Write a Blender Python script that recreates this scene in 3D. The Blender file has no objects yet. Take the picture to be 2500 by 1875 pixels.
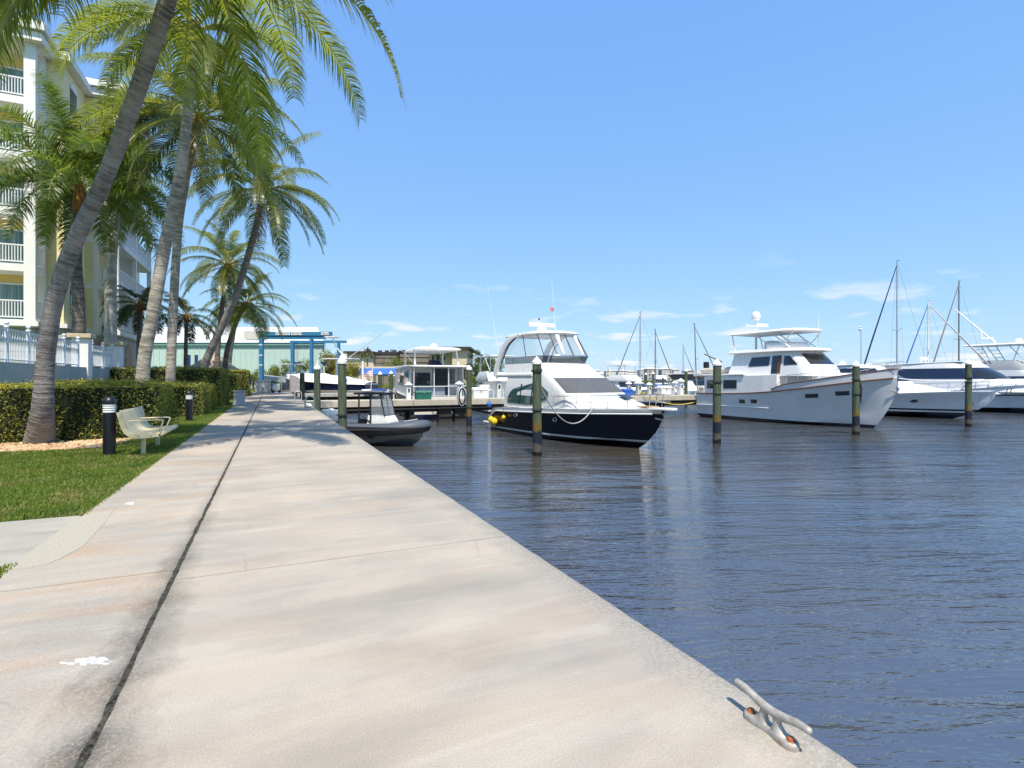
import bpy, bmesh, math, random
from mathutils import Vector, Matrix
R = math.radians
PI = math.pi
sc = bpy.context.scene
col = sc.collection

# ---------------------------------------------------------------- camera
EYE = 1.45            # eye height above the promenade
FPX = 1300.0          # focal length measured on the 2500 px wide photograph
YAW = R(24.4)         # the camera looks this far to the right of the promenade's direction (+Y)
CY, SY = math.cos(YAW), math.sin(YAW)
WATER = -1.65         # water level below the promenade
cam_d = bpy.data.cameras.new('camera')
cam_d.sensor_width = 36.0
cam_d.lens = 36.0 * FPX / 2500.0
cam_d.shift_y = -0.005
cam_d.clip_start = 0.05
cam_d.clip_end = 9000
cam = bpy.data.objects.new('camera', cam_d)
cam.location = (0, 0, EYE)
cam.rotation_euler = (R(90), 0, -YAW)
col.objects.link(cam)
sc.camera = cam

# ---------------------------------------------------------------- sky and sun
SUN_EL = R(62)
SUN_DIR = Vector((-0.27, -0.963, 0)).normalized()      # horizontal direction towards the sun
world = bpy.data.worlds.new('World')
sc.world = world
world.use_nodes = True
wn, wl = world.node_tree.nodes, world.node_tree.links
wn.clear()
w_out = wn.new('ShaderNodeOutputWorld')
w_bg = wn.new('ShaderNodeBackground')
w_bg.inputs['Strength'].default_value = 0.15
w_sky = wn.new('ShaderNodeTexSky')
w_sky.sky_type = 'NISHITA'
w_sky.sun_disc = False
w_sky.sun_elevation = SUN_EL
w_sky.sun_rotation = math.atan2(SUN_DIR.x, SUN_DIR.y)
w_sky.altitude = 0
w_sky.air_density = 1.0
w_sky.dust_density = 0.35
w_sky.ozone_density = 2.0
# thin fair-weather clouds low over the horizon, all the way round
w_tc = wn.new('ShaderNodeTexCoord')
w_sep = wn.new('ShaderNodeSeparateXYZ')
wl.new(w_tc.outputs['Generated'], w_sep.inputs[0])
def wmath(op, a, b=None, clamp=False):
    n = wn.new('ShaderNodeMath'); n.operation = op; n.use_clamp = clamp
    for i, v in enumerate((a, b)):
        if v is None: continue
        if isinstance(v, (int, float)): n.inputs[i].default_value = v
        else: wl.new(v, n.inputs[i])
    return n.outputs[0]
zc = wmath('ADD', wmath('MAXIMUM', w_sep.outputs['Z'], 0.0), 0.13)
w_cmb = wn.new('ShaderNodeCombineXYZ')
wl.new(wmath('DIVIDE', w_sep.outputs['X'], zc), w_cmb.inputs[0])
wl.new(wmath('DIVIDE', w_sep.outputs['Y'], zc), w_cmb.inputs[1])
w_cmb.inputs[2].default_value = 8.2
w_n1 = wn.new('ShaderNodeTexNoise')
w_n1.inputs['Scale'].default_value = 1.7
w_n1.inputs['Detail'].default_value = 9.0
w_n1.inputs['Roughness'].default_value = 0.56
wl.new(w_cmb.outputs[0], w_n1.inputs['Vector'])
w_r1 = wn.new('ShaderNodeValToRGB')
w_r1.color_ramp.elements[0].position = 0.56
w_r1.color_ramp.elements[1].position = 0.66
wl.new(w_n1.outputs['Fac'], w_r1.inputs[0])
w_band = wn.new('ShaderNodeMapRange')
w_band.inputs['From Min'].default_value = 0.02
w_band.inputs['From Max'].default_value = 0.22
w_band.inputs['To Min'].default_value = 0.95
w_band.inputs['To Max'].default_value = 0.0
wl.new(w_sep.outputs['Z'], w_band.inputs['Value'])
w_fac = wmath('MULTIPLY', w_r1.outputs[0], w_band.outputs[0], True)
# colour response of the photograph: a lighter, more even blue than the bare model
w_spl = wn.new('ShaderNodeSeparateColor'); wl.new(w_sky.outputs[0], w_spl.inputs[0])
w_cc = wn.new('ShaderNodeCombineColor')
for ch, (g_, k_) in enumerate(((0.55, 0.86), (0.42, 1.46), (0.10, 3.40))):
    wl.new(wmath('MULTIPLY', wmath('POWER', w_spl.outputs[ch], g_), k_), w_cc.inputs[ch])
w_mix = wn.new('ShaderNodeMixRGB')
w_mix.inputs['Color2'].default_value = (4.0, 4.05, 4.1, 1)
wl.new(w_fac, w_mix.inputs['Fac'])
wl.new(w_cc.outputs[0], w_mix.inputs['Color1'])
wl.new(w_mix.outputs[0], w_bg.inputs['Color'])
wl.new(w_bg.outputs[0], w_out.inputs['Surface'])

sun_d = bpy.data.lights.new('sun', 'SUN')
sun_d.energy = 3.9
sun_d.angle = R(0.53)
sun_d.color = (1.0, 0.90, 0.75)
sun = bpy.data.objects.new('sun', sun_d)
_to_sun = Vector((SUN_DIR.x * math.cos(SUN_EL), SUN_DIR.y * math.cos(SUN_EL), math.sin(SUN_EL)))
sun.rotation_euler = _to_sun.to_track_quat('Z', 'Y').to_euler()
sun.location = (0, 0, 60)
col.objects.link(sun)

vs = sc.view_settings
vs.view_transform = 'Standard'
vs.look = 'None'
vs.exposure = 0.75
vs.gamma = 1.0
vs.use_curve_mapping = False
sc.render.engine = 'CYCLES'
cy = sc.cycles
cy.use_denoising = True
try:
    cy.denoiser = 'OPENIMAGEDENOISE'
    cy.denoising_prefilter = 'ACCURATE'
except Exception:
    pass
cy.max_bounces = 8
cy.diffuse_bounces = 4
cy.glossy_bounces = 3
cy.transmission_bounces = 6
cy.transparent_max_bounces = 8
cy.caustics_reflective = False
cy.caustics_refractive = False
cy.sample_clamp_indirect = 8

# ---------------------------------------------------------------- helpers
def at(px, py, z=None, d=None, X=None, Y=None):
    """the point of the place seen at a pixel of the photograph, given one known coordinate"""
    u, v = px - 1250.0, 925.0 - py
    dx, dy, dz = u * CY + FPX * SY, FPX * CY - u * SY, v
    if z is not None: t = (z - EYE) / dz
    elif d is not None: t = d / FPX
    elif X is not None: t = X / dx
    else: t = Y / dy
    return Vector((dx * t, dy * t, EYE + dz * t))

def rd(r, d, z=0):
    """right / depth seen from the camera -> world"""
    return Vector((r * CY + d * SY, d * CY - r * SY, z))

class MB:
    def __init__(s): s.v, s.f, s.m = [], [], []
    def add(s, vs_, fs, mi=0):
        o = len(s.v); s.v.extend([tuple(p) for p in vs_])
        s.f.extend([tuple(i + o for i in f) for f in fs]); s.m.extend([mi] * len(fs)); return s
    def box(s, x0, x1, y0, y1, z0, z1, mi=0):
        return s.add([(x0,y0,z0),(x1,y0,z0),(x1,y1,z0),(x0,y1,z0),(x0,y0,z1),(x1,y0,z1),(x1,y1,z1),(x0,y1,z1)],
                     [(0,3,2,1),(4,5,6,7),(0,1,5,4),(1,2,6,5),(2,3,7,6),(3,0,4,7)], mi)
    def hexa(s, p, mi=0):
        return s.add(p, [(0,3,2,1),(4,5,6,7),(0,1,5,4),(1,2,6,5),(2,3,7,6),(3,0,4,7)], mi)
    def bar(s, a, b, w, h, mi=0, up=(0,0,1)):
        a, b = Vector(a), Vector(b); t = (b - a).normalized(); u = Vector(up)
        if abs(t.dot(u)) > 0.98: u = Vector((1, 0, 0))
        sd = t.cross(u).normalized(); n = sd.cross(t).normalized()
        o = [(-w/2,-h/2),(w/2,-h/2),(w/2,h/2),(-w/2,h/2)]
        p = [a + sd*x + n*y for x, y in o] + [b + sd*x + n*y for x, y in o]
        return s.hexa(p, mi)
    def tube(s, pts, rad, n=8, mi=0, cap=True):
        pts = [Vector(p) for p in pts]; k = len(pts)
        if isinstance(rad, (int, float)): rad = [rad] * k
        t0 = (pts[1] - pts[0]).normalized()
        ref = Vector((0,0,1)) if abs(t0.z) < 0.9 else Vector((1,0,0))
        sd = t0.cross(ref).normalized(); vs_, fs = [], []
        for i, p in enumerate(pts):
            t = (pts[min(i+1,k-1)] - pts[max(i-1,0)]).normalized()
            sd = (sd - t * sd.dot(t)).normalized(); nn = t.cross(sd)
            for j in range(n):
                a = 2*PI*j/n; vs_.append(p + (sd*math.cos(a) + nn*math.sin(a)) * rad[i])
        for i in range(k-1):
            for j in range(n):
                fs.append((i*n+j, i*n+(j+1)%n, (i+1)*n+(j+1)%n, (i+1)*n+j))
        if cap:
            fs.append(tuple(range(n-1,-1,-1))); fs.append(tuple((k-1)*n+j for j in range(n)))
        return s.add(vs_, fs, mi)
    def lathe(s, prof, n=16, c=(0,0,0), mi=0, cap=True):
        c = Vector(c); vs_, fs = [], []; k = len(prof)
        for r, z in prof:
            for j in range(n):
                a = 2*PI*(j+0.5)/n; vs_.append((c.x + r*math.cos(a), c.y + r*math.sin(a), c.z + z))
        for i in range(k-1):
            for j in range(n):
                fs.append((i*n+j, i*n+(j+1)%n, (i+1)*n+(j+1)%n, (i+1)*n+j))
        if cap:
            fs.append(tuple(range(n-1,-1,-1))); fs.append(tuple((k-1)*n+j for j in range(n)))
        return s.add(vs_, fs, mi)
    def ball(s, c, r, nu=12, nv=8, mi=0):
        if isinstance(r, (int, float)): r = (r, r, r)
        c = Vector(c); vs_, fs = [], []
        for i in range(1, nv):
            th = PI*i/nv
            for j in range(nu):
                ph = 2*PI*j/nu
                vs_.append((c.x + r[0]*math.sin(th)*math.cos(ph), c.y + r[1]*math.sin(th)*math.sin(ph), c.z + r[2]*math.cos(th)))
        top = len(vs_); vs_.append((c.x, c.y, c.z + r[2])); vs_.append((c.x, c.y, c.z - r[2]))
        for i in range(nv-2):
            for j in range(nu):
                fs.append((i*nu+j, (i+1)*nu+j, (i+1)*nu+(j+1)%nu, i*nu+(j+1)%nu))
        for j in range(nu):
            fs.append((top, j, (j+1)%nu)); fs.append((top+1, (nv-2)*nu+(j+1)%nu, (nv-2)*nu+j))
        return s.add(vs_, fs, mi)
    def prism(s, poly, vec, mi=0):
        vec = Vector(vec); k = len(poly); p = [Vector(q) for q in poly]
        return s.add(p + [q + vec for q in p], [tuple(range(k-1,-1,-1)), tuple(range(k, 2*k))] +
                     [(i, (i+1)%k, k+(i+1)%k, k+i) for i in range(k)], mi)
    def panel(s, poly, th=0.02, mi=0, out=None):
        p = [Vector(q) for q in poly]; n = Vector((0,0,0))
        for i in range(len(p)):
            n += (p[i] - p[0]).cross(p[(i+1) % len(p)] - p[0])
        n.normalize()
        if out is not None and n.dot(Vector(out)) < 0: n = -n
        return s.prism([q - n*th*0.5 for q in p], n*th, mi)
    def grid(s, rows, mi=0, close=False):
        k = len(rows[0]); vs_ = [p for r in rows for p in r]; fs = []
        for i in range(len(rows)-1):
            for j in range(k - (0 if close else 1)):
                fs.append((i*k+j, i*k+(j+1)%k, (i+1)*k+(j+1)%k, (i+1)*k+j))
        return s.add(vs_, fs, mi)
    def loft(s, rings, mi=0):
        k = len(rings[0]); s.grid(rings, mi, True); o = len(s.v) - k*len(rings)
        s.f.append(tuple(o + j for j in range(k-1,-1,-1))); s.m.append(mi)
        s.f.append(tuple(o + (len(rings)-1)*k + j for j in range(k))); s.m.append(mi)
        return s
    def mesh(s, name, mats, smooth=None, recalc=True, weld=0):
        me = bpy.data.meshes.new(name)
        me.from_pydata(s.v, [], s.f)
        for m in (mats if isinstance(mats, (list, tuple)) else [mats]): me.materials.append(m)
        if any(s.m): me.polygons.foreach_set('material_index', s.m)
        if recalc or weld:
            bm = bmesh.new(); bm.from_mesh(me)
            if weld: bmesh.ops.remove_doubles(bm, verts=bm.verts, dist=weld)
            if recalc: bmesh.ops.recalc_face_normals(bm, faces=bm.faces)
            bm.to_mesh(me); bm.free()
        if smooth is not None:
            me.polygons.foreach_set('use_smooth', [True] * len(me.polygons))
            me.set_sharp_from_angle(angle=R(smooth))
        me.update()
        return me
    def build(s, name, mats, parent=None, smooth=None, recalc=True, bevel=0, weld=0, loc=None, rot=None):
        o = bpy.data.objects.new(name, s.mesh(name, mats, smooth, recalc, weld))
        col.objects.link(o)
        if parent is not None: o.parent = parent
        if loc is not None: o.location = loc
        if rot is not None: o.rotation_euler = rot
        if bevel:
            b = o.modifiers.new('bevel', 'BEVEL'); b.width = bevel; b.segments = 2; b.limit_method = 'ANGLE'; b.angle_limit = R(40)
        return o

def tag(o, label=None, cat=None, group=None, kind=None):
    if label: o['label'] = label
    if cat: o['category'] = cat
    if group: o['group'] = group
    if kind: o['kind'] = kind
    return o
def thing(name, label, cat, loc=(0,0,0), rz=0, group=None):
    o = bpy.data.objects.new(name, None); col.objects.link(o)
    o.empty_display_size = 0.2
    o.location = loc; o.rotation_euler = (0, 0, rz)
    return tag(o, label, cat, group)
def inst(name, me, parent=None, loc=(0,0,0), rot=(0,0,0), scale=None):
    o = bpy.data.objects.new(name, me); col.objects.link(o)
    if parent is not None: o.parent = parent
    o.location = loc; o.rotation_euler = rot
    if scale is not None: o.scale = scale if isinstance(scale, (tuple, list, Vector)) else (scale,)*3
    return o
def copy_tree(o, parent=None):
    c = o.copy(); col.objects.link(c)
    if parent is not None: c.parent = parent
    for ch in list(o.children): copy_tree(ch, c)
    return c
def lerp(a, b, t): return a + (b - a) * t
def smooth_path(pts, n):
    """Catmull-Rom through pts, n samples"""
    p = [Vector(q) for q in pts]; p = [p[0]*2 - p[1]] + p + [p[-1]*2 - p[-2]]
    out = []; seg = len(p) - 3
    for i in range(n):
        t = i / (n - 1) * seg; k = min(int(t), seg - 1); f = t - k
        a, b, c, d = p[k:k+4]
        out.append(0.5 * ((2*b) + (c - a)*f + (2*a - 5*b + 4*c - d)*f*f + (3*b - a - 3*c + d)*f**3))
    return out
def sag(a, b, drop, n=14):
    a, b = Vector(a), Vector(b)
    return [a.lerp(b, i/n) - Vector((0,0,1)) * drop * 4 * (i/n) * (1 - i/n) for i in range(n+1)]

# ---------------------------------------------------------------- materials
class NT:
    def __init__(s, name):
        s.m = bpy.data.materials.new(name); s.m.use_nodes = True
        s.n, s.l = s.m.node_tree.nodes, s.m.node_tree.links
        s.n.clear(); s.out = s.n.new('ShaderNodeOutputMaterial')
    def node(s, t, **kw):
        n = s.n.new(t)
        for k, v in kw.items(): setattr(n, k, v)
        return n
    def put(s, sock, v):
        if v is None: return
        if hasattr(v, 'is_output') or hasattr(v, 'links'): s.l.new(v, sock)
        elif isinstance(v, (tuple, list)) and len(v) == 3 and sock.type == 'RGBA': sock.default_value = (*v, 1)
        else: sock.default_value = v
    def pos(s): return s.node('ShaderNodeNewGeometry').outputs['Position']
    def obj(s): return s.node('ShaderNodeTexCoord').outputs['Object']
    def island(s): return s.node('ShaderNodeNewGeometry').outputs['Random Per Island']
    def rnd(s): return s.node('ShaderNodeObjectInfo').outputs['Random']
    def mapping(s, vec, scale=(1,1,1), rot=(0,0,0), loc=(0,0,0)):
        n = s.node('ShaderNodeMapping'); s.put(n.inputs['Vector'], vec)
        n.inputs['Scale'].default_value = scale; n.inputs['Rotation'].default_value = rot; n.inputs['Location'].default_value = loc
        return n.outputs[0]
    def noise(s, vec, scale, detail=4, rough=0.5, dist=0.0):
        n = s.node('ShaderNodeTexNoise'); s.put(n.inputs['Vector'], vec)
        n.inputs['Scale'].default_value = scale; n.inputs['Detail'].default_value = detail
        n.inputs['Roughness'].default_value = rough; n.inputs['Distortion'].default_value = dist
        return n.outputs['Fac']
    def ramp(s, fac, stops, interp='LINEAR'):
        n = s.node('ShaderNodeValToRGB'); s.put(n.inputs[0], fac); cr = n.color_ramp; cr.interpolation = interp
        while len(cr.elements) < len(stops): cr.elements.new(0.5)
        for e, (p, c) in zip(cr.elements, stops):
            e.position = p; e.color = (*c, 1) if len(c) == 3 else c
        return n.outputs[0]
    def step(s, fac, a, b, lo=0.0, hi=1.0):
        n = s.node('ShaderNodeMapRange'); s.put(n.inputs['Value'], fac)
        n.inputs['From Min'].default_value = a; n.inputs['From Max'].default_value = b
        n.inputs['To Min'].default_value = lo; n.inputs['To Max'].default_value = hi
        return n.outputs[0]
    def mix(s, fac, a, b, mode='MIX'):
        n = s.node('ShaderNodeMixRGB', blend_type=mode); s.put(n.inputs[0], fac); s.put(n.inputs[1], a); s.put(n.inputs[2], b)
        return n.outputs[0]
    def math(s, op, a, b=None, clamp=False):
        n = s.node('ShaderNodeMath', operation=op, use_clamp=clamp); s.put(n.inputs[0], a); s.put(n.inputs[1], b)
        return n.outputs[0]
    def sep(s, vec):
        n = s.node('ShaderNodeSeparateXYZ'); s.put(n.inputs[0], vec); return n.outputs
    def bump(s, h, strength=0.3, dist=0.02, normal=None):
        n = s.node('ShaderNodeBump'); s.put(n.inputs['Height'], h)
        n.inputs['Strength'].default_value = strength; n.inputs['Distance'].default_value = dist
        if normal is not None: s.put(n.inputs['Normal'], normal)
        return n.outputs[0]
    def bsdf(s, color, rough=0.5, metal=0.0, normal=None, spec=0.5, ior=None, coat=0, alpha=None, trans=None):
        n = s.node('ShaderNodeBsdfPrincipled'); s.put(n.inputs['Base Color'], color); s.put(n.inputs['Roughness'], rough)
        s.put(n.inputs['Metallic'], metal); s.put(n.inputs['Specular IOR Level'], spec)
        if normal is not None: s.put(n.inputs['Normal'], normal)
        if ior: n.inputs['IOR'].default_value = ior
        if coat: n.inputs['Coat Weight'].default_value = coat; n.inputs['Coat Roughness'].default_value = 0.05
        if alpha is not None: s.put(n.inputs['Alpha'], alpha)
        if trans is not None: n.inputs['Transmission Weight'].default_value = trans
        return n.outputs[0]
    def done(s, surf):
        s.l.new(surf, s.out.inputs['Surface']); return s.m

def mk(name, c, rough=0.5, metal=0.0, var=0.08, scale=3.0, grime=0.0, gscale=1.2, bump=0.0, bscale=40, coat=0, spec=0.5):
    """painted / moulded surface: base colour with slight mottling and optional dirt"""
    t = NT(name); v = t.obj()
    n = t.noise(v, scale, 5, 0.6)
    cc = t.mix(t.step(n, 0.3, 0.7), tuple(x*(1-var) for x in c), tuple(min(1, x*(1+var)) for x in c))
    if grime:
        g = t.noise(t.mapping(v, (1, 1, 0.35)), gscale*3, 6, 0.65)
        cc = t.mix(t.math('MULTIPLY', t.step(g, 0.5, 0.75), grime), cc, tuple(x*0.45 for x in c))
    nm = t.bump(t.noise(v, bscale, 4, 0.6), bump, 0.01) if bump else None
    rr = t.step(n, 0.2, 0.8, max(0.02, rough-0.06), min(1, rough+0.06))
    return t.done(t.bsdf(cc, rr, metal, nm, spec, coat=coat))

def leafmat(name, dark, light, transl, glow, rough=0.42, obj_var=0.25):
    t = NT(name)
    r = t.island(); o = t.rnd()
    c = t.mix(r, dark, light)
    c = t.mix(t.math('MULTIPLY', o, obj_var), c, tuple(x*0.55 for x in dark))
    a = t.bsdf(c, rough, 0, None, 0.5)
    b = t.node('ShaderNodeBsdfTranslucent')
    t.put(b.inputs['Color'], t.mix(r, glow, tuple(min(1, x*1.25) for x in glow)))
    m = t.node('ShaderNodeMixShader'); m.inputs[0].default_value = transl
    t.l.new(a, m.inputs[1]); t.l.new(b.outputs[0], m.inputs[2])
    return t.done(m.outputs[0])

WHITE = mk('white_gelcoat', (0.80, 0.80, 0.79), 0.28, var=0.03, coat=0.25, grime=0.10, gscale=0.5)
WPAINT = mk('white_paint', (0.78, 0.78, 0.77), 0.55, var=0.04, grime=0.12)
CHROME = mk('stainless_steel', (0.62, 0.63, 0.65), 0.22, 1.0, var=0.05)
GALV = mk('galvanised_steel', (0.48, 0.48, 0.46), 0.5, 0.7, var=0.18, scale=14, bump=0.25, bscale=60)
BLACKP = mk('black_plastic', (0.012, 0.012, 0.014), 0.4)
RUBBER = mk('black_rubber', (0.018, 0.018, 0.02), 0.65)
ROPE_W = mk('rope_grey', (0.42, 0.41, 0.39), 0.9, var=0.25, scale=60)
ROPE_B = mk('rope_dark', (0.03, 0.03, 0.035), 0.9, var=0.3, scale=60)
ROPE_T = mk('rope_tan', (0.45, 0.36, 0.22), 0.9, var=0.25, scale=60)
BROWN_TRIM = mk('varnished_wood', (0.13, 0.055, 0.025), 0.35, var=0.2, scale=9)
TEAK = mk('teak', (0.42, 0.27, 0.15), 0.6, var=0.18, scale=12)
def glassmat(name, c, rough=0.04):
    t = NT(name); n = t.noise(t.obj(), 0.7, 2)
    return t.done(t.bsdf(t.mix(n, tuple(x*0.7 for x in c), tuple(x*1.3 for x in c)), rough, 0, None, 0.8))
GLASS_D = glassmat('dark_glass', (0.014, 0.018, 0.022))
GLASS_B = glassmat('navy_glass', (0.010, 0.018, 0.05))
GLASS_T = glassmat('teal_glass', (0.035, 0.085, 0.085))
def clearmat(name, tint, alpha):
    t = NT(name); a = t.bsdf(tint, 0.05, 0, None, 0.6)
    b = t.node('ShaderNodeBsdfTransparent'); b.inputs[0].default_value = (0.93, 0.95, 0.96, 1)
    m = t.node('ShaderNodeMixShader'); m.inputs[0].default_value = alpha
    t.l.new(b.outputs[0], m.inputs[1]); t.l.new(a, m.inputs[2])
    return t.done(m.outputs[0])
VINYL = clearmat('clear_vinyl', (0.55, 0.58, 0.62), 0.22)
SMOKE = clearmat('smoked_acrylic', (0.02, 0.03, 0.035), 0.72)
# ================================================================= the setting
JX = -0.647           # long joint between the two strips of the promenade
EX = 2.007            # water edge
LX = -1.83            # lawn edge

def concrete(name, warm, stain, lip):
    t = NT(name); p = t.pos(); s = t.sep(p)
    big = t.noise(p, 0.55, 5, 0.55)
    c = t.mix(t.step(big, 0.36, 0.64), (0.335, 0.310, 0.280), (0.430, 0.385, 0.325))
    # broom streaks and water marks running across the walk
    st = t.noise(t.mapping(p, (0.34, 3.2, 1), (0, 0, R(9))), 1.6, 7, 0.62, 0.6)
    c = t.mix(t.math('MULTIPLY', t.step(st, 0.50, 0.74), 0.55), c, (0.49, 0.458, 0.398))
    st2 = t.noise(t.mapping(p, (0.5, 2.4, 1), (0, 0, R(9)), (7, 3, 0)), 1.1, 6, 0.6, 0.5)
    c = t.mix(t.math('MULTIPLY', t.step(st2, 0.48, 0.76), 0.34), c, (0.235, 0.215, 0.19))
    fe = t.noise(t.mapping(p, (0.45, 1.3, 1), (0, 0, R(6)), (2, 11, 0)), 1.4, 6, 0.62)
    c = t.mix(t.math('MULTIPLY', t.step(fe, 0.47, 0.75), warm), c, (0.46, 0.27, 0.13))
    cr_ = t.noise(t.mapping(p, (0.8, 0.9, 1), (0, 0, 0), (31, 5, 0)), 0.75, 7, 0.6)
    c = t.mix(t.math('MULTIPLY', t.step(cr_, 0.50, 0.62), 0.35), c, (0.51, 0.455, 0.375))
    gy = t.noise(t.mapping(p, (0.5, 1.2, 1), (0, 0, R(7)), (3, 45, 0)), 0.9, 6, 0.6)
    c = t.mix(t.math('MULTIPLY', t.step(gy, 0.52, 0.66), 0.48), c, (0.24, 0.228, 0.205))
    # mildew along the long joint
    dj = t.math('ABSOLUTE', t.math('SUBTRACT', s[0], JX))
    ed = t.noise(t.mapping(p, (1, 0.55, 1)), 5.0, 8, 0.72)
    near = t.step(s[1], 1.5, 9.0, 1.0, 0.30)
    mk_ = t.step(t.math('ADD', dj, t.math('MULTIPLY', t.math('MULTIPLY', ed, near), -0.60)), -0.30, -0.02, 1.0, 0.0)
    grit = t.noise(p, 70, 4, 0.7)
    mk_ = t.math('MULTIPLY', mk_, t.step(grit, 0.28, 0.50))
    along = t.noise(t.mapping(p, (0.001, 0.5, 1)), 1.5, 3)
    mk_ = t.math('MULTIPLY', mk_, t.step(along, 0.35, 0.58, 0.45, 1.0))
    c = t.mix(t.math('MULTIPLY', mk_, stain), c, (0.035, 0.035, 0.032))
    # weathered grey lip at the water edge, exposed grains
    de = t.math('SUBTRACT', EX, s[0])
    ee = t.noise(p, 3.2, 7, 0.7)
    le = t.step(t.math('ADD', de, t.math('MULTIPLY', ee, -0.62)), -0.30, -0.02, 1.0, 0.0)
    lg = t.mix(t.step(t.noise(p, 42, 5, 0.75), 0.40, 0.60), (0.20, 0.192, 0.172), (0.36, 0.345, 0.31))
    c = t.mix(t.math('MULTIPLY', le, lip), c, lg)
    # speckle
    sp = t.noise(p, 130, 3, 0.7)
    c = t.mix(t.step(sp, 0.30, 0.70), t.mix(1.0, c, (0.74, 0.74, 0.74), 'MULTIPLY'), t.mix(1.0, c, (1.10, 1.10, 1.10), 'MULTIPLY'))
    pit = t.step(t.noise(p, 34, 2, 0.5), 0.70, 0.78)
    c = t.mix(t.math('MULTIPLY', pit, 0.35), c, (0.25, 0.235, 0.21))
    vo = t.node('ShaderNodeTexVoronoi', feature='DISTANCE_TO_EDGE'); vo.inputs['Scale'].default_value = 0.42
    wq = t.node('ShaderNodeMixRGB', blend_type='ADD'); wq.inputs[0].default_value = 0.35; t.put(wq.inputs[1], p); nz = t.node('ShaderNodeTexNoise'); nz.inputs['Scale'].default_value = 2.2; nz.inputs['Detail'].default_value = 6; t.put(nz.inputs['Vector'], p); t.l.new(nz.outputs['Color'], wq.inputs[2])
    t.l.new(wq.outputs[0], vo.inputs['Vector'])
    ck = t.math('MULTIPLY', t.step(vo.outputs['Distance'], 0.0, 0.004, 1, 0), t.step(t.noise(p, 0.8, 3), 0.50, 0.60))
    c = t.mix(t.math('MULTIPLY', ck, 0.28), c, (0.14, 0.13, 0.115))
    h = t.math('ADD', t.math('MULTIPLY', t.noise(t.mapping(p, (6, 60, 1), (0, 0, R(6))), 2, 4, 0.6), 0.5), t.noise(p, 90, 4, 0.7))
    return t.done(t.bsdf(c, 0.82, 0, t.bump(h, 0.30, 0.006), 0.25))
CONC_MAIN = concrete('concrete_main', 0.24, 0.85, 0.85)
CONC_SIDE = concrete('concrete_side', 0.62, 0.98, 0.0)

def slab_mesh(name, w, l, th, mat, seed, ragged_l=0, ragged_r=0):
    """a cast slab, x 0..w, y 0..l, top at z 0, with worn arrises and uneven long edges"""
    rnd = random.Random(seed); m = MB(); n = int(l / 0.10)
    rows = []
    for i in range(n + 1):
        y = l * i / n
        a = (rnd.random() - 0.5) * ragged_l * 2; b = (rnd.random() - 0.5) * ragged_r * 2
        ca, cb = 0.007 + rnd.random() * ragged_l * 0.8, 0.009 + rnd.random() * ragged_r * 0.8
        rows.append([(a, y, -th), (a, y, -ca*1.2), (a + ca, y, -0.0012), (a + ca + 0.05, y, 0), (w/2, y, 0), (w - cb - 0.05 + b, y, 0), (w - cb + b, y, -0.0012), (w + b, y, -cb*1.2), (w + b, y, -th)])
    m.grid(rows)
    k = 9
    m.f.append(tuple(range(k))); m.m.append(0)
    m.f.append(tuple(n*k + j for j in range(k-1, -1, -1))); m.m.append(0)
    return m.mesh(name, mat, 50, recalc=True)

# promenade: body under the slabs + cast slabs
LEN = 6.1
body = MB().box(LX + 0.05, EX - 0.05, -9, 66, -3.2, -0.24)
prom = body.build('promenade', mk('seawall_concrete', (0.36, 0.345, 0.31), 0.9, var=0.2, grime=0.5))
tag(prom, 'pale concrete seawall promenade running into the distance beside the water', None, None, 'structure')
sm = slab_mesh('slab', EX - (JX + 0.010), LEN - 0.012, 0.25, CONC_MAIN, 5, 0.004, 0.004)
ss = slab_mesh('slab_narrow', (JX - 0.014) - LX, LEN - 0.014, 0.25, CONC_SIDE, 9, 0.003, 0.005)
for k in range(-2, 10):
    inst('slab', sm, prom, (JX + 0.010, 4.5 + LEN*k + 0.006, 0.0))
    inst('slab', ss, prom, (LX, 4.75 + LEN*k + 0.007, -0.004))
t = NT('joint_dirt'); p = t.pos()
c = t.mix(t.step(t.noise(p, 45, 5, 0.75), 0.4, 0.62), (0.018, 0.018, 0.015), (0.10, 0.10, 0.085))
JOINT = t.done(t.bsdf(c, 0.95, 0, t.bump(t.noise(p, 60, 4, 0.7), 0.8, 0.02), 0.1))
jm = MB(); rj = random.Random(2); rows = []
for i in range(0, 700):
    y = -8 + i * 0.105
    rows.append([(JX - 0.06, y, -0.03), (JX - 0.02, y, -0.016 + rj.random()*0.012), (JX + 0.015, y, -0.018 + rj.random()*0.014), (JX + 0.055, y, -0.03)])
tag(jm.grid(rows).build('joint_filler', JOINT, prom, 60), None, None, None, 'stuff')
# side path meeting the promenade, with its rough apron
t = NT('side_path_concrete'); p = t.pos()
c = t.mix(t.step(t.noise(t.mapping(p, (0.6, 2, 1)), 2.2, 6, 0.6), 0.3, 0.7), (0.30, 0.29, 0.25), (0.40, 0.385, 0.34))
c = t.mix(t.step(t.noise(p, 110, 3, 0.7), 0.35, 0.65), t.mix(1.0, c, (0.85, 0.85, 0.85), 'MULTIPLY'), c)
SPATH = t.done(t.bsdf(c, 0.9, 0, t.bump(t.noise(p, 70, 4, 0.7), 0.3, 0.008), 0.2))
sp = MB().box(-14, LX - 0.012, 5.42, 7.08, -0.25, -0.006).build('side_path', SPATH, None, None, bevel=0.008)
tag(sp, None, None, None, 'structure')
t = NT('rough_apron_concrete'); p = t.pos()
c = t.mix(t.step(t.noise(p, 55, 5, 0.75), 0.35, 0.65), (0.30, 0.28, 0.23), (0.46, 0.43, 0.36))
APR = t.done(t.bsdf(c, 0.95, 0, t.bump(t.noise(p, 60, 5, 0.75), 0.6, 0.012), 0.2))
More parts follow.
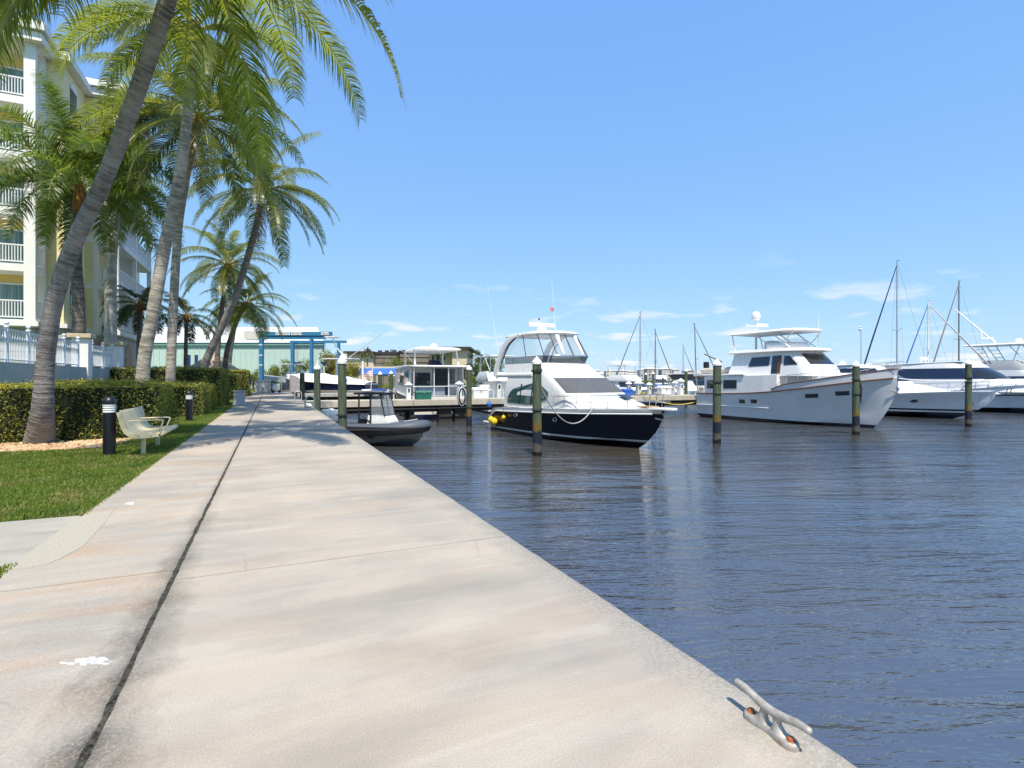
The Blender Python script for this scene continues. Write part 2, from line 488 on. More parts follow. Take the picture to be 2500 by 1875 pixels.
poly = [at(191,1262,z=0), at(236,1252,z=0), at(278,1243,z=0), at(262,1268,z=0), at(205,1332,z=0), at(150,1362,z=0), at(117,1376,z=0), at(60,1388,z=0), at(4,1391,z=0)]
m = MB()
m.prism([(max(q.x, LX-0.011) if q.x > LX + .03 else LX - 0.011, q.y, -0.006) for q in poly], (0, 0, 0.0052))
tag(m.build('path_apron', APR, None), None, None, None, 'structure')

# ground sheet (land) and water sheet
t = NT('turf_soil'); p = t.pos()
g = t.noise(p, 1.1, 6, 0.6)
c = t.mix(t.step(g, 0.35, 0.65), (0.10, 0.15, 0.025), (0.19, 0.22, 0.05))
c = t.mix(t.step(t.noise(p, 2.6, 5, 0.65), 0.52, 0.72), c, (0.15, 0.135, 0.045))
c = t.mix(t.step(t.noise(p, 60, 3, 0.7), 0.3, 0.7), t.mix(1.0, c, (0.5, 0.5, 0.5), 'MULTIPLY'), c)
SOIL = t.done(t.bsdf(c, 0.95, 0, t.bump(t.noise(p, 50, 4, 0.7), 0.7, 0.03), 0.1))
gm = MB()
gp = [(-2500, -60), (LX + 0.03, -60), (LX + 0.03, 76.0), (-16.0, 84.0), (-10.0, 92.0), (30.0, 100.0), (62.0, 120.0), (120.0, 420.0), (3000.0, 300.0), (3000.0, 4000.0), (-2500, 4000.0)]
gm.prism([(x, y, -4.0) for x, y in gp], (0, 0, 3.975))
gr = gm.build('ground', SOIL); tag(gr, None, None, None, 'structure')

t = NT('marina_water'); p = t.pos()
q = t.mapping(p, (1.0, 1.0, 1), (0, 0, R(22)))
a = t.noise(t.mapping(q, (0.14, 0.50, 1)), 1.3, 3, 0.5, 0.4)            # long low swell
b = t.noise(t.mapping(q, (0.36, 1.7, 1), (0, 0, R(6))), 2.1, 4, 0.52, 0.5)      # wind ripples
c2 = t.noise(t.mapping(q, (0.9, 3.4, 1), (0, 0, R(-8))), 5.0, 2, 0.45, 0.3)
calm = t.step(t.noise(t.mapping(p, (0.05, 0.12, 1), (0, 0, R(20))), 1.6, 4, 0.55), 0.38, 0.60, 0.45, 1.15)
h = t.math('ADD', t.math('MULTIPLY', a, 1.05), t.math('MULTIPLY', t.math('ADD', t.math('MULTIPLY', b, 0.46), t.math('MULTIPLY', c2, 0.13)), calm))
wc = t.mix(t.step(t.noise(p, 0.09, 4, 0.55), 0.35, 0.65), (0.060, 0.053, 0.042), (0.044, 0.055, 0.070))  # brown body colour, with blue-grey patches painted in for reflected sky
nm = t.bump(h, 1.0, 0.17)
wb = t.bsdf(wc, 0.03, 0, nm, 0.5, ior=3.0); wb.node.inputs['Specular Tint'].default_value = (0.80, 0.90, 1.0, 1)
WATERM = t.done(wb)
wm = MB(); wm.add([(-600, -300, WATER), (3500, -300, WATER), (3500, 3500, WATER), (-600, 3500, WATER)], [(0, 1, 2, 3)])
tag(wm.build('water', WATERM, recalc=False), None, None, None, 'structure')

# grass: blades on the lawn in view
t = NT('grass_blades'); p = t.pos(); r = t.island()
c = t.mix(r, (0.065, 0.125, 0.014), (0.24, 0.28, 0.055))
dry = t.step(t.noise(p, 1.6, 6, 0.65), 0.50, 0.66)
c = t.mix(t.math('MULTIPLY', dry, 0.75), c, t.mix(r, (0.22, 0.19, 0.055), (0.46, 0.40, 0.17)))
c = t.mix(t.math('MULTIPLY', t.step(t.noise(p, 0.9, 4, 0.6), 0.52, 0.64), 0.6), c, (0.05, 0.12, 0.02))
a_ = t.bsdf(c, 0.5, 0, None, 0.3); b_ = t.node('ShaderNodeBsdfTranslucent'); t.put(b_.inputs['Color'], t.mix(dry, (0.28, 0.40, 0.05), (0.42, 0.38, 0.12)))
mx = t.node('ShaderNodeMixShader'); mx.inputs[0].default_value = 0.35; t.l.new(a_, mx.inputs[1]); t.l.new(b_.outputs[0], mx.inputs[2])
GRASS = t.done(mx.outputs[0])
def grass(name, region, count, seed, hmin=0.025, hmax=0.06):
    rnd = random.Random(seed); m = MB(); v, f = m.v, m.f
    x0, x1, y0, y1, test = region; k = 0
    while k < count:
        x, y = rnd.uniform(x0, x1), rnd.uniform(y0, y1)
        if not test(x, y): continue
        k += 1
        a = rnd.uniform(0, 2*PI); h = rnd.uniform(hmin, hmax); w = 0.0045 + 0.0035*rnd.random()
        le = rnd.uniform(0.1, 0.9) * h; b = rnd.uniform(0, 2*PI)
        dx, dy = math.cos(a)*w, math.sin(a)*w; lx, ly = math.cos(b)*le, math.sin(b)*le
        o = len(v); z = -0.026
        v.extend([(x-dx, y-dy, z), (x+dx, y+dy, z), (x + lx*0.4 + dx*0.7, y + ly*0.4 + dy*0.7, z + h*0.65), (x + lx*0.4 - dx*0.7, y + ly*0.4 - dy*0.7, z + h*0.65), (x + lx, y + ly, z + h)])
        f.extend([(o, o+1, o+2, o+3), (o+3, o+2, o+4)])
    m.m = [0] * len(f)
    o = m.build(name, GRASS, recalc=False)
    return tag(o, 'short green lawn grass beside the promenade', 'grass', None, 'stuff')
def lawn(x, y):
    if 5.40 < y < 7.10: return False
    if x < -3.15 and y > 13.75 - 0.06*(x+3.15): return False
    if x < -2.6 and 15.6 < y < 18.3: return False
    return True
def near_lawn(x, y): return lawn(x, y) and (x > -2.0 - 0.42*(y - 3.5)) 
grass('grass', (-7.4, LX + 0.035, 2.6, 15.6, near_lawn), 60000, 11)
grass('grass', (-3.3, LX + 0.04, 15.6, 36, lambda x, y: lawn(x, y) and not (x < -2.5 and y > 23.9)), 13000, 12, 0.04, 0.09)
bpy.data.objects['grass.001']['label'] = 'narrow grass verge between the hedges and the promenade'
# stones of the planting bed round the nearest palm
BEDM = None
t = NT('bed_stones'); r = t.island()
BEDM = t.done(t.bsdf(t.mix(r, (0.33, 0.20, 0.10), (0.60, 0.46, 0.30)), 0.85, 0, None, 0.2))
rnd = random.Random(4); m = MB(); k = 0
while k < 2600:
    x, y = rnd.uniform(-8.2, -3.05), rnd.uniform(13.6, 15.75)
    if y < 13.78 - 0.06*(x+3.15) + max(0, x + 3.6)*1.4: continue
    k += 1
    r_ = rnd.uniform(0.02, 0.05); a = rnd.uniform(0, PI); z = -0.02 + rnd.random()*0.02
    pts = []
    for j in range(5):
        aa = a + 2*PI*j/5; q = r_ * rnd.uniform(0.7, 1.15)
        pts.append((x + math.cos(aa)*q*1.3, y + math.sin(aa)*q, z + rnd.uniform(-0.008, 0.008)))
    o = len(m.v); m.v.extend(pts); m.v.append((x, y, z + r_*rnd.uniform(0.5, 0.9)))
    m.f.extend([(o+j, o+(j+1) % 5, o+5) for j in range(5)])
m.m = [0]*len(m.f)
tag(m.build('bed_stones', BEDM, recalc=False), 'tan stone mulch round the foot of the nearest leaning palm', 'mulch', None, 'stuff')
m = MB(); m.box(-9, -3.1, 13.7, 15.7, -0.2, -0.018)
tag(m.build('planting_bed', mk('bed_earth', (0.30, 0.20, 0.11), 0.95, var=0.3, scale=9)), None, None, None, 'structure')
# ================================================================= palms
COCO = leafmat('coconut_leaf', (0.036, 0.066, 0.014), (0.155, 0.175, 0.045), 0.44, (0.30, 0.35, 0.045), 0.30, 0.30)
COCO_Y = leafmat('coconut_leaf_yellow', (0.045, 0.082, 0.014), (0.19, 0.21, 0.045), 0.48, (0.36, 0.42, 0.045), 0.36, 0.25)  # yellow-green leaf of the two front palms
ROYAL = leafmat('royal_leaf', (0.036, 0.075, 0.014), (0.14, 0.19, 0.045), 0.42, (0.23, 0.33, 0.04), 0.36, 0.25)
DARKL = leafmat('dark_palm_leaf', (0.020, 0.042, 0.012), (0.065, 0.09, 0.028), 0.32, (0.10, 0.14, 0.03), 0.36, 0.2)  # dark green leaf of the small palms
DRY = leafmat('dry_frond', (0.16, 0.085, 0.03), (0.34, 0.21, 0.09), 0.3, (0.35, 0.2, 0.07), 0.7, 0.2)
RACHIS = mk('frond_stalk', (0.36, 0.33, 0.075), 0.45, var=0.2, scale=3)
FIBRE = mk('palm_fibre', (0.30, 0.15, 0.055), 0.9, var=0.45, scale=18, bump=0.7, bscale=60)
SPATHE = mk('palm_flower', (0.52, 0.29, 0.08), 0.7, var=0.3, scale=25)
NUT = mk('coconut', (0.33, 0.30, 0.06), 0.5, var=0.25, scale=6)

NUTME = MB().ball((0, 0, 0), (0.1, 0.1, 0.13), 8, 6).mesh('coconut', NUT, 60)
def trunkmat(name, a, b, ring):
    t = NT(name); p = t.obj()
    al = t.node('ShaderNodeAttribute', attribute_name='along').outputs['Fac']
    cmb = t.node('ShaderNodeCombineXYZ'); s = t.sep(p)
    t.put(cmb.inputs[0], t.math('MULTIPLY', s[0], 2.0)); t.put(cmb.inputs[1], t.math('MULTIPLY', s[1], 2.0)); t.put(cmb.inputs[2], t.math('MULTIPLY', al, ring))
    n1 = t.noise(cmb.outputs[0], 1.0, 4, 0.6, 0.4)
    n2 = t.noise(p, 22, 5, 0.7); n3 = t.noise(p, 1.1, 4, 0.6)
    c = t.mix(t.step(n1, 0.38, 0.62), a, b)
    c = t.mix(t.math('MULTIPLY', t.step(n2, 0.45, 0.7), 0.55), c, tuple(x*0.5 for x in a))
    c = t.mix(t.math('MULTIPLY', t.step(n3, 0.5, 0.7), 0.5), c, tuple(min(1, x*1.35) for x in b))
    h = t.math('ADD', t.math('MULTIPLY', n1, 0.7), t.math('MULTIPLY', n2, 0.35))
    return t.done(t.bsdf(c, 0.9, 0, t.bump(h, 1.0, 0.05), 0.15))
TRUNK = trunkmat('palm_trunk', (0.14, 0.128, 0.125), (0.33, 0.305, 0.295), 17)
TRUNK_L = trunkmat('palm_trunk_pale', (0.22, 0.195, 0.16), (0.47, 0.43, 0.37), 12)
TRUNK_R = trunkmat('royal_trunk', (0.30, 0.29, 0.27), (0.46, 0.45, 0.43), 5)
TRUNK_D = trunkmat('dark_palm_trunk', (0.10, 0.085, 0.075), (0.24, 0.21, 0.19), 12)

def frond_mesh(name, L, e0, droop, n, ll, wd, seed, mats, grav=1.0, plume=0.0, side=0.0, gaps=0.06, alpha=52):
    rnd = random.Random(seed); m = MB(); K = 22
    pts, tans = [], []; p = Vector((0, 0, 0)); yw = 0.0
    for i in range(K + 1):
        t = i / K; e = R(e0 - droop * t**1.35); yw = R(side) * t
        d = Vector((math.cos(e)*math.cos(yw), math.cos(e)*math.sin(yw), math.sin(e)))
        pts.append(p.copy()); tans.append(d); p = p + d * (L / K)
    rr = [lerp(0.042, 0.004, (i/K)**0.6) * (L/4.5) for i in range(K+1)]
    m.tube(pts, rr, 4, 0, False)
    v, f, mi = m.v, m.f, m.m
    for i in range(n):
        t = 0.13 + 0.87 * (i + rnd.random()*0.5) / n; x = t * K; k = min(int(x), K-1); fr = x - k
        b = pts[k].lerp(pts[k+1], fr) if k < K else pts[K]; T = tans[k]
        S0 = T.cross(Vector((0, 0, 1)));
        if S0.length < 0.05: S0 = Vector((0, 1, 0))
        S0.normalize(); N = S0.cross(T).normalized()
        lt = ll * (0.42 + 0.58 * math.sin(PI * min(1, t*1.02)**0.75)) * rnd.uniform(0.86, 1.1)
        for sd in (-1, 1):
            if rnd.random() < gaps: continue
            al = R(lerp(alpha, 24, t) + rnd.uniform(-6, 6))
            rise = 0.25 + plume * rnd.uniform(-1.0, 1.0)
            d = (S0 * sd * math.cos(al) + T * math.sin(al) + N * rise).normalized()
            g = grav * rnd.uniform(0.75, 1.25)
            q = b.copy(); w = wd * rnd.uniform(0.8, 1.15) * (0.65 if t > 0.9 else 1)
            cr = d.cross(N).normalized() * w * 0.5
            o = len(v); ks = 4; seg = lt / ks
            for j in range(ks):
                wj = (0.75, 1.0, 0.8, 0.45)[j]
                v.append(tuple(q - cr*wj)); v.append(tuple(q + cr*wj))
                q = q + d * seg
                d = (d + Vector((rnd.uniform(-.05, .05), rnd.uniform(-.05, .05), -g * (0.30 + 0.22*j)))).normalized()
            v.append(tuple(q))
            for j in range(ks-1): f.append((o+2*j, o+2*j+1, o+2*j+3, o+2*j+2)); mi.append(1)
            f.append((o+2*ks-2, o+2*ks-1, o+2*ks)); mi.append(1)
    me = m.mesh(name, mats, None, False)
    return me

def frond_set(tag_, leaf, L, n, ll, wd, grav, plume, elevs, droops, seeds=2, alpha=52):
    out = {}
    for e, dr in zip(elevs, droops):
        out[e] = [frond_mesh('frond_%s' % tag_, L * random.Random(e*7+s).uniform(0.93, 1.07), e, dr, n, ll, wd, e*31 + s*7 + 5, [RACHIS, leaf], grav, plume, random.Random(s+e).uniform(-18, 18), alpha=alpha) for s in range(seeds)]
    return out
EL = [80, 60, 42, 24, 8, -10, -30]
SET_COCO = frond_set('coconut', COCO, 4.5, 100, 0.98, 0.038, 1.05, 0, EL, [55, 78, 92, 92, 86, 74, 52])
SET_YELLOW = frond_set('coconut_yellow', COCO_Y, 4.7, 104, 1.0, 0.036, 1.1, 0, EL, [55, 78, 92, 92, 86, 74, 52])
SET_ROYAL = frond_set('royal', ROYAL, 3.6, 120, 0.8, 0.038, 0.75, 0.8, EL, [50, 75, 95, 98, 92, 80, 55])
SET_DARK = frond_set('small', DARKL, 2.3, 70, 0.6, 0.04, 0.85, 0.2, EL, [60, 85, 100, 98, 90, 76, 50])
DRYF = [frond_mesh('frond_dry', 3.6, -72, 16, 46, 0.7, 0.035, 77 + s, [FIBRE, DRY], 1.6, 0, 8, 0.25) for s in range(2)]

def trunk_part(path, radii, mat, parent, base, ringed=0.5, n=14):
    """curved tapering trunk with leaf-scar rings; 'along' = metres along the trunk"""
    N = max(60, int(len(path) * 28)); pts = smooth_path(path, N)
    acc = [0.0]
    for i in range(1, N): acc.append(acc[-1] + (pts[i] - pts[i-1]).length)
    L = acc[-1]; rnd = random.Random(int(base.x*100) + int(base.y*10)); rr = []
    for i in range(N):
        t = acc[i] / L; x = t * (len(radii) - 1); k = min(int(x), len(radii) - 2)
        r = lerp(radii[k], radii[k+1], x - k)
        rr.append(r * (1 + (rnd.random() - 0.5) * 0.10 * ringed))
    m = MB(); m.tube([p - base for p in pts], rr, n)
    o = m.build('trunk', mat, parent, 65, True)
    a = o.data.attributes.new('along', 'FLOAT', 'POINT')
    vals = [acc[i] for i in range(N) for _ in range(n)]
    a.data.foreach_set('value', vals)
    return o

def palm(label, path, radii, fset, count, seed, trunk=TRUNK, scale=1.0, emin=-30, emax=80, dry=0, flower=True, shaft=False, name='coconut_palm', az0=None, extra=(), skip=()):
    base = Vector(path[0]); rnd = random.Random(seed)
    root = thing(name, label, 'palm tree', base, 0, 'palms along the promenade')
    trunk_part(path, radii, trunk, root, base)
    top = Vector(path[-1]) - base
    ax = (Vector(path[-1]) - Vector(path[-2])).normalized()
    r = radii[-1]
    c = MB()
    if shaft:
        c.tube([top - ax*0.15, top + ax*0.3, top + ax*0.9, top + ax*1.25], [r*1.05, r*1.25, r*0.95, r*0.5], 12)
    else:
        c.tube([top - ax*0.28, top - ax*0.05, top + ax*0.22, top + ax*0.5], [r*0.95, r*1.55, r*1.7, r*0.6], 12)
        for j in range(14):                                      # old leaf bases
            a = j*2.4; d = Vector((math.cos(a), math.sin(a), 0.55)).normalized()
            s0 = top + Vector((math.cos(a)*r*1.2, math.sin(a)*r*1.2, rnd.uniform(-0.2, 0.2)))
            c.tube([s0, s0 + d*rnd.uniform(0.2, 0.45)], [0.05, 0.03], 5)
    crown = c.build('crown', FIBRE, root, 50)
    if flower:
        m = MB()
        for j in range(5):
            a = rnd.uniform(0, 2*PI); d = Vector((math.cos(a), math.sin(a), rnd.uniform(0.2, 0.9))).normalized()
            s0 = top + Vector((math.cos(a)*r, math.sin(a)*r, 0.1))
            for q in range(7):
                d2 = (d + Vector((rnd.uniform(-.4,.4), rnd.uniform(-.4,.4), rnd.uniform(-.5,.2)))).normalized()
                m.tube([s0, s0 + d*0.35, s0 + d*0.35 + d2*0.3], [0.02, 0.018, 0.008], 4)
        m.build('flower_stalk', SPATHE, root)
        for j in range(5):
            a = rnd.uniform(0, 2*PI)
            inst('coconut', NUTME, root, top + Vector((math.cos(a)*r*2.1, math.sin(a)*r*2.1, rnd.uniform(-0.25, 0.05))))
    org = top + ax * (1.1 if shaft else 0.25)
    a0 = rnd.uniform(0, 2*PI) if az0 is None else az0
    for i in range(count):
        t = i / max(1, count - 1)
        e = lerp(emax, emin, t**0.85) + rnd.uniform(-7, 7)
        key = min(fset.keys(), key=lambda q: abs(q - e))
        az = a0 + i * 2.39996 + rnd.uniform(-0.2, 0.2)
        me = rnd.choice(fset[key])
        off = Vector((math.cos(az)*r*0.8, math.sin(az)*r*0.8, lerp(0.15, -0.15, t)))
        inst('frond', me, root, org + off, (rnd.uniform(-.07, .07), R(key - e)*0.8, az), scale * rnd.uniform(0.86, 1.08))
    for az_deg, key, s in extra:                                 # fronds the photograph shows one by one
        inst('frond', fset[key][0], root, org, (0, 0, R(az_deg)), s)
    for i in range(dry):
        az = rnd.uniform(0, 2*PI)
        o = inst('frond', DRYF[i % 2], root, org + Vector((math.cos(az)*r, math.sin(az)*r, -0.3)), (0, 0, az), scale*0.9)
        o['label'] = 'dry brown dead frond hanging down'
    return root

def trunk_px(pts): return [at(x, y, d=d) for x, y, d in pts]
def on_ground(px, py, d, rest, z=0.0):
    b = at(px, py, d=d); b.z = z; return [b] + trunk_px(rest)

# the nearest palm, its crown above the frame
b1 = at(97, 1083, z=-0.03)
palm('nearest thick grey palm leaning right, its foot in the stone bed beside the hedge',
     [b1] + trunk_px([(104,1000,11.8),(110,900,11.72),(116,840,11.66),(136,723,11.55),(184,588,11.4),(249,452,11.2),(314,282,10.9),(361,147,10.6),(410,0,10.3),(440,-90,10.1),(462,-150,10.0)]),
     [0.30, 0.20, 0.165, 0.16, 0.16, 0.155, 0.15, 0.15, 0.15, 0.145, 0.145, 0.145], SET_YELLOW, 20, 3, TRUNK, 0.92, -22, 70,
     extra=((-24, -10, 1.08), (-34, 8, .95), (168, 8, 1.05), (200, -10, 1.0), (150, 8, 1.15), (160, -10, 1.1), (138, 24, 1.2), (156, 24, 1.25), (176, 24, 1.2)))
palm('pale ringed palm rising behind the first hedge, front one of the crossing pair',
     on_ground(343, 945, 19, [(352,880,19),(373,768,19),(401,610,19),(435,452,18.8),(458,282,18.6),(468,170,18.5),(474,88,18.4)]),
     [0.24, 0.21, 0.205, 0.20, 0.19, 0.175, 0.15, 0.13], SET_YELLOW, 28, 8, TRUNK_L, 0.86, -30, 78, dry=1, extra=((156, 24, 1.1), (172, 8, 1.0), (140, 8, 1.0)))
palm('darker ringed palm behind the second hedge, rear one of the crossing pair',
     on_ground(414, 930, 25, [(417,904,25),(424,735,25),(435,565,24.8),(452,452,24.6),(470,360,24.4),(484,300,24.3)]),
     [0.23, 0.20, 0.19, 0.18, 0.165, 0.15, 0.14], SET_COCO, 30, 15, TRUNK_L, 1.05, -34, 78, dry=1, extra=((156, 24, 1.45), (166, 8, 1.35), (143, 42, 1.4), (150, 8, 1.2), (-30, 24, 1.2)))
palm('tall palm leaning far right above the taller hedge with orange flowers at its crown',
     on_ground(488, 910, 37, [(500,893,36.8),(531,820,36.6),(565,746,36.3),(590,676,36),(610,610,35.6),(626,548,35.3),(640,470,35)]),
     [0.34, 0.27, 0.25, 0.23, 0.22, 0.21, 0.19, 0.17], SET_COCO, 28, 22, TRUNK, 1.2, -32, 78, dry=2,
     extra=((-16, 8, 1.15), (-22, -30, 1.1), (-40, -10, 1.0)))
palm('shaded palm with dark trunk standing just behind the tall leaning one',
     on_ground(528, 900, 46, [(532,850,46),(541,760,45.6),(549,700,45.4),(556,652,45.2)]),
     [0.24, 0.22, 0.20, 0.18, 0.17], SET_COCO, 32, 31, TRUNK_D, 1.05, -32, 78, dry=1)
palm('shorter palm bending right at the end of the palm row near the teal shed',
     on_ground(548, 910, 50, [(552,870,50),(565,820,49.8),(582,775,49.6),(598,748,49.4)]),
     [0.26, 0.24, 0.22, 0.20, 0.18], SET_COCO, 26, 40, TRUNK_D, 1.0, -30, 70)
palm('pale thin straight palm trunk behind the shorter bending palm',
     on_ground(556, 905, 54, [(562,870,54),(568,830,54),(575,780,54)]),
     [0.22, 0.2, 0.19, 0.18], SET_COCO, 12, 44, TRUNK_L, 0.8, 0, 78, flower=False)
# royal palms inside the hotel grounds
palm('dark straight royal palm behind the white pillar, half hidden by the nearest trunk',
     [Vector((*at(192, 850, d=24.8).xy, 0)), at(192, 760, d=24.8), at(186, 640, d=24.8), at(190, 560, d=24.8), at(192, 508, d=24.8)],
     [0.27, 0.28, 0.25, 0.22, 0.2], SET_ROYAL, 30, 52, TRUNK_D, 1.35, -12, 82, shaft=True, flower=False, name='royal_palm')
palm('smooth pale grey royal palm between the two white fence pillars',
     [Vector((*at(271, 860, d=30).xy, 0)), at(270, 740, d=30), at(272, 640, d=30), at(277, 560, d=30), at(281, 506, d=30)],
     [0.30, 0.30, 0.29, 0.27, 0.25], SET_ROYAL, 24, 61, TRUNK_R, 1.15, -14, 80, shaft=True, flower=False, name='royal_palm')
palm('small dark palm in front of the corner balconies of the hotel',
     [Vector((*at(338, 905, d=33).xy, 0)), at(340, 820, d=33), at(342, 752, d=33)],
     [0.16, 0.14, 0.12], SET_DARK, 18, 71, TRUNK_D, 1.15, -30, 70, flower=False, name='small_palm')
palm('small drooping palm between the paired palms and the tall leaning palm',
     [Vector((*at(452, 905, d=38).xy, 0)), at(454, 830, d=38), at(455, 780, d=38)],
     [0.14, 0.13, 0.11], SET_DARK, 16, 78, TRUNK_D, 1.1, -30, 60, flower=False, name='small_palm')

# ================================================================= hedges
HLEAF = leafmat('hedge_leaf', (0.040, 0.070, 0.012), (0.32, 0.33, 0.055), 0.25, (0.20, 0.21, 0.02), 0.5, 0)
HTIP = leafmat('hedge_new_growth', (0.24, 0.24, 0.025), (0.56, 0.50, 0.07), 0.3, (0.42, 0.38, 0.04), 0.5, 0)
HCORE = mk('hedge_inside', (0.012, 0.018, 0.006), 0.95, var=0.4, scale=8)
def hedge(label, x0, x1, y0, y1, h, dens, seed, ls=0.045, xvis=None, tips=1.0, name='clipped_hedge'):
    rnd = random.Random(seed)
    root = thing(name, label, 'hedge', ((x0+x1)/2, (y0+y1)/2, -0.03), 0, 'clipped hedges beside the promenade')
    ox, oy = (x0+x1)/2, (y0+y1)/2
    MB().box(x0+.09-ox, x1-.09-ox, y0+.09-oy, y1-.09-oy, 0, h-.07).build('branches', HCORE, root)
    la, tp = MB(), MB()
    xv = x0 if xvis is None else xvis
    def leaf(p, n, big):
        m = tp if rnd.random() < big else la
        d = Vector((rnd.gauss(0,1), rnd.gauss(0,1), rnd.gauss(0,1)))
        d = (d.normalized()*0.9 + n*0.7).normalized()
        s = d.cross(Vector((rnd.gauss(0,1), rnd.gauss(0,1), rnd.gauss(0,1)))).normalized()
        l = ls * rnd.uniform(0.7, 1.5); w = l * rnd.uniform(0.38, 0.6); tdir = d.cross(s)
        o = len(m.v)
        m.v.extend([tuple(p - s*l*.5), tuple(p + tdir*w*.5 + d*w*.16), tuple(p + s*l*.6), tuple(p - tdir*w*.5 + d*w*.16)])
        m.f.extend([(o, o+1, o+2), (o, o+2, o+3)]); m.m.extend([0, 0])
    def wob(a, b): return 0.05*math.sin(a*2.1+seed) + 0.04*math.sin(b*3.7+a) + 0.03*math.sin(a*7.3+b*5.1)
    def face(n_, fn, nrm, big):
        for _ in range(n_):
            p = fn(); leaf(Vector(p) + nrm*(rnd.gauss(-0.02, 0.045) + wob(p[0]+p[1], p[2])), nrm, big(p))
    hz = lambda p: tips * (0.10 + 0.70 * max(0, (p[2]/h - 0.86) / 0.14))
    face(int((x1-xv)*h*dens), lambda: (rnd.uniform(xv, x1)-ox, y0-oy, h*(1-rnd.random()**0.9*0.99)), Vector((0,-1,0)), hz)
    face(int((y1-y0)*h*dens), lambda: (x1-ox, rnd.uniform(y0, y1)-oy, h*rnd.random()), Vector((1,0,0)), lambda p: tips*(0.30 + 0.4*p[2]/h))  # end face carries a larger share of yellow leaves, rising with height
    face(int((x1-xv)*(y1-y0)*dens*0.75), lambda: (rnd.uniform(xv, x1)-ox, rnd.uniform(y0, y1)-oy, h), Vector((0,0,1)), lambda p: 0.72*tips)
    tag(la.build('foliage', HLEAF, root, None, False), None, None, None, 'stuff')
    o = tag(tp.build('new_growth', HTIP, root, None, False), None, None, None, 'stuff')
    return root
hedge('nearest clipped hedge with yellow-green top behind the bench', -12, -2.55, 15.65, 18.2, 1.32, 900, 1, 0.052, -7.6)
hedge('second clipped hedge with sunlit end beside the second bollard light', -9, -2.5, 24.2, 30.1, 1.22, 520, 2, 0.06, -6.5)
hedge('taller dark clipped hedge at the foot of the tall leaning palm', -9, -2.3, 31.2, 36.2, 2.0, 420, 3, 0.07, -7.5, 0.35)
hedge('far dark hedge block behind the blue sign', -4.2, -2.1, 41.5, 46.5, 1.75, 320, 5, 0.08, None, 0.3)
hedge('far round bright green hedge beside the grey cabinet', -3.3, -1.75, 49, 55, 2.15, 330, 6, 0.09, None, 0.8)
# ================================================================= buildings
def wbuild(mb, name, mats, root, smooth=None, **kw):
    o = mb.build(name, mats, None, smooth, **kw)
    o.parent = root; o.matrix_parent_inverse = Matrix.LocRotScale(root.location, root.rotation_euler, None).inverted()
    return o
def sub(o, parent):
    """make o (built in world space) a child of a part whose own parent chain is pure translation"""
    m = Matrix.Identity(4); q = parent
    while q is not None:
        m = Matrix.LocRotScale(q.location, q.rotation_euler, q.scale) @ m if q.parent is None else (q.matrix_parent_inverse @ Matrix.LocRotScale(q.location, q.rotation_euler, q.scale)) @ m
        q = q.parent
    o.parent = parent; o.matrix_parent_inverse = m.inverted(); return o

YELLOW = mk('yellow_stucco', (0.70, 0.54, 0.19), 0.85, var=0.06, scale=1.5, bump=0.3, bscale=30)
YPALE = mk('pale_yellow_stucco', (0.82, 0.73, 0.42), 0.85, var=0.05, scale=1.5, bump=0.3, bscale=30)
STUCCO = mk('white_stucco', (0.80, 0.80, 0.79), 0.8, var=0.03, scale=1.5, bump=0.25, bscale=30)
GREYST = mk('grey_stucco', (0.42, 0.43, 0.42), 0.85, var=0.1, scale=2, bump=0.3, bscale=30, grime=0.2)
CURTAIN = None
t = NT('curtain_glass'); p = t.obj()
w = t.noise(t.mapping(p, (7, 7, 0.2)), 1.0, 3)
CURTAIN = t.done(t.bsdf(t.mix(t.step(w, 0.35, 0.65), (0.055, 0.13, 0.125), (0.22, 0.33, 0.31)), 0.12, 0, None, 0.6))
RAILW = mk('white_railing', (0.80, 0.80, 0.80), 0.5, var=0.03)
ROOFW = mk('white_roof', (0.66, 0.67, 0.68), 0.6, var=0.05, grime=0.15)

hotel = thing('hotel_building', 'five storey yellow and white hotel with railed balconies behind the palms', 'building', (-12, 42, 0))
FL = [4.6, 7.6, 10.6, 13.6, 16.6]; TOP = 19.6
def wall_grooves(m, x0, x1, y, z0, z1, n, axis='x'):
    for k in range(n):
        z = lerp(z0, z1, (k + 0.5) / n)
        if axis == 'x': m.box(x0, x1, y - 0.03, y + 0.02, z - 0.10, z + 0.10)
        else: m.box(y - 0.02, y + 0.03, x0, x1, z - 0.10, z + 0.10)
# solid body
m = MB(); m.box(-40, -10.83, 38.55, 58, 4.6, TOP); wbuild(m, 'wall', YPALE, hotel)
m = MB(); m.box(-40, -10.95, 42.7, 54.5, 4.55, TOP - 0.05)
m.box(-10.95, -10.9, 42.65, 52.9, 4.6, TOP - 0.1); wbuild(m, 'wall', YELLOW, hotel)
m = MB(); m.box(-40, -11.75, 37.3, 42, 0, 4.3); m.box(-40, -10.78, 38.5, 58, 0, 4.35); m.box(-11, -9.25, 42.6, 53.2, 0, 4.3)
wall_grooves(m, -40, -11.75, 37.3, 0.4, 4.2, 5); wall_grooves(m, -12, -10.78, 38.5, 0.4, 4.2, 5); wall_grooves(m, -11, -9.25, 42.6, 0.4, 4.2, 5)
wall_grooves(m, 38.5, 58, -10.78, 0.4, 4.2, 5, 'y'); wall_grooves(m, 42.6, 53.2, -9.25, 0.4, 4.2, 5, 'y')
wbuild(m, 'ground_floor_wall', GREYST, hotel)
m = MB(); m.box(-40, -11.45, 36.85, 38.4, 4.3, 4.56); m.box(-11.75, -10.6, 38.3, 58, 4.36, 4.6); m.box(-11, -8.95, 42.3, 53.4, 4.31, 4.58)
wbuild(m, 'ledge', STUCCO, hotel)
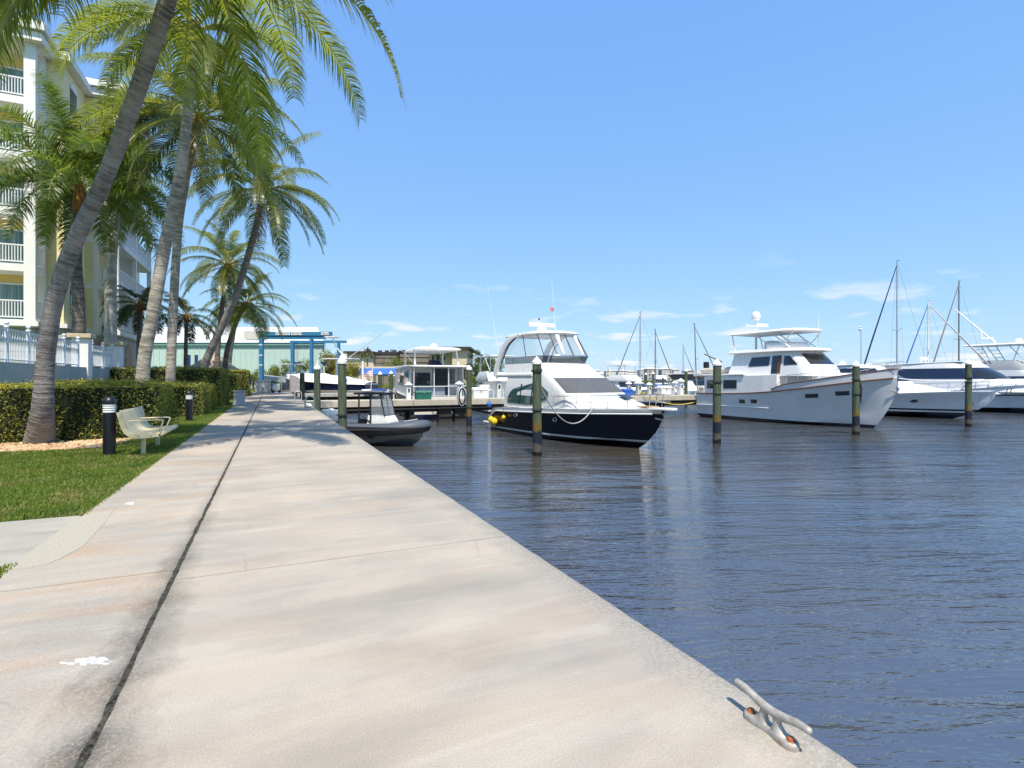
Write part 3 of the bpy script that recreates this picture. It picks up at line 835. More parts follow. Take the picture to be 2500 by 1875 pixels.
# columns
for (x0, x1, y0, y1) in ((-12.1, -11.6, 36.95, 37.3), (-18.5, -18.0, 36.95, 37.3), (-11.85, -11.6, 38.2, 38.54), (-10.45, -10.2, 42.45, 42.7), (-9.35, -9.08, 42.45, 42.72), (-9.35, -9.08, 47.5, 47.8), (-9.35, -9.08, 52.75, 53.05)):
    wbuild(MB().box(x0, x1, y0, y1, 4.56, TOP), 'column', STUCCO, hotel)
wbuild(MB().box(-10.9, -9.36, 47.62, 47.78, 4.58, TOP - 0.02), 'partition_wall', STUCCO, hotel)
wbuild(MB().box(-10.9, -10.46, 42.46, 42.64, 4.58, TOP - 0.02), 'partition_wall', YPALE, hotel)
def railing(a, b, z, parent, gap=0.125):
    a, b = Vector(a), Vector(b); L = (b - a).length; n = max(2, int(L / gap)); mm = MB()
    up = Vector((0, 0, 1))
    mm.bar(a + up*(z+1.02), b + up*(z+1.02), 0.07, 0.07); mm.bar(a + up*(z+0.14), b + up*(z+0.14), 0.05, 0.06)
    for i in range(1, n):
        q = a.lerp(b, i/n); mm.box(q.x-.018, q.x+.018, q.y-.018, q.y+.018, z+.165, z+.99)
    return sub(mm.build('railing', RAILW), parent)
for fi, z in enumerate(FL):
    m = MB()
    m.box(-18.0, -11.62, 36.97, 38.54, z - 0.36, z + 0.04)
    b = wbuild(m, 'balcony', STUCCO, hotel)
    railing((-18.0, 37.06, 0), (-12.12, 37.06, 0), z + 0.04, b); railing((-11.66, 37.3, 0), (-11.66, 38.2, 0), z + 0.04, b)
    w = wbuild(MB().box(-17.2, -12.35, 38.50, 38.58, z + 0.1, z + 2.12), 'window', CURTAIN, hotel)
    fr = MB()
    for x in (-17.25, -15.6, -13.98, -12.35): fr.box(x - .035, x + .035, 38.44, 38.52, z + 0.06, z + 2.16)
    fr.box(-17.25, -12.3, 38.45, 38.515, z + 2.1, z + 2.18); sub(fr.build('frame', RAILW), w)
    wbuild(MB().box(-18.0, -12.05, 38.46, 38.56, z + 2.2, z + 2.66), 'lintel_wall', YELLOW, hotel)
    m = MB(); m.box(-10.88, -9.05, 42.44, 53.0, z - 0.34, z + 0.05)
    b = wbuild(m, 'balcony', STUCCO, hotel)
    railing((-10.2, 42.52, 0), (-9.36, 42.52, 0), z + 0.05, b); railing((-9.12, 42.72, 0), (-9.12, 47.5, 0), z + 0.05, b); railing((-9.12, 47.8, 0), (-9.12, 52.75, 0), z + 0.05, b)
    for y0 in (44.3, 49.4):
        d = wbuild(MB().box(-10.92, -10.86, y0, y0 + 1.9, z + 0.06, z + 2.2), 'balcony_door', GLASS_D, hotel)
        sub(MB().box(-10.9, -10.83, y0 - .08, y0, z + .06, z + 2.28).box(-10.9, -10.83, y0 + 1.9, y0 + 1.98, z + .06, z + 2.28).build('frame', RAILW), d)
    if fi % 1 == 0:
        w = wbuild(MB().box(-10.85, -10.80, 39.6, 40.7, z + 0.7, z + 2.1), 'window', GLASS_T, hotel)
        ar = [(-10.80, 40.15 + 0.62*math.cos(a), z + 2.1 + 0.42*math.sin(a)) for a in [PI*k/10 for k in range(11)]]
        sub(MB().prism(ar, (0.03, 0, 0)).build('window_head', STUCCO), w)
m = MB(); m.box(-40, -11.2, 36.5, 58.6, TOP, TOP + 0.45); m.box(-40, -10.4, 38.1, 58.6, TOP + .02, TOP + 0.47); m.box(-40, -8.7, 42.0, 53.5, TOP + .04, TOP + 0.49)
m.box(-40, -11.0, 36.3, 58.8, TOP + 0.52, TOP + 0.95); m.box(-40, -8.5, 41.8, 53.7, TOP + 0.54, TOP + 0.93)
m.box(-40, -13.5, 39.5, 57, TOP + .97, TOP + 1.7)
wbuild(m, 'roof', STUCCO, hotel)
ARCH = mk('arch_door', (0.46, 0.26, 0.17), 0.7, var=0.08)
for (pt, du, nrm) in (((-9.24, 45.1, 0), (0, 1.9, 0), (1, 0, 0)), ((-9.24, 49.6, 0), (0, 1.9, 0), (1, 0, 0)), ((-10.4, 42.58, 0), (0.75, 0, 0), (0, -1, 0))):
    pt, du, nrm = Vector(pt), Vector(du), Vector(nrm)
    poly = [pt, pt + du] + [pt + du*(0.5 + 0.5*math.cos(a)) + Vector((0, 0, 3.1 + 0.85*math.sin(a))) for a in [PI*k/12 for k in range(13)]]
    wbuild(MB().prism(poly, nrm*0.03), 'arched_door', ARCH, hotel)

# garden wall with pillars, and the white fence standing on it
gw = thing('garden_wall', 'grey stucco garden wall with two white pillars behind the first hedge', 'wall', (-7.1, 22, 0))
WALLST = mk('wall_stucco', (0.36, 0.40, 0.41), 0.9, var=0.14, scale=1.2, bump=0.3, bscale=30, grime=0.35)
wbuild(MB().box(-7.25, -7.02, 8, 33.2, -0.02, 1.94), 'wall', WALLST, gw)
PILC = mk('pillar_cap', (0.52, 0.44, 0.30), 0.85, var=0.2, scale=3)
for y in (27.95, 33.3):
    p_ = wbuild(MB().box(-7.52, -6.96, y - 0.28, y + 0.28, -0.02, 3.16), 'pillar', STUCCO, gw)
    sub(MB().box(-7.66, -6.84, y - 0.41, y + 0.41, 3.16, 3.34).build('cap', PILC, bevel=0.02), p_)
FENB = mk('fence_white', (0.70, 0.74, 0.80), 0.5, var=0.04)
fn = thing('balustrade_fence', 'white metal fence with ball finials on top of the grey garden wall', 'fence', (-7.1, 22, 1.94))
ys = [12.6, 14.2, 15.8, 17.35, 18.9, 20.5, 22.05, 23.7, 25.3, 26.9, 28.75, 30.4, 32.0]
for y in ys:
    po = wbuild(MB().box(-7.14, -7.06, y - .04, y + .04, 1.94, 2.98), 'post', FENB, fn)
    sub(MB().lathe([(0.075, 0), (0.075, 0.03), (0.03, 0.05), (0.03, 0.07), (0.055, 0.10), (0.065, 0.13), (0.05, 0.165), (0.0, 0.185)], 10, (-7.1, y, 2.98), cap=False).build('finial', FENB, None, 50), po)
for a, b in list(zip(ys[:9], ys[1:10])) + [(ys[10], ys[11]), (ys[11], ys[12])]:
    m = MB()
    for z in (2.02, 2.64, 2.92): m.box(-7.12, -7.08, a + .045, b - .045, z - .02, z + .02)
    n = int((b - a) / 0.11)
    for i in range(1, n): m.box(-7.109, -7.091, lerp(a, b, i/n) - .009, lerp(a, b, i/n) + .009, 2.04, 2.62)
    k = 8
    for i in range(k):
        y0, y1 = lerp(a + .05, b - .05, i/k), lerp(a + .05, b - .05, (i+1)/k)
        m.tube([(-7.1, lerp(y0, y1, 0.5) + 0.095*math.cos(q), 2.78 + 0.105*math.sin(q)) for q in [2*PI*j/10 for j in range(11)]], 0.011, 4)
    wbuild(m, 'fence_panel', FENB, fn)

# ----------------------------------------------------------------- teal shed
def local(name, label, cat, px, d, z=0, group=None):
    return thing(name, label, cat, rd((px - 1250)/FPX*d, d, z), -YAW, group)
def rr_(px, d): return (px - 1250) / FPX * d
def zz_(py, d): return EYE + (925 - py) / FPX * d
TEAL = mk('teal_metal_siding', (0.46, 0.60, 0.565), 0.5, var=0.05, scale=0.8)
TEALD = mk('teal_trim', (0.20, 0.38, 0.36), 0.5, var=0.05)
shed = local('boat_shed', 'long pale teal metal boat shed with white roof beyond the promenade end', 'building', 530, 90)
o0 = rr_(530, 90)
xl, xr = rr_(200, 90) - o0, rr_(789, 90) - o0
xb = xr - 9.5
m = MB(); m.prism([(xl, 0, 0), (xr, 0, 0), (xb, 26, 0), (xl, 26, 0)], (0, 0, 7.1)); m.build('wall', TEAL, shed)
for k in range(42):
    x = lerp(xl + 0.4, xr - 0.4, k/41)
    if k == 0: rib = MB().box(-0.05, 0.05, -0.09, 0.01, 0, 7.08).mesh('siding_rib', TEAL)
    inst('siding_rib', rib, shed, (x, 0, 0))
MB().box(xl - .2, xr + .3, -0.35, 0.0, 7.1, 7.55).build('eave', TEALD, shed)
rz = zz_(800, 104)
m = MB(); A = [(xl - .3, -.5, 7.56), (xr + .4, -.5, 7.56), (xb + .4, 26.5, 7.56), (xl - .3, 26.5, 7.56)]
m.add(A + [(xl + 3, 13, rz), (rr_(774, 103) - o0, 13, rz)], [(0,1,5,4), (1,2,5), (2,3,4,5), (3,0,4), (3,2,1,0)])
m.build('roof', ROOFW, shed)
NAVYP = mk('navy_paint', (0.01, 0.035, 0.13), 0.5)
for px in (462, 480):
    MB().box(rr_(px-3.5, 90) - o0, rr_(px+3.5, 90) - o0, -0.14, -0.05, 1.0, 5.5).build('door', NAVYP, shed)

# ----------------------------------------------------------------- travel lift
BLUE = mk('lift_blue_paint', (0.035, 0.19, 0.36), 0.45, var=0.08, grime=0.2)
BLUED = mk('lift_dark_blue', (0.012, 0.035, 0.085), 0.5)
D = 72.0
lift = local('travel_lift', 'tall blue boat hoist gantry in front of the teal shed', 'boat hoist', 700, D)
o0 = rr_(700, D)
def lx(px): return rr_(px, D) - o0
def lz(py): return zz_(py, D)
for px, w, y in ((636, 8.5, 0), (645, 7, 9), (759, 6, 0), (772, 6.5, 9)):
    MB().box(lx(px - w/2), lx(px + w/2), y, y + 0.55, 0.7, lz(826)).build('leg', BLUE, lift)
for z in (lz(842), lz(867), lz(891)):
    MB().box(lx(632), lx(641), -.02, -.005, z - .06, z + .06).build('reflector_band', WPAINT, lift)
MB().box(lx(606), lx(808), -.12, .62, lz(819.3), lz(810)).build('top_beam', BLUE, lift)
MB().box(lx(638), lx(792), 0, .56, lz(827.5), lz(819.8)).build('lower_beam', BLUE, lift)
MB().box(lx(640), lx(793), 9, 9.5, lz(826), lz(819.5)).build('rear_beam', BLUE, lift)
for px in (640, 766): MB().box(lx(px - 4), lx(px + 4), .6, 9.0, 0.5, 1.15).build('side_beam', BLUED, lift)
for px in (636, 770):
    for y in (0.28, 9.2):
        w = MB(); w.tube([(lx(px) - .3, y, .55), (lx(px) + .3, y, .55)], 0.55, 16); w.build('wheel', RUBBER, lift, 50)
hb = MB().box(lx(598), lx(633), -.3, .9, lz(829), lz(808)).build('engine_house', mk('engine_house_paint', (0.62, 0.63, 0.58), 0.6, var=0.1, grime=0.2), lift)
for a, b in ((674, 709), (712, 738), (785, 803)):
    s_ = MB().box(lx(a), lx(b), -.155, -.125, lz(818), lz(811.2)).build('sign_panel', WPAINT, lift)
    k = MB()
    for i in range(int((b - a)/3.2)):
        x = lx(a + 2 + i*3.2); q = random.Random(i*7 + a).random()
        k.box(x, x + .05, -.172, -.158, lz(816.8), lz(812.4)); k.box(x + .055, x + .11, -.172, -.158, lz(812.4 + 3*q) - .06, lz(812.4 + 3*q))
    tag(k.build('sign_lettering', BLUED, s_), None, None, None, 'stuff')
for px in (686, 690, 694, 757, 762, 767):
    MB().tube([(lx(px), 4.5, lz(827)), (lx(px), 4.5, lz(884))], 0.02, 5).build('cable', BLUED, lift)
for px in (692, 762):
    c = lx(px); h = MB()
    h.prism([(c - .42, 4.4, lz(880)), (c - .1, 4.4, lz(881.5)), (c, 4.4, lz(882.5)), (c + .1, 4.4, lz(881.5)), (c + .42, 4.4, lz(880)), (c + .4, 4.4, lz(885)), (c + .1, 4.4, lz(889)), (c - .1, 4.4, lz(889)), (c - .4, 4.4, lz(885))], (0, .3, 0))
    h.build('sling_hook', BLUED, lift)
    MB().box(c - .12, c + .12, 4.5, 4.6, 1.2, lz(888)).build('sling', mk('sling_webbing', (0.55, 0.50, 0.33), 0.8), lift)

# ----------------------------------------------------------------- far apartment building
BEIGE = mk('beige_wall', (0.60, 0.50, 0.37), 0.85, var=0.05, scale=0.6)
TAUPE = mk('taupe_wall', (0.20, 0.175, 0.155), 0.85, var=0.1, scale=0.6)
ROOFB = mk('dark_brown_roof', (0.045, 0.03, 0.035), 0.8, var=0.2)
D = 150.0
ap = local('apartment_block', 'low beige apartment block with dark flat roof across the basin', 'building', 985, D)
o0 = rr_(985, D)
def ax_(px): return rr_(px, D) - o0
for (a, b, y, ytop, mt) in ((842, 906, 2, 861, BEIGE), (906, 962, 5, 862, TAUPE), (962, 1043, 8, 858, TAUPE), (1043, 1104, 4, 853, BEIGE), (1104, 1140, 0, 851, BEIGE)):
    MB().box(ax_(a), ax_(b), y, y + 22, 0, zz_(ytop, D)).build('wall', mt, ap)
for (a, b, y, y0, y1) in ((836, 908, 0.6, 862, 857), (905, 963, 3.4, 863, 857.5), (960, 1046, 6.5, 859, 853), (1040, 1150, -1.4, 853, 847)):
    MB().box(ax_(a), ax_(b), y, y + 25, zz_(y0, D) + .05, zz_(y1, D)).build('roof', ROOFB, ap)
for a, y in ((877, 3), (938, 6), (976, 9), (1013, 9), (1046, 5), (1082, 5)):
    MB().box(ax_(a - 6), ax_(a + 6), y + 4, y + 7, zz_(856, D), zz_(848.5 if a < 1000 else 844.5, D)).build('roof_unit', mk('roof_unit_grey', (0.22, 0.2, 0.2), 0.8), ap)
for (a, b, y, zs) in ((908, 961, 5, (868, 881, 893)), (964, 1041, 8, (866, 879, 892))):
    for py in zs:
        z = zz_(py, D)
        bl = MB().box(ax_(a), ax_(b), y - 1.3, y - 0.02, z - .45, z - .25).build('balcony', TAUPE, ap)
        MB().box(ax_(a), ax_(b), y - 1.3, y - 1.2, z - .25, z + .75).build('parapet', TAUPE, bl)
        n = 4 if b - a > 60 else 3
        for k in range(n):
            c = lerp(a, b, (k + .5)/n)
            w = MB().box(ax_(c - 5), ax_(c + 5), y - .06, y + .05, z - .2, z + 1.75).build('window', GLASS_T if (k + int(py)) % 3 == 0 else GLASS_D, ap)
for a in (1052, 1064, 1078): 
    MB().box(ax_(a - 3.5), ax_(a + 3.5), 3.94, 4.05, zz_(878, D), zz_(866, D)).build('window', GLASS_D, ap)
# thatched hut roof between the palms and the shed
THATCH = mk('thatch', (0.36, 0.30, 0.23), 0.95, var=0.35, scale=14, bump=0.8, bscale=50)
hut = thing('thatched_hut', 'grey thatched hut roof behind the taller hedge', 'hut', at(520, 905, d=52) * 1.0)
hut.location.z = 0
m = MB(); rnd = random.Random(3); prof = []
for i in range(7):
    z = lerp(2.0, 4.0, i/6); prof.append((lerp(3.0, 0.15, (i/6)**0.9), z))
m.lathe([(2.9, 1.9)] + prof, 28); m.build('roof', THATCH, hut, 60)
for k in range(6):
    a = k*PI/3; MB().tube([(2.3*math.cos(a), 2.3*math.sin(a), 0), (2.3*math.cos(a), 2.3*math.sin(a), 2.3)], 0.08, 8).build('post', TEAK, hut)
# ================================================================= things on the lawn and the walk
NAVYB = mk('black_bollard_paint', (0.006, 0.007, 0.014), 0.38, var=0.15)
LENS = mk('white_lamp_louvre', (0.74, 0.75, 0.76), 0.4)
def bollard(label, loc, h):
    r = thing('bollard_light', label, 'bollard', loc, 0, 'bollard lights along the lawn')
    s = h / 1.12
    MB().lathe([(0.105, 0), (0.105, 0.80*s), (0.098, 0.805*s)], 24).build('post', NAVYB, r, 40)
    lv = MB()
    for k in range(4):
        z = 0.805*s + k*0.042*s; lv.lathe([(0.085, z), (0.108, z + 0.012*s), (0.108, z + 0.026*s), (0.085, z + 0.042*s)], 24, cap=k in (0, 3))
    lv.build('louvre', LENS, r, 40)
    z = 0.973*s
    MB().lathe([(0.112, z), (0.113, z + .03*s), (0.108, z + .06*s), (0.094, z + .095*s), (0.068, z + .122*s), (0.035, z + .139*s), (0.004, z + .146*s)], 24).build('dome_cap', NAVYB, r, 60)
bollard('black bollard light with domed cap on the lawn in front of the bench', at(267, 1113, z=-0.03), 1.15)
bollard('smaller looking black bollard light between the first and second hedges', at(462, 1030, z=-0.03), 1.08)

CREAM = mk('cream_bench_coating', (0.60, 0.53, 0.35), 0.5, var=0.06, scale=4, grime=0.15)
t = NT('cream_perforated'); p = t.obj()
vn = t.node('ShaderNodeTexVoronoi'); vn.inputs['Scale'].default_value = 60; vn.inputs['Randomness'].default_value = 0.0; t.put(vn.inputs['Vector'], p)
hole = t.step(vn.outputs['Distance'], 0.16, 0.22)
CREAMP = t.done(t.bsdf(t.mix(hole, (0.36, 0.31, 0.2), (0.60, 0.53, 0.35)), 0.5))
bench = thing('park_bench', 'cream moulded metal bench facing the water in front of the first hedge', 'bench', (-2.16, 13.05, -0.03))
prof = [(-0.50, 0.88), (-0.475, 0.875), (-0.44, 0.76), (-0.40, 0.62), (-0.355, 0.52), (-0.28, 0.45), (-0.18, 0.425), (0.0, 0.425), (0.15, 0.435), (0.26, 0.45), (0.30, 0.45), (0.325, 0.42), (0.31, 0.385)]
rowa = smooth_path([(x*0.84, -0.9, z) for x, z in prof], 34)
m = MB(); m.grid([[Vector((q.x, yy, q.z)) for q in rowa] for yy in (-0.9, -0.3, 0.3, 0.9)])
seat = m.build('seat_shell', CREAMP, bench, 60, False)
sol = seat.modifiers.new('thick', 'SOLIDIFY'); sol.thickness = 0.022
for yy in (-0.9, 0.9):
    up_ = [(q.x, yy, q.z + 0.012) for q in rowa]
    lo = []
    for i, q in enumerate(rowa):
        tt = (rowa[min(i+1, 33)] - rowa[max(i-1, 0)]).normalized(); nn = Vector((tt.z, 0, -tt.x))
        if i < 3: k = 0.03
        else: k = 0.075
        pnt = q - nn * (-k) if nn.z < 0 or nn.x < 0 else q + nn * (-k)
        lo.append((q.x + (-abs(nn.x)) * k, yy, q.z - abs(nn.z) * k))
    rows = [[(x, y - .025, z) for x, y, z in up_], [(x, y + .025, z) for x, y, z in up_], [(x, y + .025, z) for x, y, z in lo], [(x, y - .025, z) for x, y, z in lo], [(x, y - .025, z) for x, y, z in up_]]
    e = MB().grid(rows); e.build('end_frame', CREAM, bench, 50, weld=0.0005)
    for bx in (-0.12, 0.08): 
        MB().tube([(bx, yy - .032, 0.39), (bx, yy - .024, 0.39)], 0.014, 8).build('bolt', GALV, bench)
for yy in (-0.72, 0.72):
    MB().tube([(-0.08, yy, 0), (-0.08, yy, 0.40)], 0.042, 14).build('leg', CREAM, bench, 40)
for yy in (-0.5, 0.3):
    MB().tube(smooth_path([(-0.35, yy, 0.655), (-0.2, yy, 0.66), (0.12, yy, 0.665), (0.2, yy, 0.655), (0.205, yy, 0.62), (0.14, yy, 0.44)], 24), 0.014, 8).build('armrest', CREAM, bench, 50)

# mooring cleat on the edge
CLEATM = None
t = NT('weathered_galvanised'); p = t.obj()
n1 = t.noise(p, 30, 5, 0.7); n2 = t.noise(p, 9, 5, 0.65)
c = t.mix(t.step(n1, 0.35, 0.65), (0.30, 0.285, 0.26), (0.48, 0.46, 0.43))
c = t.mix(t.math('MULTIPLY', t.step(n2, 0.48, 0.66), 0.7), c, (0.27, 0.21, 0.14))
CLEATM = t.done(t.bsdf(c, 0.62, 0.35, t.bump(t.noise(p, 120, 4, 0.7), 0.35, 0.004), 0.4))
RUST = mk('rusty_bolt', (0.36, 0.12, 0.045), 0.85, var=0.35, scale=60, bump=0.5, bscale=150)
cl = thing('mooring_cleat', 'weathered galvanised mooring cleat bolted to the promenade edge', 'cleat', (1.872, 1.555, 0.0), R(90 - 2))
base = MB()
out = []
for k in range(28):                                             # waisted base plate outline
    a = 2*PI*k/28; x = math.cos(a)*0.148; y = math.sin(a)
    wv = 0.040 - 0.014*math.exp(-(x/0.05)**2)
    out.append((x, math.copysign(min(1, abs(y)*1.5), y)*wv))
rings = []
for z, s, sx in ((0.0, 1.02, 1.01), (0.012, 1.02, 1.01), (0.022, 0.97, 0.985), (0.027, 0.86, 0.95)):
    rings.append([(x*sx, y*s, z) for x, y in out])
base.loft(rings); base.build('base_plate', CLEATM, cl, 50)
for sx in (-1, 1):                                              # two legs
    st = MB()
    st.loft([[(sx*cx + lx_*math.cos(a), ly_*math.sin(a), z) for a in [2*PI*j/14 for j in range(14)]] for cx, lx_, ly_, z in ((0.052, 0.052, 0.034, 0.02), (0.046, 0.034, 0.026, 0.035), (0.040, 0.022, 0.019, 0.055), (0.036, 0.020, 0.017, 0.075), (0.034, 0.026, 0.018, 0.095))])
    st.build('leg', CLEATM, cl, 60)
hp = smooth_path([(-0.215, 0, 0.118), (-0.195, 0, 0.121), (-0.14, 0, 0.118), (-0.07, 0, 0.102), (0, 0, 0.095), (0.07, 0, 0.102), (0.14, 0, 0.118), (0.195, 0, 0.121), (0.215, 0, 0.118)], 40)
hr = [0.004 + 0.0115*min(1, (min(i, 39-i)/4.0))**0.5 + 0.005*math.exp(-((i-19.5)/9)**2) for i in range(40)]
MB().tube(hp, hr, 16).build('horn', CLEATM, cl, 70)
cl.scale = (.88, .88, .92)
for sx in (-1, 1):
    MB().lathe([(0.021, 0), (0.022, 0.004), (0.017, 0.005), (0.016, 0.014), (0.010, 0.017)], 6, (sx*0.112, 0, 0.026)).build('bolt', RUST, cl)

# white paint splashes on the narrow strip
SPL = mk('spilt_white_paint', (0.50, 0.50, 0.49), 0.7, var=0.2, scale=30, spec=0.2)
rnd = random.Random(8)
for label, spots in (('worn white paint splash on the narrow strip near the long joint', ((166, 1617, 14, 4, 9), (222, 1614, 34, 6, 34), (244, 1610, 20, 6, 22), (196, 1616, 10, 3, 4))), ('small white paint spot on the narrow strip by the side path', ((321, 1228, 7, 3, 8),))):
    m = MB(); z = 0.0
    for (cx, cy_, a, b, n) in spots:
        for _ in range(n):
            px, py = cx + rnd.gauss(0, .5)*a, cy_ + rnd.gauss(0, .5)*b; q0 = rnd.uniform(1.2, 4.5); poly = []
            for k in range(9):
                th = 2*PI*k/9; q = rnd.uniform(0.6, 1.3)*q0
                g = at(px + math.cos(th)*q*2.2, py + math.sin(th)*q*0.8, z=0.0); poly.append((g.x, g.y, -0.0038))
            z += 0.000012; m.prism(poly, (0, 0, 0.0008 + z))
    tag(m.build('paint_splash', SPL), label, 'paint mark')

# pedestal with plaque and blue notice, behind the second bollard
PEDM = mk('pedestal_grey', (0.50, 0.52, 0.56), 0.8, var=0.08, grime=0.2)
g = at(584, 988, z=0)
ped = thing('service_pedestal', 'pale grey tapered service pedestal on the promenade by the lawn', 'pedestal', g)
MB().loft([[(sx*w, sy*w, z) for sx, sy in ((-1,-1),(1,-1),(1,1),(-1,1))] for w, z in ((0.36, 0), (0.36, 0.04), (0.29, 0.06), (0.27, 0.72))]).build('body', PEDM, ped)
MB().box(-.31, .31, -.31, .31, .722, .80).build('cap', PEDM, ped, bevel=0.015)
g = at(594, 966, z=0.0); sg = thing('notice_sign', 'dark blue notice sign above a white plaque on a post', 'sign', Vector((LX - 0.05, g.y, 0)))
dS = g.x*SY + g.y*CY
MB().box(-.04, .04, -.04, .04, -0.03, 1.55).build('post', WPAINT, sg)
NB = mk('navy_sign', (0.012, 0.025, 0.16), 0.45)
dd = (sg.location.x*SY + sg.location.y*CY)
def szz(py): return EYE + (925 - py)/FPX*dd
b = MB().box(-.30, .30, -.075, -.045, szz(939), szz(917)).build('sign_board', NB, sg)
k = MB()
for zc_, wds in ((921, (.1,)), (926, (.32, .1)), (930, (.2, .12)), (935, (.12,))):
    x = -sum(wds)/2 - .03*(len(wds)-1)
    for w in wds: k.box(x, x + w, -.082, -.077, szz(zc_) - .035, szz(zc_) + .035); x += w + .06
k.build('sign_lettering', WPAINT, b)
b2 = MB().box(-.42, .42, -.075, -.045, szz(949.5), szz(939.6)).build('plaque', mk('plaque_grey', (0.55, 0.57, 0.6), 0.5, var=0.15, scale=5), sg)
MB().box(-.15, .05, -.082, -.077, szz(945), szz(943)).box(.1, .3, -.082, -.077, szz(946), szz(944.5)).build('plaque_lettering', NAVYB, b2)
# red and teal little posts beside the pedestal
for px, cc, nm in ((556, (0.25, 0.012, 0.012), 'red'), (549, (0.05, 0.24, 0.28), 'teal')):
    g = at(px, 984, z=-0.03)
    r = thing('marker_post', 'short %s utility post by the hedge corner near the pedestal' % nm, 'post', g)
    MB().lathe([(0.07, 0), (0.07, 0.75), (0.05, 0.8)], 10).build('post', mk(nm + '_post_paint', cc, 0.5), r, 40)
    MB().lathe([(0.085, 0.8), (0.085, 0.86), (0.04, 0.92), (0.0, 0.93)], 10).build('cap', WPAINT, r, 40)

# far end of the promenade: cabinet, gate, hose cart
YE = 61.5
CABM = mk('cabinet_grey', (0.56, 0.57, 0.55), 0.6, var=0.04)
cab = thing('utility_cabinet', 'plain pale grey utility cabinet at the far end of the promenade', 'cabinet', (-0.72, YE, 0))
MB().box(-.75, .75, 0, .8, 0, 1.2).build('body', CABM, cab, bevel=0.02); MB().box(-.8, .8, -.06, .86, 1.2, 1.27).build('lid', CABM, cab)
gt = thing('metal_gate', 'grey barred metal gate at the far end of the promenade', 'gate', (0.6, YE + .3, 0))
for x in (0.45, 1.35): MB().box(x - .05, x + .05, -.05, .05, 0, 1.95).build('post', GALV, gt)
for z in (.2, 1.75): MB().box(.5, 1.3, -.025, .025, z - .03, z + .03).build('rail', GALV, gt)
for i in range(6):
    x = .56 + i*.137; MB().box(x - .014, x + .014, -.014, .014, .23, 1.72).build('bar', GALV, gt)
MESHM = mk('grey_screen', (0.36, 0.34, 0.35), 0.8, var=0.1)
scn = thing('quarter_round_screen', 'grey quarter round screen panel beside the far gate', 'screen', (2.0, YE + .3, 0))
MB().prism([(0, 0, 0), (1.15, 0, 0)] + [(1.15*math.cos(a), 0, .45 + 1.4*math.sin(a)) for a in [PI/2*k/8 for k in range(9)]], (0, .04, 0)).build('panel', MESHM, scn)
MB().tube([(1.17*math.cos(a), .02, .45 + 1.42*math.sin(a)) for a in [PI/2*k/8 for k in range(9)]], .035, 6).build('rim', GALV, scn)
hc = thing('hose_cart', 'small white hose cart with green hose at the far gate', 'cart', (0.55, YE - .5, 0))
MB().box(-.35, .35, -.2, .2, .2, .95).build('box', WPAINT, hc, bevel=.03)
MB().tube([(.5*math.cos(a), -.02 + .03*math.sin(3*a), .75 + .42*math.sin(a)) for a in [2*PI*k/16 for k in range(17)]], .05, 6).build('hose', mk('hose_green', (0.30, 0.32, 0.12), .6), hc)
for x in (-.3, .3): MB().tube([(x, -.22, .15), (x, .22, .15)], .15, 12).build('wheel', RUBBER, hc)

# ladder hoops on the edge
for px, py, w, h, lb in ((762, 999, .42, .62, 'nearer steel ladder hoop at the promenade edge by the pilings'), (730, 977, .42, .62, 'farther steel ladder hoop at the promenade edge')):
    g = at(px, py, z=0); g.x = 1.72
    r = thing('ladder_hoop', lb, 'ladder hoop', g)
    s = [(-w/2, 0, 0), (-w/2, 0, h - .2)] + [(w/2*math.cos(PI - a), 0, h - .2 + .2*math.sin(a)) for a in [PI*k/8 for k in range(1, 8)]] + [(w/2, 0, h - .2), (w/2, 0, 0)]
    MB().tube(s, .035, 8).build('hoop', GALV, r, 50)
    for x in (-w/2, w/2): MB().box(x - .07, x + .07, -.07, .07, 0, .02).build('foot_plate', GALV, r)
g = at(762, 996, z=0)
pl = thing('folded_tarp', 'crumpled white bag lying inside the nearer ladder hoop', 'bag', (1.74, at(762, 996, z=0).y + .35, 0))
m = MB(); m.ball((0, 0, .1), (.2, .25, .12), 10, 6); rnd = random.Random(1)
m.v = [(x + rnd.uniform(-.03, .03), y + rnd.uniform(-.03, .03), max(0, z + rnd.uniform(-.03, .03))) for x, y, z in m.v]
m.build('bag', WPAINT, pl, 60)
# ================================================================= docks, pilings and dock gear
t = NT('piling_timber'); p = t.pos(); s = t.sep(p)
z = s[2]; jit = t.math('MULTIPLY', t.math('SUBTRACT', t.noise(p, 5, 4, 0.6), 0.5), 0.35)
zj = t.math('ADD', z, jit)
gr_ = t.noise(t.mapping(p, (9, 9, 0.7)), 2.0, 5, 0.65)
c = t.mix(t.step(gr_, 0.3, 0.7), (0.030, 0.052, 0.033), (0.125, 0.150, 0.10))
oc = t.mix(gr_, (0.07, 0.05, 0.018), (0.22, 0.15, 0.045))
c = t.mix(t.step(zj, -0.42, -0.12, 1, 0), c, oc)
nv = t.mix(gr_, (0.006, 0.008, 0.016), (0.028, 0.036, 0.06))
c = t.mix(t.step(zj, -0.66, -0.60, 1, 0), c, nv)
low = t.mix(t.noise(p, 11, 5, 0.7), (0.015, 0.013, 0.012), (0.16, 0.145, 0.12))
c = t.mix(t.step(zj, -1.22, -1.15, 1, 0), c, low)
c = t.mix(t.step(zj, -1.50, -1.45, 1, 0), c, (0.012, 0.011, 0.010))
PILE = t.done(t.bsdf(c, 0.85, 0, t.bump(gr_, 0.6, 0.02), 0.2))
CAPM = mk('white_piling_cap', (0.80, 0.80, 0.79), 0.45, var=0.03)
STRAP = ROPE_B
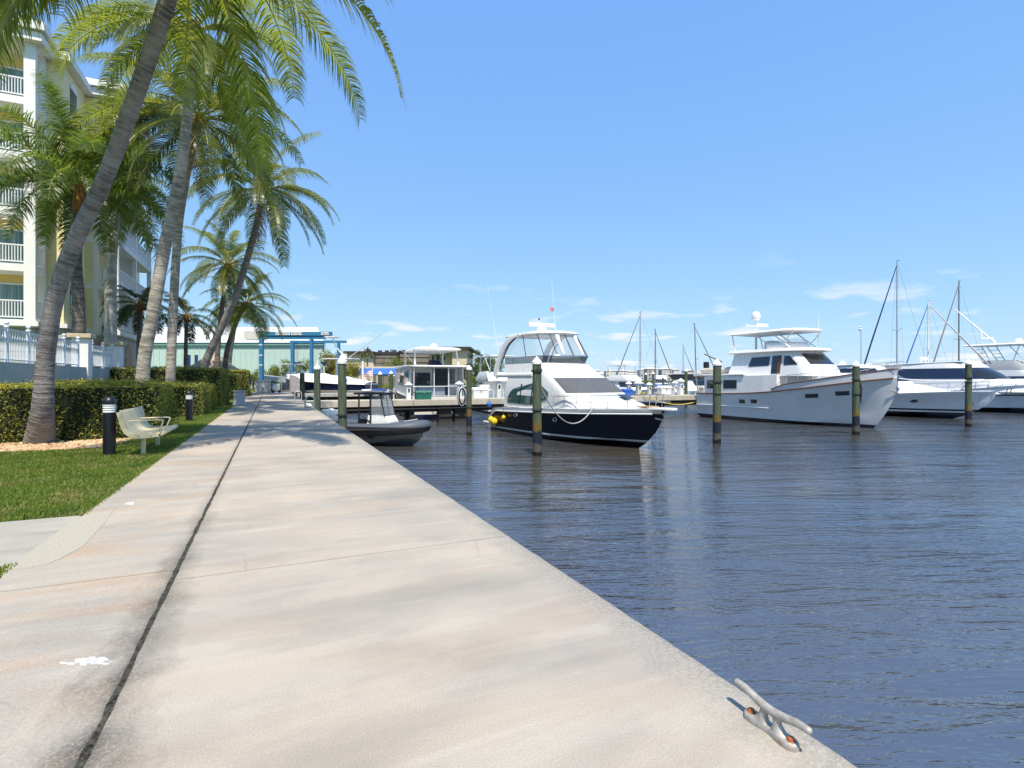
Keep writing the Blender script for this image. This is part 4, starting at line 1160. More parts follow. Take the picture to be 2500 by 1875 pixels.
def piling(label, x, y, top=2.1, dia=0.36, rope=(), lean=None):
    if lean is None: lean = random.Random(int(x*13 + y*7)).uniform(-.012, .012)
    r = thing('mooring_piling', label, 'piling', (x, y, WATER), 0, 'wooden mooring pilings')
    h = top - WATER; rnd = random.Random(int(x*31 + y*17)); n = 14; rings = []
    for k in range(14):
        zz = lerp(-2.0, h, k/13); q = dia/2 * lerp(1.06, 0.97, k/13)
        rings.append([(q*math.cos(2*PI*j/n)*(1 + .02*math.sin(5*j+k)) + lean*zz, q*math.sin(2*PI*j/n)*(1 + .02*math.cos(3*j+k)), zz) for j in range(n)])
    MB().loft(rings).build('post', PILE, r, 50)
    q = dia/2
    MB().lathe([(q*1.1, h - .06), (q*1.12, h + .02), (q*1.12, h + .035), (q*0.06, h + .035 + dia*0.62), (0.004, h + .04 + dia*0.64)], 20, (lean*h, 0, 0)).build('cap', CAPM, r, 40)
    for rz_, cnt in rope:
        m = MB()
        for k in range(cnt):
            m.tube([(lean*h + (q*1.05 + .015)*math.cos(a), (q*1.05 + .015)*math.sin(a), rz_ - WATER + k*0.035 + .02*math.sin(a + k)) for a in [2*PI*j/16 for j in range(17)]], 0.02, 5, cap=False)
        m.build('rope_wrap', ROPE_B, r)
    return r
piling('green topped mooring piling in front of the black yacht', 9.83, 19.2, 2.10, 0.37, ((1.75, 3), (0.2, 2)))
piling('mooring piling in open water right of the black yacht, left of the trawler hull', 19.6, 19.3, 2.15, 0.38, ((1.3, 2), (.75, 1)))
pg = piling('mooring piling hung with black ropes in front of the trawler bow', 29.7, 19.1, 2.2, 0.37, ((1.4, 2), (.6, 2)))
piling('rightmost mooring piling in front of the white express cruiser', 41.4, 19.3, 2.45, 0.37, ((1.5, 3), (1.25, 1)))
piling('mooring piling at the stern of the black yacht with a thin rope', 10.0, 27.8, 2.0, 0.30, ((-0.1, 1),))
piling('nearest piling against the seawall beside the black inflatable boat', 2.36, 19.9, 2.05, 0.30, ((0.15, 2),))
piling('second piling along the seawall behind the nearer ladder hoop', 2.3, 30.4, 2.02, 0.34)
piling('third piling along the seawall near the far gate', 2.25, 44, 1.95, 0.36, ((1.2, 1),))
# coil of black rope hanging on the trawler's piling
m = MB(); rnd = random.Random(6)
for k in range(9):
    a = k*0.6; r0 = .2; zt = 1.35 - rnd.random()*.1; zl = rnd.uniform(-.1, .6)
    m.tube(smooth_path([(.22 + .03*math.sin(k), -.06 + .03*math.cos(2*k), zt - WATER), (.24 + rnd.uniform(-.05, .08), -.14 + rnd.uniform(-.05, .05), (zt + zl)/2 - WATER), (.2 + rnd.uniform(-.05, .1), -.1, zl - WATER), (.14 + rnd.uniform(-.05, .1), -.2, (zt + zl)/2 - WATER), (.12, -.16, zt - WATER)], 16), .022, 5)
hk = thing('hanging_rope_coil', 'tangle of black mooring rope hanging from the piling at the trawler bow', 'rope', (29.7, 19.1, WATER)); m.build('rope', ROPE_B, hk)

CONCD = mk('dock_concrete', (0.44, 0.40, 0.33), 0.9, var=0.16, scale=1.2, grime=0.35, bump=0.3, bscale=20)
DARKC = mk('dark_concrete', (0.035, 0.032, 0.028), 0.85, var=0.4, scale=3)  # one dark tone for the parts below the decks
DKY0, DKY1 = 36.3, 38.5
dk = thing('concrete_dock', 'concrete dock running out across the basin from the seawall', 'dock', (2, 37.4, 0))
x = EX + 0.02; k = 0
while x < 76:
    L = 7.0
    wbuild(MB().box(x, x + L - .03, DKY0, DKY1, -0.42, -0.004 - 0.003*(k % 2)), 'deck_slab', CONCD, dk, bevel=0.02)
    x += L; k += 1
for x in (4.2, 7.2, 9.0, 11.4, 12.6, 19, 25, 31, 37, 43, 49, 55, 61, 67):
    w = 0.95 if x in (11.4, 12.6) else .3
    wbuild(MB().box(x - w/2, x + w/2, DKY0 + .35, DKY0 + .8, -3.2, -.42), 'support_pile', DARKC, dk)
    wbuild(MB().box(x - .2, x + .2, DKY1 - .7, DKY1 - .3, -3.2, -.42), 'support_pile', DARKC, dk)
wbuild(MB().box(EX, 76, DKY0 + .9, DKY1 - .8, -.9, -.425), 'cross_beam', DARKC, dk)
# utility pipe under the dock edge
wbuild(MB().tube([(EX, DKY0 - .02, -.62), (76, DKY0 - .02, -.62)], .05, 8), 'pipe', BLACKP, dk)

# second dock further back
dk2 = thing('grey_lift_dock', 'narrow grey timber dock with boat lifts behind the concrete dock', 'dock', (10, 64, 0))
GREYW = mk('grey_timber', (0.40, 0.39, 0.37), 0.85, var=0.2, scale=6)
for i in range(9):
    wbuild(MB().box(2.4 + i*3.4, 2.4 + i*3.4 + 3.37, 55, 57.2, -.30, 0.0 - .003*(i % 2)), 'deck_section', GREYW, dk2)
for i in range(18):
    xx = 3.3 + i*1.7
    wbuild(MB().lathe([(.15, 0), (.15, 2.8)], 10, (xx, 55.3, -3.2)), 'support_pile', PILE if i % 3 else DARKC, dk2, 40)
wbuild(MB().box(2.4, 33, 56.2, 56.9, -1.7, -.31), 'dark_backing', DARKC, dk2)  # dark box closing the gap below the deck

# power pedestals
def pedestal(label, x, y, h=1.02, s=1.0, mt=WPAINT):
    r = thing('power_pedestal', label, 'pedestal', (x, y, 0), 0, 'dock power pedestals')
    MB().box(-.13*s, .13*s, -.13*s, .13*s, 0, h*.72).build('body', mt, r, bevel=.01)
    MB().box(-.105*s, .105*s, -.105*s, .105*s, h*.722, h*.80).build('lamp_band', LENS, r)
    MB().loft([[(sx*w*s, sy*w*s, z*h) for sx, sy in ((-1,-1),(1,-1),(1,1),(-1,1))] for w, z in ((.21, .802), (.22, .83), (.02, 1.0))]).build('pyramid_cap', CAPM, r)
    MB().box(-.05*s, .05*s, -.17*s, -.13*s, h*.45, h*.62).build('outlet', BLACKP, r)
    return r
def dpt(px, Y): return at(px, 970, Y=Y)
pedestal('white power pedestal with pyramid cap beside the green dock box', dpt(997, 36.9).x, 36.9, 1.25, 1.15)
pedestal('white power pedestal with a blue hose coil on it at the dock edge', dpt(1121, 37.0).x, 37.0, 1.3, 1.2)
pedestal('grey power pedestal behind the black yacht stern by the white dock box', dpt(1217, 37.6).x, 37.6, 1.6, 1.3, CABM)
pedestal('white power pedestal on the open dock left of the trawler stern', dpt(1662, 37.2).x, 37.2, 1.5, 1.15)
pedestal('squat grey power pedestal on the open dock above the black yacht bow', dpt(1559, 37.4).x, 37.4, 1.3, 1.4, CABM)
# hose coil
HB = mk('navy_hose', (0.01, 0.02, 0.09), 0.5)
hx = dpt(1124, 36.6).x
hs = thing('hose_coil', 'coil of navy blue and white hose hanging over the dock edge', 'hose', (hx, 36.62, 0.75))
for j, (mt, off) in enumerate(((HB, 0), (WPAINT, .06), (HB, .1), (BLACKP, .15))):
    m = MB(); m.tube(smooth_path([((.30 - .03*j)*math.sin(a), -.34 - off*.5, -.55 + (.72 - .02*j - .04*j)*math.cos(a)) for a in [2*PI*k/14 for k in range(15)]], 40), .045, 6, cap=False); m.build('hose_loop', mt, hs, 60)
# dock boxes
def dock_box(label, x0, x1, y, h, mt, dp=.65, yd=None):
    r = thing('dock_box', label, 'dock box', ((x0+x1)/2, y, 0), 0, 'storage boxes on the dock'); w = (x1 - x0)/2
    MB().loft([[(sx*a*w, sy*b*dp/2, z) for sx, sy in ((-1,-1),(1,-1),(1,1),(-1,1))] for a, b, z in ((.92, .9, 0), (.97, .97, h*.72))]).build('body', mt, r, bevel=.02)
    MB().loft([[(sx*a*w, sy*b*dp/2, z) for sx, sy in ((-1,-1),(1,-1),(1,1),(-1,1))] for a, b, z in ((1.02, 1.04, h*.722), (1.02, 1.04, h*.82), (.93, .8, h))]).build('lid', mt, r, bevel=.02)
    MB().box(-.04, .04, -dp/2 - .04, -dp/2 - .005, h*.62, h*.76).build('latch', CHROME, r)
    return r
GREENB = mk('green_box_plastic', (0.012, 0.13, 0.095), 0.5, var=0.1)
dock_box('green plastic dock box on the dock below the trawler cockpit', dpt(1013, 36.9).x, dpt(1052, 36.9).x, 36.9, .62, GREENB)
dock_box('large white dock box right of the small piling', dpt(1152, 37.1).x, dpt(1189, 37.1).x, 37.1, .82, WHITE)
dock_box('grey low dock box behind the large white dock box', dpt(1170, 38.1).x, dpt(1194, 38.1).x, 38.15, 1.0, CABM, .5)
dock_box('white dock box on the open dock behind the yacht bow rail', dpt(1609, 37.0).x, dpt(1634, 37.0).x, 37.0, .85, WHITE)
dock_box('beige dock box at the trawler stern', dpt(1711, 37.3).x, dpt(1731, 37.3).x, 37.3, .8, mk('beige_box', (0.55, 0.50, 0.42), .6))
dock_box('blue lidded cooler on the open dock beyond the yacht windshield', dpt(1520, 37.5).x, dpt(1540, 37.5).x, 37.5, .6, mk('cooler_blue', (0.03, 0.12, 0.55), .4))
# small far pilings
for lb, px, Y, tp in (('far white capped piling left of the flag, first of the close pair', 929, 50, 1.9), ('far white capped piling, second of the close pair behind the inflatable boat', 955, 49, 1.95), ('far piling beyond the open dock near the mast', 1577, 62, 2.1), ('tall far piling beyond the open dock left of the trawler', 1675, 50, 2.4), ('far piling seen over the trawler bow', 2197, 52, 2.6), ('far white capped piling behind the trawler stern piling', 1717, 60, 2.2)):
    q = at(px, 925, Y=Y); piling(lb, q.x, q.y, tp, 0.36)
# folding inverted-U rack behind box
for px, lb in ((1198, 'left white hoop rack'), (1222, 'right white hoop rack')):
    q = dpt(px, 36.8); r = thing('hoop_rack', lb + ' on the dock behind the yacht stern', 'rack', (q.x, 36.75, 0))
    MB().tube([(-.22, 0, 0), (-.22, 0, .45)] + [(.22*math.cos(PI - a), 0, .45 + .2*math.sin(a)) for a in [PI*k/6 for k in range(1, 6)]] + [(.22, 0, .45), (.22, 0, 0)], .03, 6).build('hoop', WPAINT, r, 50)

# low white float along the dock face, and the busy docks beyond the open slip
fl0 = thing('work_float', 'low white float moored along the dock face behind the yacht bow', 'float', (23.2, 35.2, WATER))
MB().loft([[(x, -w, z), (x, w, z), (x, w, z2), (x, -w, z2)] for x, w, z, z2 in ((-4.6, .7, -.2, .62), (-4.2, .95, -.25, .66), (4.2, .95, -.25, .66), (4.8, .6, -.1, .62))]).build('hull', WHITE, fl0, bevel=.05)
MB().box(-4.4, 4.5, -.98, .98, .40, .46).build('rub_strake', RUBBER, fl0)
for x in (-3, 0, 3): MB().tube([(x, -.8, .64), (x, -.8, 1.05), (x + .5, -.8, 1.05), (x + .5, -.8, .64)], .025, 6).build('grab_rail', CHROME, fl0)
dk3 = thing('far_dock', 'far grey dock crossing behind the open slip', 'dock', (40, 70, 0))
for i in range(13):
    wbuild(MB().box(24 + i*7.0, 24 + i*7.0 + 6.96, 70, 72, -.32, -.02 - .003*(i % 2)), 'deck_section', CONCD, dk3)
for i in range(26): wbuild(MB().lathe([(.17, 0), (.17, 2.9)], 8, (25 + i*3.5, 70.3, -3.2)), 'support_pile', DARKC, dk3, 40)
wbuild(MB().box(24, 115, 71, 71.6, -1.7, -.33), 'dark_backing', DARKC, dk3)  # dark box filling the space under the far deck
rnd = random.Random(77)
where = ('just right of the yacht windshield', 'between the two outrigger poles', 'left of the tall grey mast', 'right of the tall grey mast', 'beside the cruiser with black canvas', 'right of the cruiser with black canvas', 'left of the leaning mast', 'right of the leaning mast', 'behind the trawler stern piling', 'over the trawler foredeck')
for k, px in enumerate((1462, 1506, 1540, 1588, 1612, 1642, 1688, 1706, 1728, 2150)):
    Y = (58, 66, 74)[k % 3]; q = at(px, 925, Y=Y); piling('small far capped piling %s' % where[k], q.x, Y - .6, rnd.uniform(1.5, 2.3), .34)
for k, (px, Y, lb) in enumerate(((1535, 37.9, 'small grey power pedestal left of the squat pedestal on the open dock'), (1585, 38.0, 'second small grey pedestal behind the squat pedestal on the open dock'), (1648, 38.1, 'narrow white pedestal behind the white dock box on the open dock'))):
    pedestal(lb, dpt(px, Y).x, Y, (1.25, 1.15, 1.3)[k], 1.0, CABM if k < 2 else WPAINT)
# bicycle-like frame and coiled hoses on the open dock
for px, lb, cc in ((1570, 'coil of yellow hose on the open dock floor', (.5, .42, .06)), (1602, 'coil of pale rope on the open dock floor', (.5, .48, .42)), (1690, 'coil of teal hose on the open dock floor', (.06, .25, .25))):
    o = thing('deck_coil', lb, 'hose', (dpt(px, 36.9).x, 36.9, 0.0)); m = MB()
    m.tube([((.22 + .05*math.sin(a*.35))*math.cos(a), (.22 + .05*math.sin(a*.35))*math.sin(a), .03 + .012*a) for a in [k*.4 for k in range(64)]], .022, 5); m.build('coil', mk('coil_%d' % px, cc, .6), o, 60)
line_y = None
# ================================================================= boats
def hull_paint(name, body, top=None, bottom=(0.015, 0.015, 0.017), gun=0.0, boot=(), slope=0.0, rough=0.16, spec=0.5, coat=0.2):
    """paint laid out on the hull's own height: antifouling, boot stripes, topsides, gunwale band"""
    t = NT(name); z = t.sep(t.obj()); zz = t.math('ADD', z[2], t.math('MULTIPLY', z[0], -slope))
    rise = t.node('ShaderNodeAttribute', attribute_name='rise').outputs['Fac']
    n = t.noise(t.obj(), 0.8, 5, 0.6)
    c = t.mix(t.step(n, 0.35, 0.65), tuple(x*0.94 for x in body), tuple(min(1, x*1.04) for x in body))
    c = t.mix(t.math('MULTIPLY', t.step(t.noise(t.mapping(t.obj(), (2, 2, 0.25)), 2.2, 5, .65), 0.55, 0.75), 0.12), c, tuple(x*0.6 + .02 for x in body))
    if gun: c = t.mix(t.math('GREATER_THAN', rise, -gun), c, top)
    for z0, z1, cc in boot:
        c = t.mix(t.math('MULTIPLY', t.math('GREATER_THAN', zz, z0), t.math('LESS_THAN', zz, z1)), c, cc)
    if boot: c = t.mix(t.math('LESS_THAN', zz, boot[0][0]), c, bottom)
    return t.done(t.bsdf(c, rough, 0, None, spec, coat=coat))
def interp(st, n):
    k = len(st[0]); out = []
    P = [tuple(2*a - b for a, b in zip(st[0], st[1]))] + list(st) + [tuple(2*a - b for a, b in zip(st[-1], st[-2]))]
    seg = len(st) - 1
    for i in range(n):
        t = i/(n-1)*seg; q = min(int(t), seg-1); f = t - q; a, b, c, d = P[q:q+4]
        out.append(tuple(0.5*((2*b[j]) + (c[j]-a[j])*f + (2*a[j]-5*b[j]+4*c[j]-d[j])*f*f + (3*b[j]-a[j]-3*c[j]+d[j])*f**3) for j in range(k)))
    return out
def hull(root, st, mat, n=30, p=1.7, ms=7, deckmat=WHITE, camber=.06, deck=True):
    S = interp(st, n); m = MB(); rise = []; rows = []
    for (x, bs, zs, bc, zc, zk) in S:
        bs, bc = max(bs, .02), max(min(bc, bs), .012); side = []
        for j in range(ms + 1):
            t = j/ms; side.append((lerp(bc, bs, t**p), lerp(zc, zs, t)))
        row = [(x, y, z) for y, z in reversed(side)] + [(x, 0, zk)] + [(x, -y, z) for y, z in side]
        rows.append(row); rise += [q[2] - zs for q in row]
    m.grid(rows); k = len(rows[0]); m.f.append(tuple(range(k))); m.m.append(0)
    o = m.build('hull', mat, root, 38)
    o.data.attributes.new('rise', 'FLOAT', 'POINT').data.foreach_set('value', rise)
    if deck:
        d = MB(); d.grid([[(x, bs*f, zs - .015 + camber*(1 - f*f)) for f in (.985, .5, 0, -.5, -.985)] for (x, bs, zs, *_ ) in [(q[0], max(q[1], .03), q[2]) for q in S]])
        d.build('deck', deckmat, root, 50)
    return S
def sheer(S, x, side=-1, inset=0.0, dz=0.0):
    for a, b in zip(S, S[1:]):
        if a[0] <= x <= b[0]:
            f = (x - a[0])/(b[0] - a[0] + 1e-9)
            return Vector((x, side*max(.03, lerp(a[1], b[1], f) - inset), lerp(a[2], b[2], f) + dz))
    e = S[-1] if x > S[-1][0] else S[0]
    return Vector((x, side*max(.03, e[1] - inset), e[2] + dz))
def bowrail(root, S, x0, x1, h, n, inset=.12, r=.018, mid=True, mat=CHROME, tip=None, name='bow_rail'):
    m = MB()
    for side in (-1, 1):
        tops = []
        for i in range(n):
            x = lerp(x0, x1, i/(n-1)); f = min(1, i/1.0) if i == 0 else 1
            b = sheer(S, x, side, inset); q = b + Vector((0.10, side*.03, h if i else h*.35))
            tops.append(q); m.tube([b, q], r*.8, 5)
        if tip is not None: tops.append(Vector((tip, side*.16, S[-1][2] + h)))
        m.tube(smooth_path(tops, n*4), r, 6)
        if mid: m.tube(smooth_path([q - Vector((0, 0, h*.5)) for q in tops[1:]], n*4), r*.6, 5)
    if tip is not None:
        m.tube([(tip, -.16, S[-1][2] + h), (tip + .12, 0, S[-1][2] + h), (tip, .16, S[-1][2] + h)], r, 6)
    return m.build(name, mat, root, 60)
class Body:
    """deckhouse given as plan outlines at several heights: (z, aft x, front x, half width)"""
    def __init__(s, levels, arc=1.4, pw=2.4, n=12): s.L, s.arc, s.pw, s.n = levels, arc, pw, n
    def lev(s, z):
        L = s.L
        if z <= L[0][0]: return L[0]
        for a, b in zip(L, L[1:]):
            if z <= b[0]:
                f = (z - a[0])/(b[0] - a[0]); return tuple(lerp(p, q, f) for p, q in zip(a, b))
        return L[-1]
    def ring(s, z, off=0.0):
        _, xb, xf, w = s.lev(z); xf += off; w += off; xb -= off*0; arc = min(s.arc, xf - xb - .1); pts = []
        for k in range(5): pts.append((lerp(xb, xf - arc, k/5), -w, z))
        for k in range(s.n*2 + 1):
            th = -PI/2 + PI*k/(s.n*2); cx, sy = math.cos(th), math.sin(th)
            pts.append((xf - arc + arc*abs(cx)**(2/s.pw), w*math.copysign(abs(sy)**(2/s.pw), sy), z))
        for k in range(4, -1, -1): pts.append((lerp(xb, xf - arc, k/5), w, z))
        return pts
    def build(s, root, name, mat, zs=None, smooth=40):
        zs = zs or [l[0] for l in s.L]
        return MB().loft([s.ring(z) for z in zs]).build(name, mat, root, smooth)
    def glass(s, root, name, mat, z0, z1, a, b, off=.014, rows=3):
        k = len(s.ring(s.L[0][0])); i0, i1 = int(a*(k-1)), int(math.ceil(b*(k-1)))
        m = MB(); R_ = [s.ring(lerp(z0, z1, i/(rows-1)), off)[i0:i1+1] for i in range(rows)]
        I_ = [s.ring(lerp(z0, z1, i/(rows-1)), -.01)[i0:i1+1] for i in range(rows)]
        loop = [R_[i] for i in range(rows)] + [I_[i] for i in range(rows-1, -1, -1)] + [R_[0]]
        m.grid(loop); return m.build(name, mat, root, 50, weld=.0004)
    def side(s, root, name, mat, pts, sd=-1, off=.012, th=.024):
        m = MB(); m.panel([(x, sd*(s.lev(z)[3] + off), z) for x, z in pts], th); return m.build(name, mat, root)
def text(root, body, size, loc, rot, mat, shear=0.0, name='lettering', align='CENTER'):
    c = bpy.data.curves.new(name, 'FONT'); c.body = body; c.size = size; c.shear = shear; c.align_x = align; c.align_y = 'CENTER'; c.extrude = .002
    tmp = bpy.data.objects.new(name, c); me = bpy.data.meshes.new_from_object(tmp); bpy.data.objects.remove(tmp)
    me.materials.clear(); me.materials.append(mat)
    return inst(name, me, root, loc, rot)
def whip(root, a, b, r=.018, name='antenna', mat=WHITE): return MB().tube([a, Vector(a).lerp(Vector(b), .45), b], [r, r*.7, r*.28], 6).build(name, mat, root)
def boat(name, label, x, y, hx, hy, group=None, cat='boat'):
    return thing(name, label, cat, (x, y, WATER), math.atan2(hy, hx), group)
LETTER = mk('dark_lettering', (0.02, 0.02, 0.03), 0.5)
COVERG = mk('grey_screen_cover', (0.085, 0.092, 0.105), 0.85, var=0.12, scale=3)

# ----------------------------------------------------------------- black sedan-bridge yacht
y1 = boat('motor_yacht', 'black hulled flybridge motor yacht moored bow out beside the inflatable boat', 14.25, 30.2, 0.078, -0.997, None, 'yacht')
BK = hull_paint('black_hull', (0.008, 0.010, 0.020), (0.78, 0.78, 0.78), (0.006, 0.006, 0.007), 0.20, ((0.16, 0.25, (0.55, 0.56, 0.58)),), 0.012, 0.22, 0.22, 0.0)
st = [(-.7,1.72,.72,1.70,.0,-.3),(-.35,1.85,1.02,1.78,-.02,-.4),(.3,1.95,1.36,1.85,-.02,-.5),(2.8,2.1,1.48,1.95,0,-.55),(5.6,2.1,1.58,1.85,.05,-.55),(7.9,1.95,1.66,1.5,.18,-.5),(9.6,1.55,1.72,.9,.38,-.3),(10.9,.98,1.77,.38,.62,.05),(11.8,.48,1.80,.1,1.05,.75),(12.25,.12,1.81,.03,1.5,1.38)]
S = hull(y1, st, BK, 40)
MB().tube(smooth_path([sheer(S, lerp(-.3, 12.0, i/16), -1, -.02, -.21) for i in range(17)], 50), .035, 6).build('rub_rail', WHITE, y1, 50)
MB().tube(smooth_path([sheer(S, lerp(-.3, 12.0, i/16), 1, -.02, -.21) for i in range(17)], 50), .035, 6).build('rub_rail', WHITE, y1, 50)
MB().box(-1.9, -.55, -1.65, 1.65, .28, .42).build('swim_platform', WHITE, y1, bevel=.05)
trunk = Body([(1.62, 6.0, 11.3, 1.60), (1.90, 6.0, 10.8, 1.50), (2.2, 6.0, 9.8, 1.42), (2.38, 6.0, 8.9, 1.36)], 3.4, 2.0)
trunk.build(y1, 'foredeck_trunk', WHITE, [1.62, 1.75, 1.9, 2.05, 2.2, 2.3, 2.38])
hs1 = Body([(1.5, 1.4, 8.95, 1.88), (2.36, 1.5, 8.45, 1.86), (3.2, 1.6, 6.95, 1.74), (3.55, 1.3, 6.2, 1.66), (3.95, .9, 5.55, 1.58)], 1.5, 2.9)
hs1.build(y1, 'deckhouse', WHITE, [1.5, 1.9, 2.36, 2.8, 3.2, 3.55, 3.95])
hs1.glass(y1, 'windshield_cover', COVERG, 2.42, 3.16, .245, .755)
for sd in (-1, 1):
    arch_ = [(2.0, 1.72)] + [(3.9 + 2.1*math.cos(a)*-1, 1.72 + 1.12*math.sin(a)) for a in [PI*k/14*.5 + .05 for k in range(8)]] + [(4.6, 2.88), (5.5, 2.72), (6.15, 2.42), (6.1, 2.1), (5.0, 1.74), (4.0, 1.66)]
    hs1.side(y1, 'side_window', GLASS_T, arch_, sd)
    for xx in (3.2, 4.4): MB().panel([(xx, sd*(1.89), 1.7), (xx + .09, sd*1.89, 1.7), (xx + .22, sd*1.81, 2.82), (xx + .13, sd*1.81, 2.82)], .05).build('window_mullion', BLACKP, y1)
MB().loft([[(x, y, z) for x, y in ((.2, -w), (4.4, -w), (4.4, w), (.2, w))] for w, z in ((1.70, 3.18), (1.78, 3.24), (1.78, 3.38), (1.70, 3.42))]).build('flybridge_deck', WHITE, y1, bevel=.04)
ven = Body([(3.955, .9, 5.58, 1.55), (4.32, 1.0, 5.80, 1.60), (5.55, 1.6, 4.90, 1.46)], 1.7, 2.6)
m = MB(); m.grid([ven.ring(z) for z in (3.96, 4.14, 4.32)]); m.build('venturi_screen', SMOKE, y1, 50)
m = MB(); m.tube(ven.ring(4.33, .01), .022, 6); m.build('venturi_rail', CHROME, y1, 60)
m = MB(); m.grid([ven.ring(z) for z in (4.35, 4.7, 5.1, 5.53)]); m.build('vinyl_enclosure', VINYL, y1, 50)
STRAPM = mk('black_canvas_binding', (0.012, 0.013, 0.018), .8)
kk = len(ven.ring(4.4))
for i in (4, 9, 13, 17, 21, 25, 30):
    MB().tube([Vector(ven.ring(z, .012)[i]) for z in (4.35, 4.7, 5.1, 5.53)], .022, 5).build('enclosure_seam', STRAPM, y1)
WCURT = mk('white_rolled_canvas', (0.78, 0.78, 0.78), .7)
for i in (15, 20):
    q = [Vector(ven.ring(z, -.05)[i]) for z in (4.4, 4.8, 5.15, 5.48)]
    MB().tube(q, [.05, .10, .09, .16], 7).build('rolled_curtain', WCURT, y1, 50)
ht = Body([(5.55, .9, 5.0, 1.46), (5.59, .8, 5.12, 1.54), (5.68, .85, 5.08, 1.52), (5.75, 1.2, 4.7, 1.3)], 1.9, 2.3)
ht.build(y1, 'hardtop', WHITE)
for sd in (-1, 1):
    pth = smooth_path([(2.6, sd*1.5, 5.61), (1.6, sd*1.53, 5.45), (.85, sd*1.57, 5.0), (.25, sd*1.62, 4.2), (-.05, sd*1.66, 3.55), (-.1, sd*1.68, 3.2)], 24)
    MB().loft([[p + Vector((dx, dy, dz)) for dx, dy, dz in ((-.22, -.05, .08), (.0, -.07, .06), (.22, -.05, -.08), (.22, .05, -.08), (0, .07, .06), (-.22, .05, .08))] for p in pth]).build('arch_leg', WHITE, y1, 50)
    q0 = smooth_path([(2.3, sd*1.60, 5.45), (1.6, sd*1.63, 5.1), (1.05, sd*1.66, 4.5), (.75, sd*1.68, 4.05)], 14)
    MB().tube(q0, .045, 6).build('enclosure_seam', STRAPM, y1)
MB().lathe([(.33, 0), (.36, .12), (.35, .30), (.24, .46), (.02, .52)], 18, (1.7, .55, 5.73)).build('satellite_dome', WHITE, y1, 60)
MB().lathe([(.30, 0), (.32, .14), (.26, .26), (.06, .30)], 18, (2.75, -.1, 5.74)).build('radar_base', WHITE, y1, 60)
rb = MB().box(2.66, 2.84, -1.0, .75, 6.12, 6.33).build('radar_bar', WHITE, y1, bevel=.05)
c = MB().lathe([(.05, 0), (.05, .1)], 8, (2.75, -.1, 6.02)).build('radar_spindle', WHITE, y1)
text(rb, 'FURUNO', .15, (2.655, -.12, 6.225), (R(90), 0, R(-90)), LETTER)
MB().tube([(2.1, .1, 5.7), (2.1, .1, 6.6)], .03, 8).build('light_mast', WHITE, y1); MB().lathe([(.05, 0), (.05, .09)], 8, (2.1, .1, 6.6)).build('masthead_light', BLACKP, y1)
whip(y1, (.3, -1.6, 4.2), (-.2, -2.2, 8.9)); whip(y1, (1.9, 1.5, 5.4), (1.6, 1.3, 9.3))
MB().panel([(1.80, 1.38, 7.2), (1.62, 1.2, 7.25), (1.60, 1.2, 7.5), (1.78, 1.38, 7.45)], .01).build('pennant', mk('faded_flag', (0.5, 0.2, 0.2), .8, var=.6, scale=8), y1)
bowrail(y1, S, 5.0, 11.8, .62, 9, tip=12.55)
MB().loft([[(x, y*w, z) for y in (-1, 1)] + [(x, y*w, z - .1) for y in (1, -1)] for x, w, z in ((11.8, .44, 1.86), (12.3, .38, 1.87), (12.7, .30, 1.88), (12.95, .14, 1.88))]).build('bow_pulpit', WHITE, y1, bevel=.02)
MB().tube([(12.55, 0, 1.78), (12.2, 0, 1.55), (12.05, 0, 1.3)], .04, 6).tube([(12.0, -.2, 1.42), (12.2, 0, 1.35), (12.0, .2, 1.42)], .035, 6).build('anchor', CHROME, y1)
MB().panel([(9.6, -.25, 2.36), (10.15, -.22, 2.2), (10.15, .22, 2.2), (9.6, .25, 2.36)], .05).build('deck_hatch', GLASS_D, y1)
MB().loft([[(x, y, z) for y in (-.35, .35)] + [(x, y, z - .06) for y in (.35, -.35)] for x, z in ((11.0, 1.9), (11.7, 1.90))]).build('sun_pad', TEAK, y1)
for x in (3.05, 6.9):
    b = sheer(S, x, -1); q = Vector((x, -(2.02 if x < 5 else 1.93), 1.08))
    MB().tube([(q.x + .17*math.cos(a), q.y - .02, q.z + .09*math.sin(a)) for a in [2*PI*k/14 for k in range(15)]], .022, 6).build('porthole_ring', CHROME, y1, 60)
    MB().panel([(q.x + .16*math.cos(a), q.y - .008, q.z + .08*math.sin(a)) for a in [2*PI*k/14 for k in range(14)]], .03).build('porthole_glass', GLASS_D, y1)
# fenders (own things, hung on the hull)
YF = mk('yellow_fender', (0.72, 0.50, 0.015), .45, var=.08); BF = mk('blue_fender', (0.03, 0.14, 0.5), .4)
def local_to_world(root, p):
    return Matrix.LocRotScale(root.location, root.rotation_euler, None) @ Vector(p)
for lb, p, r, mt in (('yellow ball fender at the black yacht stern quarter, left one of the low pair', (.05, -2.05, .62), .19, YF), ('yellow ball fender on the black yacht, right one of the low pair', (.62, -2.12, .55), .205, YF), ('smaller yellow fender hanging higher on the black yacht side', (1.9, -2.18, .88), .12, YF), ('blue ball fender on the black yacht swim platform', (-1.2, -1.55, 1.5), .17, BF)):
    f = thing('ball_fender', lb, 'fender', local_to_world(y1, p), 0, 'ball fenders on the black yacht')
    MB().ball((0, 0, 0), (r, r, r*1.08), 16, 10).build('ball', mt, f, 60)
    MB().lathe([(r*.2, r*1.0), (r*.22, r*1.2), (r*.1, r*1.3)], 8).build('eye', mt if mt is YF else BLACKP, f)
    MB().tube([(0, 0, r*1.2), (0, .08, r*1.2 + .65)], .012, 5).build('lanyard', ROPE_B, f)
def line(label, a, b, drop, r=.018, mt=ROPE_W):
    a, b = Vector(a), Vector(b); o = thing('mooring_line', label, 'rope', a, 0)
    MB().tube([p - a for p in sag(a, b, drop, 18)], r, 5).build('rope', mt, o, 60); return o
